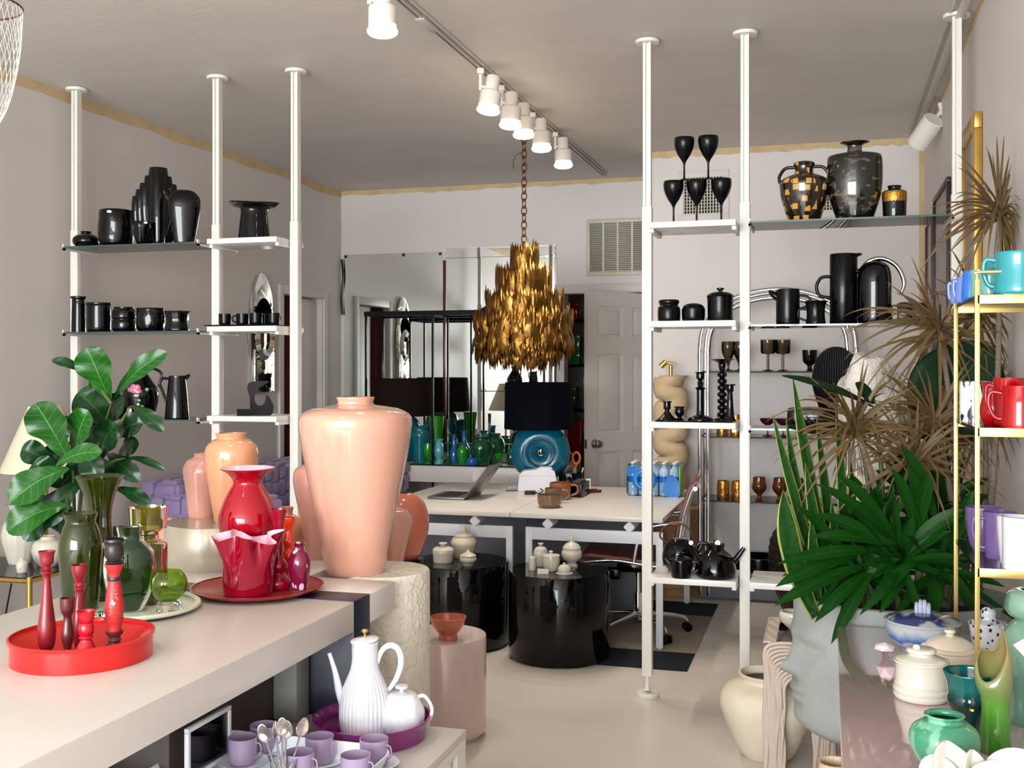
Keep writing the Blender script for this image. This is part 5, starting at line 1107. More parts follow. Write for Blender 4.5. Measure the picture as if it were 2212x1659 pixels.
bm = bmesh.new(); bx(bm, -.172, .172, -.068, .142, 0, .205, .025, seg=4)
for v in bm.verts: v.co += Vector((noise.noise(v.co*18), noise.noise(v.co*18+Vector((5, 0, 0))), 0))*.006
finish('shrink_wrap', bm, 'wrap', t, angle=20)
bm = bmesh.new()
for (x, sc, y) in ((-.055, 1, -.0715),):
    n = 40; ro, ri = .078, .042; A = []
    for j in range(n):
        a = 2*math.pi*j/n; A.append([bm.verts.new((x+r*math.cos(a), y, .105+r*.95*math.sin(a))) for r in (ro, ri)])
    for j in range(n): B = A[(j+1) % n]; bm.faces.new((A[j][0], B[0], B[1], A[j][1]))
solid(finish('blue_ring_print', bm, 'blueprint', t), .001)
ext('blue_print_band', [(.06, .03), (.1, .0), (.165, .005), (.165, .1), (.12, .14), (.08, .11)], -.072, -.070, 'blueprint', t, 0, sm=3)
ext('blue_print_band', [(-.165, .12), (-.12, .15), (-.1, .19), (-.165, .19)], -.072, -.070, 'blueprint', t, 0)
box('lime_print', .165, .1725, -.06, .13, .01, .19, 'limewrap', t, .001)
# ---------------------------------------------------------------- black drums and pots
def drumt(px, Y, lb):
    p, k = at_Y(px, Y, 0); t = thing('drum_table', lb, 'table', p); bm = bmesh.new()
    lathe(bm, [(0, .012), (.27, .012), (.276, .02), (.276, .466), (.272, .472), (0, .472)], 96); finish('drum', bm, 'drum', t, angle=40)
    bm = bmesh.new(); lathe(bm, [(0, 0), (.25, 0), (.25, .012), (0, .012)], 48); finish('plinth', bm, 'blackm', t); return p
drumt(1208, 5.77, 'black gloss drum table nearer the middle, in front of the right desk'); drumt(994, 5.88, 'black gloss drum table on the left, partly behind the pink drum')
zd = .472
def jar(px, Y, lb, prof, lid, m_='cream', mod=None, knob=None, nm='lidded_jar', lidmod=None):
    p, k = at_Y(px, Y, zd); t = V(nm, lb, 'jar', p, k, prof, m_, E=True, mod=mod); part('lid', t, k, lid, m_, oz=prof[-1][1], mod=lidmod); return t
fl = flute(22, .05)
jar(957, 5.80, 'round white lidded dish with ridges and a flat knob, left of the ribbed jar', [(20, 0), (21, 2), (22, 14), (23, 22), (22, 27)], [(23, 0), (18, 5), (7, 7), (4, 9), (9, 13), (9, 15)])
jar(1002, 5.98, 'tallest ribbed cream lidded jar with a pointed finial', [(18, 0), (20, 2), (26, 22), (28, 34), (22, 44), (20, 46)], [(21, 0), (22, 3), (12, 8), (4, 11), (5, 17), (4, 22), (0, 28)], 'bone', fl)
jar(1011, 5.76, 'small squat white lidded pot in front of the tall ribbed jar', [(11, 0), (12, 3), (18, 9), (18, 15), (15, 20)], [(18, 0), (15, 3), (6, 7), (3, 11), (0, 14)])
jar(1150, 5.72, 'tiny white shaker at the left of the right-hand group', [(8, 0), (8, 12), (7, 22)], [(8, 0), (7, 5), (2, 7), (0, 10)], nm='shaker')
jar(1168, 5.86, 'white tapering lidded jar behind the tiny shaker', [(13, 0), (14, 2), (16, 22), (15, 30), (13, 34)], [(14, 0), (10, 5), (3, 8), (6, 12), (6, 14)], mod=flute(12, .04))
jar(1190, 5.72, 'plain white sugar jar with a flat lid in the middle of the group', [(13, 0), (15, 3), (19, 18), (18, 32)], [(20, 0), (18, 3), (5, 5), (3, 7), (5, 10), (0, 12)])
jar(1235, 5.88, 'largest bulbous white lidded jar with a tall square finial', [(13, 0), (13, 3), (10, 8), (20, 18), (22, 30), (16, 40)], [(20, 0), (14, 8), (5, 13), (3, 15), (3, 22), (0, 23)], mod=flute(12, .04))
jar(1219, 5.66, 'small white domed butter dish at the front', [(18, 0), (18, 2), (10, 3)], [(14, 0), (14, 8), (9, 15), (3, 17), (3, 20), (0, 21)], mod=None, nm='butter_dish')
p, k = at_Y(1173, 5.62, zd); t = thing('price_card', 'small white folded price card on the right black drum', 'card', p, face(p)); ext('card', [(-12*k, 0), (12*k, 0), (12*k, 10*k), (-12*k, 11*k)], 0, .003, 'paper', t, 0)
# ---------------------------------------------------------------- console with coloured glass
ZC = .79
t = thing('console', 'long white console against the back wall under the mirrors', 'console', (-2.9, 8.35, 0)); box('console_top', -1.1, .95, -.2, .4, ZC-.13, ZC, 'white', t, .004)
bm = bmesh.new(); bx(bm, -1.1, -1.02, -.15, .35, 0, ZC-.13); bx(bm, .86, .94, -.15, .35, 0, ZC-.13); finish('side_panel', bm, 'white', t); box('paper_note', .21, .27, -.203, -.2, ZC-.11, ZC-.01, 'paper', t, 0)
def G(px, Y, lb, prof, m_, mod=None, nm='glass_vase', cat='vase', sm=3): p, k = at_Y(px, Y, ZC+.008); return V(nm, lb, cat, p, k, prof, m_, wall=1.5, sm=sm, mod=mod, seg=32)
t = thing('black_etagere', 'open black metal etagere frame in front of the mirrors', 'etagere', (-3.62, 8.19, 0)); Lr = 1.5
bm = bmesh.new()
for x in (0, .58, Lr):
    for y in (0, .36): bx(bm, x-.008, x+.008, y-.008, y+.008, 0 if x != 0 else ZC, 2.0)
finish('post', bm, 'blackm', t, smooth=False)
bm = bmesh.new()
for y in (0, .36): bx(bm, -.012, Lr+.012, y-.014, y+.014, 1.99, 2.03)
for x in (0, .58, Lr): bx(bm, x-.012, x+.012, 0, .36, 1.99, 2.03); 
finish('top_frame', bm, 'blackm', t, smooth=False)
for y in (0, .36): box('shelf_rail', -.01, Lr+.01, y-.008, y+.008, ZC+.0005, ZC+.0085, 'blackm', t, 0)
G(908, 8.3, 'tall teal glass vase with a flared rim, at the left of the console', [(13, 0), (15, 4), (18, 50), (19, 62), (15, 72), (18, 80)], 'tealg')
G(943, 8.42, 'tall straight kelly green glass vase behind the small aqua one', [(8, 0), (10, 4), (12, 50), (16, 94), (17, 98)], 'kelly')
G(925, 8.24, 'green glass goblet in front of the tall teal vase', [(9, 0), (8, 2), (2.5, 5), (3, 10), (9, 18), (11, 30), (10, 44)], 'kelly', nm='glass_goblet', cat='goblet')
G(948, 8.26, 'small aqua fluted glass vase with a waisted neck', [(11, 0), (9, 5), (6, 10), (11, 24), (9, 40), (7, 46), (11, 54)], 'aqua', flute(10, .07))
G(968, 8.3, 'tall slim green stick vase', [(10, 0), (11, 5), (5, 10), (3, 20), (3.5, 60), (3, 62), (4, 96)], 'emerald', sm=2)
G(981, 8.34, 'blue glass bottle with a flat rim', [(9, 0), (10, 5), (10, 26), (6, 36), (5.5, 60), (10, 62)], 'blueg', sm=2)
G(1003, 8.46, 'taller blue glass bottle behind the lime vase', [(10, 0), (12, 5), (12, 30), (5.5, 42), (5.5, 66), (11, 68)], 'blueg', sm=2)
G(999, 8.26, 'small bright green baluster vase', [(8, 0), (9, 3), (12, 24), (11, 34), (8, 38), (9, 42)], 'kelly')
G(1020, 8.22, 'small cobalt blue ball vase at the console edge', [(9, 0), (12, 5), (12, 12), (8, 16)], 'cobalt')
G(1040, 8.3, 'large dark green ginger jar vase', [(16, 0), (19, 8), (25, 32), (22, 48), (16, 54), (17, 61), (16, 62)], 'emerald')
G(1066, 8.44, 'second dark green ginger jar vase, right and behind', [(16, 0), (19, 8), (25, 34), (21, 52), (14, 58), (16, 64)], 'emerald')
G(1078, 8.22, 'small green glass compote at the right of the console', [(8, 0), (7, 2), (2, 4), (2, 12), (8, 18), (10, 26)], 'kelly', nm='glass_compote', cat='glass')
G(1104, 8.3, 'green bud vase half hidden by the teal lamp', [(8, 0), (9, 3), (10, 20), (6, 30), (7, 34)], 'emerald')
p, k = at_Y(868, 8.37, ZC+.009); t = thing('drum_shade_lamp', 'glass lamp with a wide dark brown shade at the left of the console', 'lamp', p, face(p))
part('lamp_body', t, k, [(20, 0), (24, 6), (38, 40), (42, 66), (34, 90), (14, 104), (8, 110)], 'tealg', sm=4); hdl(t, k, [(0, 108), (0, 150)], 2, 'brass', 'neck', sm=1)
yb = HY+(H-ZC)/k; shade(t, k, yb-900, yb-820, 67, 61, 'shadebr')
# chrome wall mirrors on the left wall
def wallm(px, py0, py1, lb, w0):
    X = XL+.03; u = (px-CX)/F; d = X/(u*c_-s_); Y = d*(c_+u*s_); k = d/F; z1 = H-(py0-HY)*k; z0 = H-(py1-HY)*k
    t = thing('sculptural_mirror', lb, 'mirror', (XL, Y, (z0+z1)/2), 0); hh = (z1-z0)/2
    for (zc, a, b) in ((hh*.68, .17, .2), (0.02, .20, .2)):
        bm = bmesh.new(); lathe(bm, [(0, .03), (a*.8, .03), (a, .012), (a*.95, 0), (0, 0)], 48, None, 1)
        for v in bm.verts: x, y, z = v.co; v.co = Vector((z, x, y*(1.5 if a < .18 else 1.7)))
        finish('oval_mirror', bm, 'mirror', t, (.01, 0, zc))
    bm = bmesh.new(); bx(bm, 0, .05, -.15, .15, -hh-.1, -.1, .01); finish('mirror_panel', bm, 'mirror', t)
    bm = bmesh.new(); lathe(bm, [(.08, .0), (.11, .025), (.14, 0)], 40)
    for v in bm.verts: x, y, z = v.co; v.co = Vector((z, x, y*1.2))
    bmesh.ops.delete(bm, geom=[f for f in bm.faces if len(f.verts) > 4], context='FACES_ONLY'); finish('oval_rim', bm, 'chrome', t, (.045, 0, -.02))
wallm(568, 633, 820, 'tall sculptural mirror of stacked ovals on the left wall', 0)
# squiggle lamp on a wooden drum
p, k = at_Y(1449, 7.66, 0); t = thing('wooden_drum', 'round tan wooden drum stand by the back wall', 'table', p); bm = bmesh.new(); lathe(bm, [(0, 0), (.20, 0), (.205, .006), (.205, .05), (.2, .055), (.205, .06), (.205, .594), (.2, .6), (0, .6)], 64); finish('drum', bm, 'woodt', t)
q = p.copy(); q.z = .6; t = thing('squiggle_lamp', 'tan plaster squiggle lamp with a tilted brass bulb holder', 'lamp', q, face(p))
zz = lambda y: H-(y-HY)*k-.6
pts = [(6, 1092, 30), (10, 1060, 30), (12, 1030, 31), (-6, 1000, 28), (-10, 985, 27), (-2, 955, 30), (14, 930, 28), (14, 905, 27), (-8, 885, 28), (-10, 868, 27), (8, 850, 28), (10, 835, 27), (-8, 815, 31), (0, 808, 33)]
pts = [(6, 1112, 30), (6, 1085, 30), (16, 1050, 31), (14, 1030, 30), (-8, 1005, 28), (-10, 985, 27), (14, 952, 29), (15, 925, 28), (-8, 895, 27), (-9, 880, 27), (12, 855, 29), (8, 838, 29), (-2, 822, 34), (0, 812, 34)]
bm = bmesh.new(); rr_ = []; yy = zz(811); nst = int(yy/.008)
for i in range(nst+1):
    z_ = yy*i/nst; y_ = HY+(H-.6-z_)/k; ph = 2*math.pi*(y_-834)/60; cx_ = -10.5*math.cos(ph); hw_ = 29-1.5*math.cos(2*ph)+(3 if i == nst else 0)
    rr_.append([bm.verts.new(((cx_+hw_*math.cos(a))*k, hw_*math.sin(a)*k, z_+.35*hw_*k*math.cos(a)*math.sin(ph)*(1 if i < nst-4 and i > 4 else 0))) for a in [2*math.pi*j/36 for j in range(36)]])
for A, B in zip(rr_, rr_[1:]):
    for j in range(36): bm.faces.new((A[j], A[(j+1) % 36], B[(j+1) % 36], B[j]))
bm.faces.new(rr_[0][::-1]); bm.faces.new(rr_[-1]); finish('lamp_body', bm, 'plaster', t, angle=60)
bm = bmesh.new(); tube(bm, [(0, 0, zz(812)), (0, 0, zz(790))], 4*k, 12, 1); tube(bm, [(4*k, 0, zz(786)), (-8*k, 0, zz(783)), (-14*k, 0, zz(787))], 3.4*k, 10, 1); tube(bm, [(-10*k, 0, zz(781)), (-22*k, 0, zz(792))], 6*k, 14, 1); finish('bulb_holder', bm, 'brass', t)
# rug and office chair
t = thing('floor_rug', 'dark banded rug with a taupe centre under the desk chair', 'rug', (-1.2, 6.48, 0)); 
box('dark_band', -.45, .50, -.83, -.48, 0, .006, 'rugd', t, .001); box('dark_band', -.45, .50, .45, .83, 0, .006, 'rugd', t, .001); box('centre_band', -.45, .5, -.48, .45, 0, .005, 'rugl', t, .001)
p, k = at_Y(1378, 6.38, .007); t = thing('office_chair', 'oxblood leather ribbed office chair with chrome frame at the desk', 'chair', p, R(4))
def ribpad(name, path, w_, th=.02):
    P = catmull(path, 8); bm = bmesh.new(); rows = []
    for i, (x, z) in enumerate(P):
        a = P[max(0, i-1)]; b = P[min(len(P)-1, i+1)]; n_ = Vector((-(b[1]-a[1]), 0, b[0]-a[0])).normalized(); bump_ = th*(.75+.25*abs(math.sin(i*math.pi/4)))
        rows.append([bm.verts.new(Vector((x, y, z))+n_*q) for y, q in ((-w_, -bump_*.3), (-w_, bump_*.6), (-w_*.9, bump_), (w_*.9, bump_), (w_, bump_*.6), (w_, -bump_*.3))])
    for A, B in zip(rows, rows[1:]):
        for j in range(6): bm.faces.new((A[j], A[(j+1) % 6], B[(j+1) % 6], B[j]))
    bm.faces.new(rows[0]); bm.faces.new(rows[-1][::-1]); return finish(name, bm, 'leather', t, angle=50)
seat = [(-.30, .46), (-.27, .485), (-.1, .475), (.08, .455), (.17, .455)]; back = [(.17, .455), (.235, .50), (.245, .60), (.275, .74), (.32, .88), (.36, .92)]
ribpad('seat', seat, .24); ribpad('backrest', back, .23)
for y in (-.245, .245): tubeo('side_frame', [(-.31, y, .445), (-.1, y, .465), (.12, y, .44), (.215, y, .46), (.25, y, .56), (.28, y, .72), (.325, y, .86), (.345, y, .885)], .012, 'chrome', t, 10, 5, 1.5)
tubeo('cross_tube', [(.345, -.26, .885), (.345, .26, .885)], .013, 'chrome', t, sm=1); tubeo('cross_tube', [(.0, -.24, .44), (.0, .24, .44)], .014, 'chrome', t, sm=1)
bm = bmesh.new(); bx(bm, -.12, .07, -.07, .07, .36, .44, .03); bx(bm, -.2, -.1, -.03, .03, .31, .38, .015); finish('mechanism', bm, 'blackm', t)
bm = bmesh.new(); tube(bm, [(0, 0, .1), (0, 0, .37)], .016, 14, 1); tube(bm, [(0, 0, .08), (0, 0, .24)], .028, 16, 1); finish('gas_column', bm, 'chrome', t)
for i in range(5):
    a = R(20+72*i); cx_, cy_ = math.cos(a), math.sin(a)
    l = tubeo('leg', [(0, 0, .115), (.14*cx_, .14*cy_, .105), (.27*cx_, .27*cy_, .085), (.3*cx_, .3*cy_, .06)], [.02, .016, .013, .012], 'chrome', t, 10, 4)
    bm = bmesh.new(); x, y = .3*cx_, .3*cy_
    for s in (-1, 1): tube(bm, [(x-cy_*s*.008, y+cx_*s*.008, .026), (x-cy_*s*.024, y+cx_*s*.024, .026)], .026, 16, 1)
    finish('caster', bm, 'blackm', l)
for y in (-.26, .26): tubeo('armrest', [(.27, y, .69), (.12, y, .67), (.04, y, .62), (.0, y, .46)], .011, 'chrome', t, 8, 5)
# ---------------------------------------------------------------- chrome arched etagere
p0, k = at_Y(1512, 7.45, 0); p1, _ = at_Y(1850, 7.45, 0); xc = (p0.x+p1.x)/2; hw = (p1.x-p0.x)/2
t = thing('chrome_etagere', 'chrome etagere with a double arched top and smoked glass shelves against the back wall', 'etagere', (xc, 7.45, 0))
ztop = H-(628-HY)*k; spring = H-(760-HY)*k
for nm, r_, y in (('arch_frame', hw, 0), ('arch_frame', hw-.055, 0), ('arch_frame', hw, .34)):
    pts = [(-r_, y, .02), (-r_, y, .6), (-r_, y, spring-.1)]+[(-r_*math.cos(a*math.pi/14), y, spring+(ztop-spring-(hw-r_))*math.sin(a*math.pi/14)**.8) for a in range(15)]+[(r_, y, spring-.1), (r_, y, .6), (r_, y, .02)]
    tubeo(nm, pts, .016, 'chrome', t, 10, 3)
SH = [(H-(802-HY)*k), (H-(942-HY)*k), (H-(1080-HY)*k), .20]
for i, z in enumerate(SH):
    g = bmesh.new(); bx(g, -hw+.02, hw-.02, .0, .34, z-.01, z); s = finish('glass_shelf', g, 'smoke', t, smooth=False)
    bm = bmesh.new(); tube(bm, [(-hw, 0, z-.005), (-hw, .34, z-.005)], .009, 8, 1); tube(bm, [(hw, 0, z-.005), (hw, .34, z-.005)], .009, 8, 1); bx(bm, -hw+.02, hw-.02, -.0035, -.0005, z-.0095, z+.0005); bx(bm, -hw+.02, hw-.02, .3405, .3435, z-.0095, z+.0005); finish('shelf_edge', bm, 'key', s)
box('base_rail', -hw, hw, -.01, .01, .02, .14, 'greym', t, .002); 
EY = 7.60
def E_(px, zi, lb, prof, m_, nm='goblet', cat='goblet', Y=EY, mod=None, wall=1.2, sm=2, group=None): p, kk = at_Y(px, Y, SH[zi]); return V(nm, lb, cat, p, kk, prof, m_, wall=wall, sm=sm, mod=mod, seg=28, group=group)
wg = [(13, 0), (11, 2), (3, 5), (4, 18), (12, 36), (15, 50), (14, 64)]
E_(1573, 0, 'smoky wine glass on the top etagere shelf, left of the shelving pole', wg, 'smoker', 'wine_glass', 'glass'); E_(1598, 0, 'smoky wine glass just right of the first, beside the shelving pole', wg, 'smoker', 'wine_glass', 'glass')
sg_ = [(13, 0), (11, 2), (3, 4), (3, 36), (14, 38), (16, 42), (16, 68)]
E_(1659, 0, 'smoky straight stemmed glass, left one of the pair on the top etagere shelf', sg_, 'smoker', 'stemmed_glass', 'glass', sm=1); E_(1691, 0, 'smoky straight stemmed glass, right one of the pair on the top etagere shelf', sg_, 'smoker', 'stemmed_glass', 'glass', sm=1)
E_(1749, 0, 'smoky green short-stemmed goblet beside the pleated fan vase', [(12, 0), (6, 3), (5, 12), (12, 18), (15, 24), (16, 46)], 'smokeg')
for px, lb in ((1560, 'gold ribbed tumbler, left one on the middle etagere shelf'), (1590, 'gold ribbed tumbler, right one on the middle etagere shelf')): E_(px, 1, lb, [(11, 0), (12, 3), (12, 40), (11, 44)], 'goldg', 'tumbler', 'tumbler')
for px, lb in ((1658, 'burgundy glass coupe on the middle etagere shelf, left one'), (1692, 'burgundy glass coupe on the middle etagere shelf, right one')): E_(px, 1, lb, [(12, 0), (10, 2), (2.5, 4), (2.5, 20), (12, 28), (17, 36), (17, 38)], 'coupe', 'coupe_glass', 'glass')
for px, lb in ((1562, 'amber tumbler, left one on the lower etagere shelf'), (1593, 'amber tumbler, right one beside the shelving pole')): E_(px, 2, lb, [(12, 0), (13, 2), (13, 34), (11, 38)], 'goldg', 'tumbler', 'tumbler')
ag = [(11, 0), (9, 2), (5, 6), (5, 12), (14, 22), (16, 32), (14, 38), (13, 50)]
for px, lb in ((1640, 'amber footed goblet just right of the shelving pole'), (1684, 'amber footed goblet in the middle of the row of three'), (1723, 'amber footed goblet nearest the snake plant')): E_(px, 2, lb, ag, 'amber', Y=7.55)
p, kk = at_Y(1640, 7.62, SH[3]); V('round_dish', 'wide round black dish on the bottom etagere shelf', 'dish', p, kk, [(48, 0), (50, 2), (52, 22), (51, 27), (46, 27)], 'blackm', wall=4, sm=1)
p, kk = at_Y(1728, 7.12, 0); V('ribbed_floor_vase', 'large dark floor vase with stacked notched ridges behind the snake plant', 'vase', p, kk, [(26, 0), (34, 8), (58, 80), (64, 130), (58, 170), (40, 200), (24, 206)], 'darkwood', seg=90, sm=8, wall=3,
  mod=lambda a, t_, r, z: (r*(1+.035*(math.sin(z*135) > 0)*(1 if t_ < .5 else 0)+.03*(1 if math.sin(a*18+.9*round(z*21)) > .2 else 0)*(1 if t_ < .5 else 0)), z))
# ---------------------------------------------------------------- frames on the right wall
def wframe(y0, y1, z0, z1, m_, lb, th=.03, fw=.05, inner='art'):
    t = thing('wall_picture', lb, 'picture', (XR, (y0+y1)/2, (z0+z1)/2)); a, h_ = (y1-y0)/2, (z1-z0)/2; bm = bmesh.new()
    for q in ((-a, a, h_-fw, h_), (-a, a, -h_, -h_+fw), (-a, -a+fw, -h_+fw, h_-fw), (a-fw, a, -h_+fw, h_-fw)): bx(bm, -th, -.002, q[0], q[1], q[2], q[3], .004)
    finish('frame', bm, m_, t); box('picture', -th*.5, -.002, -a+fw, a-fw, -h_+fw, h_-fw, inner, t, 0)
wframe(4.98, 5.52, 1.35, 2.66, 'goldframe', 'gilt-framed picture on the right wall beside the far shelving pole', .035, .07)
wframe(6.15, 6.95, 1.20, 2.58, 'frameb', 'dark-framed picture on the right wall behind the glass shelves', .03, .03)
wframe(7.05, 7.5, 1.25, 2.50, 'brownwood', 'brown-framed picture on the right wall nearest the back corner', .03, .03)
wframe(5.6, 6.05, 1.05, 1.75, 'goldframe', 'small gilt-framed picture low on the right wall behind the red-leaved plant', .03, .04)
# ---------------------------------------------------------------- pink table
t = thing('pink_table', 'long glossy pink lacquered table in the right foreground', 'table', (.32, 2.6, 0)); ZP = .75
box('table_top', -.293, .30, -1.35, 1.02, ZP-.06, ZP, 'pinktop', t, .003)
for x in (-.26, .24):
    for y in (-1.3, .9): box('leg', x, x+.05, y, y+.06, 0, ZP-.06, 'pinktop', t, .002)
def onP(px, py): return at_z(px, py, ZP)
p, k = onP(1993, 1402); t = V('blue_casserole', 'large round casserole with blue drip glaze and a ribbon-knotted lid', 'casserole', p, k, [(44, 0), (46, 4), (62, 14), (74, 34), (77, 56), (80, 62), (78, 64)], 'bluecass', E=True, open_=False, seg=64)
l = part('lid', t, k, [(76, 0), (60, 9), (34, 16), (0, 18)], 'bluelid', oz=63, seg=64)
bm = bmesh.new()
for x, z0 in ((-12, 0), (-4, 6), (4, 6), (12, 0)):
    tube(bm, [(x*k, -10*k, 15*k), (x*k, -12*k, (26+z0)*k), (x*k, 0, (34+z0)*k), (x*k, 12*k, (26+z0)*k), (x*k, 10*k, 15*k)], 4.6*k, 8, 4)
finish('lid_handle', bm, mat('pale_blue_handle_glaze', (164, 172, 188), .15, coat=.4), l, (0, 0, 63*k))
p, k = onP(2052, 1438); t = V('beige_casserole', 'beige lidded casserole with a small knob beside the blue one', 'casserole', p, k, [(50, 0), (54, 3), (58, 26), (57, 34), (59, 36)], 'bone', E=True, open_=False, seg=64, sm=2)
l = part('lid', t, k, [(59, 0), (59, 4), (50, 8), (46, 14), (26, 26), (10, 29), (8, 33)], 'bone', oz=36, seg=64, sm=2); bm = bmesh.new(); lathe(bm, [(a*k, b*k) for a, b in ((0, 0), (8, 0), (12, 5), (11, 10), (0, 12))], 24, oz=68*k); finish('knob', bm, 'bone', l)
hdl(t, k, [(-50, 30), (-66, 34), (-62, 22), (-50, 22)], 3, 'bone')
p, k = onP(1990, 1508); t = V('ringed_jar', 'cream lidded jar with rings round its base, at the middle of the pink table', 'jar', p, k, [(52, 0), (56, 3), (58, 10), (56, 13), (58, 18), (58, 24), (56, 27), (57, 34), (54, 38), (54, 76), (58, 80), (58, 84)], 'cream', E=True, open_=False, seg=64, sm=2)
l = part('lid', t, k, [(54, 0), (48, 4), (32, 9), (27, 11), (27, 14), (31, 17), (30, 22), (24, 25), (0, 26)], 'cream', oz=84, seg=64, sm=2); sticker(l, k, -10, 112, -10, 7, 5)
p, k = onP(2092, 1598); t = V('glazed_goblet', 'wavy teal glazed goblet with a small gold label', 'goblet', p, k, [(30, 0), (30, 6), (26, 16), (23, 30), (28, 46), (40, 70), (45, 86), (43, 102), (46, 122), (53, 144), (52, 148)], 'tealgob', E=True, seg=56, mod=lambda a, t_, r, z: (r*(1+.03*math.sin(a+1)*min(1, z/.1)), z))
sticker(t, k, 6, 78, -45, 5, 4, 'goldband', 'gold_label')
p, k = onP(2040, 1668); V('mint_jar', 'rounded mint green drip-glazed jar at the front of the pink table', 'jar', p, k, [(34, 0), (40, 4), (62, 36), (73, 66), (68, 92), (50, 108), (38, 112), (38, 120), (42, 124), (40, 126)], 'mint', wall=3)
p, k = onP(2150, 1625)
t = thing('calla_vase', 'leaf green calla lily shaped ceramic vase with a brown tip', 'vase', p, face(p))
bm = bmesh.new(); N = 56; P = catmull([(30, 0), (31, 8), (30, 50), (27, 90), (28, 112), (34, 140), (38, 170), (36, 200), (30, 215)], 5); rings = []
for i, (r, z) in enumerate(P):
    q = i/(len(P)-1); ring = []
    for j in range(N):
        a = 2*math.pi*j/N; w_ = max(0, (q-.55)/.45); tipf = max(0, math.cos(a-.5))**3
        rr_ = r*(1+.18*w_*math.cos(a-3.6)); zz_ = z+w_*(tipf*52-max(0, math.cos(a-4.2))**1.5*62)
        ring.append(bm.verts.new((rr_*k*math.cos(a)*(1-.35*w_*tipf), rr_*k*math.sin(a)*(1-.2*w_), zz_*k)))
    rings.append(ring)
for A, B in zip(rings, rings[1:]):
    for j in range(N): bm.faces.new((A[j], A[(j+1) % N], B[(j+1) % N], B[j]))
bm.faces.new(rings[0][::-1]); solid(finish('spathe', bm, 'callagreen', t, angle=70), .003)
p, k = onP(2236, 1560); V('gourd_vase', 'large celadon gourd vase cut by the right edge of the photo', 'vase', p, k, [(58, 0), (60, 6), (60, 80), (66, 150), (64, 190), (46, 214), (40, 222), (54, 232), (62, 252), (54, 276), (36, 286), (30, 284)], 'celadon', wall=3, seg=56)
p, k = onP(2135, 1432); t = V('speckled_jar', 'white jar with navy splatter glaze and a tall domed lid', 'jar', p, k, [(28, 0), (30, 4), (34, 40), (40, 84), (42, 86)], 'speck', E=True, open_=False, seg=48); part('lid', t, k, [(40, 0), (34, 4), (18, 8), (15, 14), (15, 26), (8, 34), (0, 35)], 'speck', oz=86)
p, k = onP(1912, 1408); bm = bmesh.new(); bmesh.ops.create_icosphere(bm, subdivisions=1, radius=1)
for v in bm.verts: v.co = Vector((v.co.x*24*k, v.co.y*20*k, (v.co.z+.85)*11*k))*(1+.25*noise.noise(v.co*3))
bmesh.ops.delete(bm, geom=[], context='VERTS'); tag(finish('folded_paper', bm, mat('pale_pink_paper', (226, 204, 206), .6), None, p, 0, smooth=False), 'small faceted pale pink folded paper by the blue casserole', 'paper')
p, k = onP(2100, 1490); t = thing('tiny_dish', 'tiny cream dish with small pale spoons beside the ringed jar', 'dish', p, face(p)); part('dish', t, k, [(24, 0), (26, 2), (30, 10), (30, 11)], 'bone', open_=True)
for x in (-14, 8): hdl(t, k, [(x, 6), (x+2, 30)], [5, 2], 'cream', 'spoon')
# cream calla-petal ceramic
p, k = onP(2075, 1730); t = thing('petal_vase', 'cream ceramic piece of curling calla petals in the bottom right corner', 'vase', p, face(p))
part('foot', t, k, [(40, 0), (44, 4), (36, 20), (30, 40)], 'cream')
for (x0, z0, x1, z1, w_, nx, bend) in ((0, 20, -30, 130, 96, .5, (-.01, -.03, .0)), (-10, 20, -66, 92, 80, -.3, (-.01, -.03, .01)), (20, 20, 22, 118, 70, .8, (0, -.02, 0)), (30, 20, 96, 96, 96, .2, (0, -.04, .0)), (50, 14, 150, 118, 100, -.2, (0, -.03, .02)), (70, 10, 130, 60, 80, .3, (0, -.05, 0))):
    bm = bmesh.new(); leaf(bm, (x0*k, 0, z0*k), (x1*k, -.01, z1*k), w_*k, (nx, -1, .5), bend, 'oval', .45, 14, 10); solid(finish('petal', bm, 'cream', t, angle=80), .004)
p, k = onP(2205, 1640); t = thing('leaf_dish', 'yellow-green dish under the cream petals at the bottom right', 'dish', (p.x, p.y-.12, ZP), 0); part('dish', t, k, [(30, 0), (34, 3), (46, 10), (48, 12)], mat('yellow_green_glaze', (180, 196, 90), .2, coat=.4), open_=True)
p = at_d(2208, 1400, 2.3); t = thing('standing_card', 'gold-edged white card at the right edge beside the celadon vase', 'card', (p.x, p.y, ZP), face(p)); k = 2.3/F
ext('card', [(-16*k, p.z-ZP+6*k), (14*k, p.z-ZP-24*k), (60*k, p.z-ZP+8*k), (30*k, p.z-ZP+40*k)], -.001, .001, 'paper', t, 0); ext('gold_edge', [(-18*k, p.z-ZP+6*k), (13*k, p.z-ZP-27*k), (15*k, p.z-ZP-24*k), (-15*k, p.z-ZP+6*k)], -.0015, .0012, 'brassp', t, 0); tubeo('stand_wire', [(30*k, .002, 0), (30*k, .002, p.z-ZP)], .0015, 'brassp', t, sm=1)

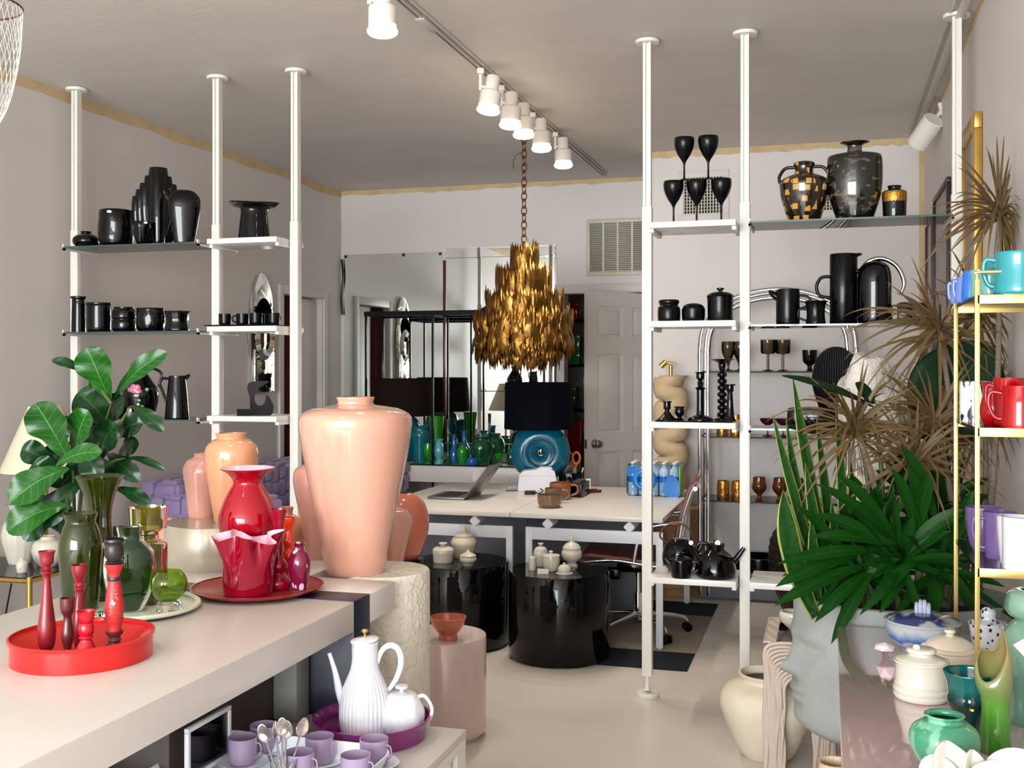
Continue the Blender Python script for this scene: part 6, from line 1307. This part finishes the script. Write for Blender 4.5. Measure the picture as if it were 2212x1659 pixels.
# ---------------------------------------------------------------- brass mug etagere on the pink table
EX0, EX1, EY0, EY1 = .378, .60, 3.10, 3.60
t = thing('brass_etagere', 'slender brass etagere with dark shelves full of mugs, standing on the pink table', 'etagere', (EX0, EY0, ZP)); ex, ey = .205, EY1-EY0
for x in (0, ex):
    for y in (0, ey): box('post', x-.006, x+.006, y-.006, y+.006, 0, 1.055, 'brassp', t, .001)
LVL = [1.045, 1.415, 1.765]
for z in LVL:
    zz_ = z-ZP; s = box('shelf_panel', -.002, ex, 0, ey, zz_-.012, zz_-.002, 'blackm', t, 0)
    for q in ((0, ex, -.006, .0), (0, ex, ey, ey+.006)): box('shelf_edge', q[0], q[1], q[2], q[3], zz_-.026, zz_-.002, 'brassp', s, .001)
for y in (0, ey): tubeo('top_rail', [(0, y, 1.055), (.0, y, 1.066), (.01, y, 1.073), (ex, y, 1.073)], .0045, 'brassp', t, sm=3)
def M_(px, Y, lv, lb, prof, m_, side=-1, hr=12, rot=0, group=None, hz=(.82, .2), flat=1.0, r=3.4, mod=None):
    p, k = at_Y(px, Y, LVL[lv]-.002+.0); t = V('mug', lb, 'mug', p, k, prof, m_, wall=2.5, sm=3, E=True, group=group, seg=40, rz=face(p)+R(rot), mod=mod); hw_, h_ = prof[-1]
    hdl(t, k, [(side*hw_*.9, h_*hz[0]), (side*(hw_+hr*.8), h_*(hz[0]+.02)), (side*(hw_+hr), h_*.55), (side*(hw_+hr*.5), h_*.25), (side*hw_*.85, h_*hz[1])], r, m_, flat=flat); return t
M_(2200, 3.13, 2, 'large turquoise mug at the front of the top mug shelf', [(44, 0), (50, 4), (50, 20), (46, 60), (47, 86), (49, 92)], 'mugaqua', -1, 20, 0, r=5)
M_(2152, 3.24, 2, 'turquoise mug just behind the large one', [(26, 0), (28, 4), (26, 50), (30, 74)], 'mugaqua', 1)
M_(2136, 3.20, 2, 'pale mint mug at the front left of the top mug shelf', [(20, 0), (22, 3), (23, 30), (24, 56)], 'mugmint', 1) 
M_(2117, 3.33, 2, 'second pale mint mug behind the first', [(18, 0), (20, 3), (19, 40), (21, 64)], 'mugmint', 1)
M_(2100, 3.40, 2, 'bright blue mug in the middle of the top mug shelf', [(18, 0), (22, 8), (21, 40), (18, 62), (19, 66)], 'mugblue', 1)
M_(2086, 3.47, 2, 'periwinkle mug behind the bright blue one', [(18, 0), (22, 10), (20, 36), (17, 52), (18, 56)], 'mugperi', -1, 6)
M_(2073, 3.54, 2, 'pale periwinkle mug at the far end of the top shelf', [(16, 0), (20, 10), (18, 36), (17, 50), (18, 54)], 'mugperi', -1, 4)
t = M_(2106, 3.45, 1, 'white mug with black brush drawings and the word MUSIC', [(30, 0), (31, 2), (31, 80), (31, 84)], 'graphic', 1); k = at_Y(2106, 3.45, 0)[1]
txt = text('MUSIC', 13*k, 'key', t, (12*k, -31.6*k, 9*k), (R(90), 0, 0))
for v in txt.data.vertices:
    a = (v.co.x+12*k)/(31.6*k); d_ = 31.6*k+v.co.z; v.co = Vector((math.sin(a)*d_-12*k, v.co.y, (math.cos(a)*d_-31.6*k)))
M_(2145, 3.28, 1, 'red mug with a bulging belly, leftmost of the red ones', [(18, 0), (25, 14), (26, 40), (20, 70), (23, 92)], 'redmug', 1, 10)
M_(2180, 3.20, 1, 'tall red mug behind, with the highest rim', [(26, 0), (30, 10), (28, 50), (32, 104)], 'redmug', -1, 14)
M_(2203, 3.12, 1, 'large red mug with a round handle at the front of the shelf', [(34, 0), (37, 6), (34, 50), (38, 90)], 'redmug', -1, 24, r=4.5)
t = M_(2125, 3.40, 0, 'large purple mug with a loop handle on the lowest mug shelf', [(22, 0), (30, 20), (36, 60), (37, 90), (37, 94)], 'lilacd', 1, 10); 
M_(2160, 3.28, 0, 'second purple mug, handle turned to the left', [(28, 0), (30, 4), (32, 60), (34, 100)], 'lilacd', -1, 20)
M_(2186, 3.19, 0, 'white mug behind the front white one', [(22, 0), (24, 4), (30, 70), (31, 104)], 'porcelain', 1)
M_(2206, 3.12, 0, 'white mug at the front of the lowest mug shelf', [(36, 0), (38, 4), (38, 60), (39, 112)], 'porcelain', 1)

# ---------------------------------------------------------------- head planter with plants
PC = Vector((.245, 3.955, 0)); PD = PC.y*c_-PC.x*s_; k = PD/F; PX = CX+F*(PC.x*c_+PC.y*s_)/PD
zf = lambda y: H-(y-HY)*k
t = thing('head_planter', 'large grey concrete planter shaped like a face in profile', 'planter', (PC.x, PC.y, 0), TH)
box('plinth', -.15, .17, -.15, .15, 0, zf(1612), 'concrete', t, .01)
prof_px = [(1622, 118), (1600, 150), (1585, 182), (1566, 214), (1540, 224), (1510, 229), (1480, 232), (1450, 233), (1420, 233), (1390, 231), (1360, 231), (1330, 231), (1300, 231), (1285, 231)]
N = 96; rows = []; bm = bmesh.new(); PP = catmull(prof_px, 5)
def g(x, m_, s): return math.exp(-((x-m_)/s)**2)
def facebump(y, a):
    d = a-math.pi; lat = abs(d)
    nose = 30*g(y, 1443, 22)*math.exp(-(d/.10)**2)*(1 if y < 1443 else math.exp(-((y-1443)/14)**2))
    bridge = 10*g(y, 1405, 32)*math.exp(-(d/.10)**2)
    brow = 7*g(y, 1362, 14)*math.exp(-(d/.55)**2); eye = -12*g(y, 1392, 16)*(math.exp(-((lat-.34)/.17)**2)); lid = 7*g(y, 1394, 8)*math.exp(-((lat-.34)/.11)**2)
    lips = (11*g(y, 1483, 7)+10*g(y, 1503, 8))*math.exp(-(d/.20)**2); phil = -3*g(y, 1468, 8)*math.exp(-(d/.1)**2); chin = 9*g(y, 1545, 18)*math.exp(-(d/.28)**2)
    cheek = 5*g(y, 1450, 40)*math.exp(-((lat-.6)/.25)**2); ear = 16*g(y, 1420, 34)*math.exp(-((lat-1.7)/.09)**2)
    return nose+bridge+brow+eye+lid+lips+phil+chin+cheek+ear
for y, r in PP:
    ring = []
    for j in range(N):
        a = 2*math.pi*j/N; a_ = a+.35*math.sin(a-math.pi)*0
        q = (r+facebump(y, a))*k; ring.append(bm.verts.new((q*math.cos(a), q*math.sin(a)*.80, zf(y))))
    rows.append(ring)
for dr_, y in ((-10, 1283), (-14, 1290), (-16, 1340)):
    rows.append([bm.verts.new(((231+dr_)*k*math.cos(2*math.pi*j/N), (231+dr_)*k*math.sin(2*math.pi*j/N)*.8, zf(y))) for j in range(N)])
for A, B in zip(rows, rows[1:]):
    for j in range(N): bm.faces.new((A[j], A[(j+1) % N], B[(j+1) % N], B[j]))
bm.faces.new(rows[0][::-1]); finish('head', bm, 'concrete', t, angle=60)
bm = bmesh.new(); lathe(bm, [(0, zf(1318)), (210*k, zf(1318)), (0, zf(1308))], 40, None, .8); finish('soil', bm, 'soil', t)
base = Vector((PC.x, PC.y, 0))
def PP_(px, py, dd=0):
    q = at_d(px, py, PD+dd)-base; return Vector((q.x*c_+q.y*s_, -q.x*s_+q.y*c_, q.z))
SO = zf(1312)
t = thing('snake_plant', 'snake plant with yellow-edged sword leaves at the left of the head planter', 'plant', (PC.x, PC.y, 0), TH)
for (bx0, tx, ty, w_, dd, bend, dk) in ((1790, 1668, 893, 22, -.02, -10, 0), (1800, 1712, 812, 27, .06, -8, 0), (1762, 1692, 1058, 46, -.14, -34, 0), (1812, 1764, 905, 22, .10, -4, 0), (1826, 1806, 885, 22, .02, 6, 0), (1776, 1698, 905, 22, .03, -14, 0),
    (1836, 1838, 990, 20, .12, 4, 0), (1800, 1740, 1000, 26, -.02, -12, 0), (1784, 1716, 1010, 24, .10, -12, 0), (1846, 1868, 1060, 22, .0, 4, 0), (1770, 1752, 1120, 24, -.10, -6, 0), (1815, 1796, 1080, 22, -.08, -2, 0)):
    A = PP_(bx0, 1312, dd); A.z = SO; C = PP_(tx, ty, dd-.03); bm = bmesh.new(); leaf(bm, A, C, w_*k*1.1, (.25, -1, .1), (bend*k, -.01, 0), 'blade', .12, 18, 6); solid(finish('leaf', bm, 'snake', t, angle=80), .002)
# green strap-leaved plant
t = thing('green_dracaena', 'dark green strap-leaved plant spilling over the front of the head planter', 'plant', (PC.x, PC.y, 0), TH)
hd = [((1870, 1250), -.10, 1.0), ((1945, 1215), -.16, 1.0), ((2020, 1235), -.12, 1.0), ((1900, 1150), .0, .9), ((1990, 1130), .02, .9), ((2070, 1180), -.02, .9), ((1960, 1070), .08, .8), ((1850, 1180), -.06, .9), ((2040, 1090), .05, .8)]
ex_leaves = [((1870, 1240), (1760, 1345), 26), ((1880, 1240), (1795, 1392), 26), ((1860, 1225), (1672, 1310), 28), ((1850, 1200), (1675, 1268), 30), ((1900, 1190), (1680, 1218), 26), ((1940, 1170), (1762, 1045), 24), ((1930, 1160), (1808, 1024), 26),
             ((1990, 1200), (1856, 1330), 24), ((1960, 1240), (1900, 1325), 24), ((2010, 1240), (2022, 1330), 30), ((2040, 1230), (2110, 1340), 26), ((1980, 1150), (2005, 1020), 30), ((2050, 1200), (2100, 1060), 28), ((1960, 1180), (2085, 1100), 28),
             ((1935, 1190), (1755, 1110), 28), ((1950, 1180), (1745, 1160), 26), ((1990, 1170), (1925, 1010), 26), ((2020, 1120), (1945, 960), 30), ((2060, 1160), (2150, 1250), 26), ((1850, 1240), (1720, 1090), 24), ((2000, 1150), (1960, 1010), 28)]
bm = bmesh.new(); rr = random.Random(11)
for (hx_, hy_), dd, sc in hd:
    C0 = PP_(hx_, hy_, dd)
    for i in range(26):
        a = rr.uniform(0, 2*math.pi); el = rr.uniform(-.55, 1.35); ln = rr.uniform(100, 185)*sc*k; dr = Vector((math.cos(a)*math.cos(el), math.sin(a)*math.cos(el)*.8, math.sin(el)))
        C1 = C0+dr*ln; C1.z -= ln*.12
        nm_ = Vector((rr.uniform(-.4, .4), -.9, .8)); ov = PC.x+C1.x*c_-C1.y*s_-(XR-.04); C1 -= Vector((c_, -s_, 0))*max(0, ov)*1.02; leaf(bm, C0, C1, rr.uniform(15, 26)*k, nm_, (0, 0, ln*.10), 'blade', .25, 9, 4)
for A, B, w_ in ex_leaves:
    dd = -.24 if B[1] > 1200 else -.18; leaf(bm, PP_(*A, -.16), PP_(*B, dd-.06 if B[0] < 2090 else -.2), w_*k, (rr.uniform(-.2, .2), -1, .6), (0, -.02, .035), 'blade', .25, 12, 4)
finish('foliage', bm, 'palm', t, angle=80)
bm = bmesh.new()
for (hx_, hy_), dd, sc in hd:
    a = PP_(hx_, hy_, dd); tube(bm, [(a.x*.8, a.y*.6, SO-.02), tuple(a)], [.010, .006], 8, 1)
finish('stems', bm, 'stem', t)
# red-edged dracaena
t = thing('red_dracaena', 'tall red-edged dracaena with drooping narrow leaf heads on bare grey stems', 'plant', (PC.x, PC.y, 0), TH)
heads = [((2158, 450), .02, 88, 190, (2140, 1100)), ((2030, 705), .06, 80, 230, (2068, 1120)), ((1846, 915), -.02, 78, 200, (1905, 1140)), ((2020, 905), .02, 70, 200, (2060, 1160)), ((2125, 880), .14, 70, 210, (2120, 1150)), ((2110, 660), .16, 56, 170, (2100, 1100)), ((1975, 985), -.06, 60, 190, (1990, 1150))]
rr = random.Random(5); bms = bmesh.new()
for (hx_, hy_), dd, n_, ln_, (sx_, sy_) in heads:
    C0 = PP_(hx_, hy_, dd); bm = bmesh.new()
    for i in range(n_):
        a = rr.uniform(0, 2*math.pi); el = rr.triangular(-1.2, 1.45, .35); ln = ln_*rr.uniform(.65, 1.08)*k; ca = math.cos(el)
        dr = Vector((math.cos(a)*ca, math.sin(a)*ca*.75, math.sin(el)))
        C1 = C0+dr*ln*.95; C1.z -= ln*rr.uniform(.25, .5)*max(.15, ca); mid = dr*ln*.12+Vector((0, 0, ln*rr.uniform(.10, .3)*ca))
        if C1.x+.0 > .60: continue
        wp = Vector((C1.x*c_-C1.y*s_, C1.x*s_+C1.y*c_, 0))
        if PC.x+wp.x > XR-.01: C1 -= Vector((c_, -s_, 0))*((PC.x+wp.x)-(XR-.02))
        if PC.y+wp.y > 4.98: continue
        leaf(bm, C0+Vector((0, 0, rr.uniform(-.05, .02))), C1, rr.uniform(5.5, 9.5)*k, (dr.y*.3, -1, .7), mid, 'strap', .2, 9, 2)
    finish('leaf_head', bm, 'drac', t, angle=80)['kind'] = 'stuff'
    S0 = PP_(sx_, sy_, dd*.6); tube(bms, [(S0.x*.8, S0.y*.6, SO-.02), tuple(S0), tuple(S0.lerp(C0, .5)+Vector((.012, 0, 0))), tuple(C0)], [.013, .012, .010, .008], 10, 5)
finish('stems', bms, 'bark', t)
# broad-leaved philodendron
t = thing('philodendron', 'philodendron with a few very large dark leaves behind the red-edged leaves', 'plant', (PC.x, PC.y, 0), TH)
for A, B, w_, nr, dd, bd in (((1995, 950), (2135, 742), 205, (-.2, -1, .05), .10, (0, .02, 0)), ((1888, 880), (1690, 812), 34, (.1, -.6, 1), .0, (0, 0, .03)), ((1890, 870), (1848, 828), 42, (.8, -.7, .2), -.02, (0, 0, 0)), ((1850, 930), (1700, 918), 56, (0, -.35, -1), .12, (0, 0, -.01)),
                             ((2090, 960), (2165, 800), 90, (.6, -1, .1), .26, (0, 0, 0))):
    bm = bmesh.new(); leaf(bm, PP_(*A, dd), PP_(*B, dd-.03), w_*k, nr, bd, 'oval', .12, 16, 10, .03); solid(finish('leaf', bm, 'phil', t, angle=80), .0015)
bm = bmesh.new()
for A in ((1888, 880), (2000, 960), (1850, 930), (2090, 960)): a = PP_(*A, .05); tube(bm, [(a.x*.55, .02, SO-.02), tuple((a*.75)+Vector((0, 0, .16))), tuple(a)], [.009, .008, .005], 8, 5)
finish('stems', bm, 'stem', t)
# white rock on a pedestal behind
q = at_d(1893, 1010, 4.55); kr = 4.55/F
t = thing('white_pedestal', 'round white pedestal behind the planter, under the rock', 'pedestal', (q.x, q.y, 0)); zr0 = H-(1022-HY)*kr
bm = bmesh.new(); lathe(bm, [(0, 0), (.12, 0), (.12, zr0-.06), (.15, zr0-.055), (.155, zr0), (0, zr0)], 48); finish('shaft', bm, 'bone', t)
bm = bmesh.new(); bmesh.ops.create_icosphere(bm, subdivisions=5, radius=1)
for v in bm.verts:
    n_ = v.co.copy(); f = 1+.34*noise.noise(n_*1.1+Vector((3, 1, 5)))+.12*noise.noise(n_*2.7+Vector((1, 7, 2)))+.04*noise.noise(n_*7)
    w_ = .82+.25*n_.z; v.co = Vector((n_.x*f*88*kr*w_, n_.y*f*62*kr, n_.z*f*122*kr))
zmin = min(v.co.z for v in bm.verts)
for v in bm.verts: v.co.z = max(v.co.z-zmin-.012, 0)
tag(finish('rock_sculpture', bm, 'rock', None, (q.x, q.y, zr0), TH+.3), 'tall white weathered rock standing behind the planter foliage', 'sculpture')
# rope side table, bowl, vases on the floor
t = thing('rope_table', 'whitewashed side table of draped ropes with an inset glass top', 'table', (-.107, 4.53, 0)); zt_ = .52
bm = bmesh.new(); rr = random.Random(2)
def strand(pts, r): tube(bm, pts, r, 6, 3)
for side in (-1, 1):                                # ropes sweep in along each end and turn down into the corner legs
    y = side*.215
    for i in range(11):
        z_ = zt_-.010-.0125*i
        for sx in (-1, 1):
            x_ = sx*(.128-.0072*i); o_ = rr.uniform(0, 6)
            pts = [(0, y, z_-.004*math.sin(i)), (x_*.55, y+side*.004, z_-.001*i), (x_*.9, y+side*.006, z_-.012-.002*i)]
            pts += [(x_+.003*math.sin(o_+j*1.7), y+side*.004*math.cos(o_+j), z_-.045-.002*i-(z_-.05-.002*i)*j/6) for j in range(7)]
            strand([(q[0], q[1], max(q[2], .006)) for q in pts], .0072)
for sx in (-1, 1):
    for i in range(6): strand([(sx*(.130-.0085*i)+.0015*math.sin(j*2+i), -.215+.043*j, zt_-.010+.002*math.sin(j*2.2+i)) for j in range(11)], .0052)
    for j in range(22): strand([(sx*.128, -.20+.019*j, zt_-.008), (sx*.086, -.192+.019*j, zt_-.008)], .004)
finish('rope_frame', bm, 'rope', t, angle=70)
box('glass_top', -.084, .084, -.20, .20, zt_-.012, zt_-.006, 'smoke', t, 0)
p = at_z(1722, 1362, zt_)[0]; p = Vector((-.135, 4.55, zt_-.006)); k2 = (p.y*c_-p.x*s_)/F; V('cream_bowl', 'small cream bowl on the glass of the rope table', 'bowl', p, k2, [(10, 0), (12, 2), (24, 14), (30, 28), (29, 36), (26, 38)], 'cream', wall=2)
p = at_d(1658, 1632, 4.415); p.z = 0; k2 = 4.415/F
V('stoneware_vase', 'wide cream stoneware floor vase with a flared open mouth', 'vase', p, k2, [(48, 0), (54, 3), (72, 34), (94, 84), (101, 118), (90, 144), (68, 156), (56, 162), (56, 168), (62, 176), (60, 178)], 'creamvase', wall=3.5, seg=64)
p = at_d(1812, 1700, 3.52); p.z = 0; k2 = 3.52/F
V('shell_vase', 'tan scalloped ceramic vase with a narrow neck on the floor below the planter chin', 'vase', Vector((.02, 3.57, 0)), k2, [(50, 0), (66, 10), (96, 80), (104, 130), (94, 160), (60, 186), (36, 196), (30, 214), (34, 222)], 'tan', wall=3, seg=96, mod=lambda a, t_, r, z: (r*(1+.03*abs(math.sin(a*9+z*9))), z))
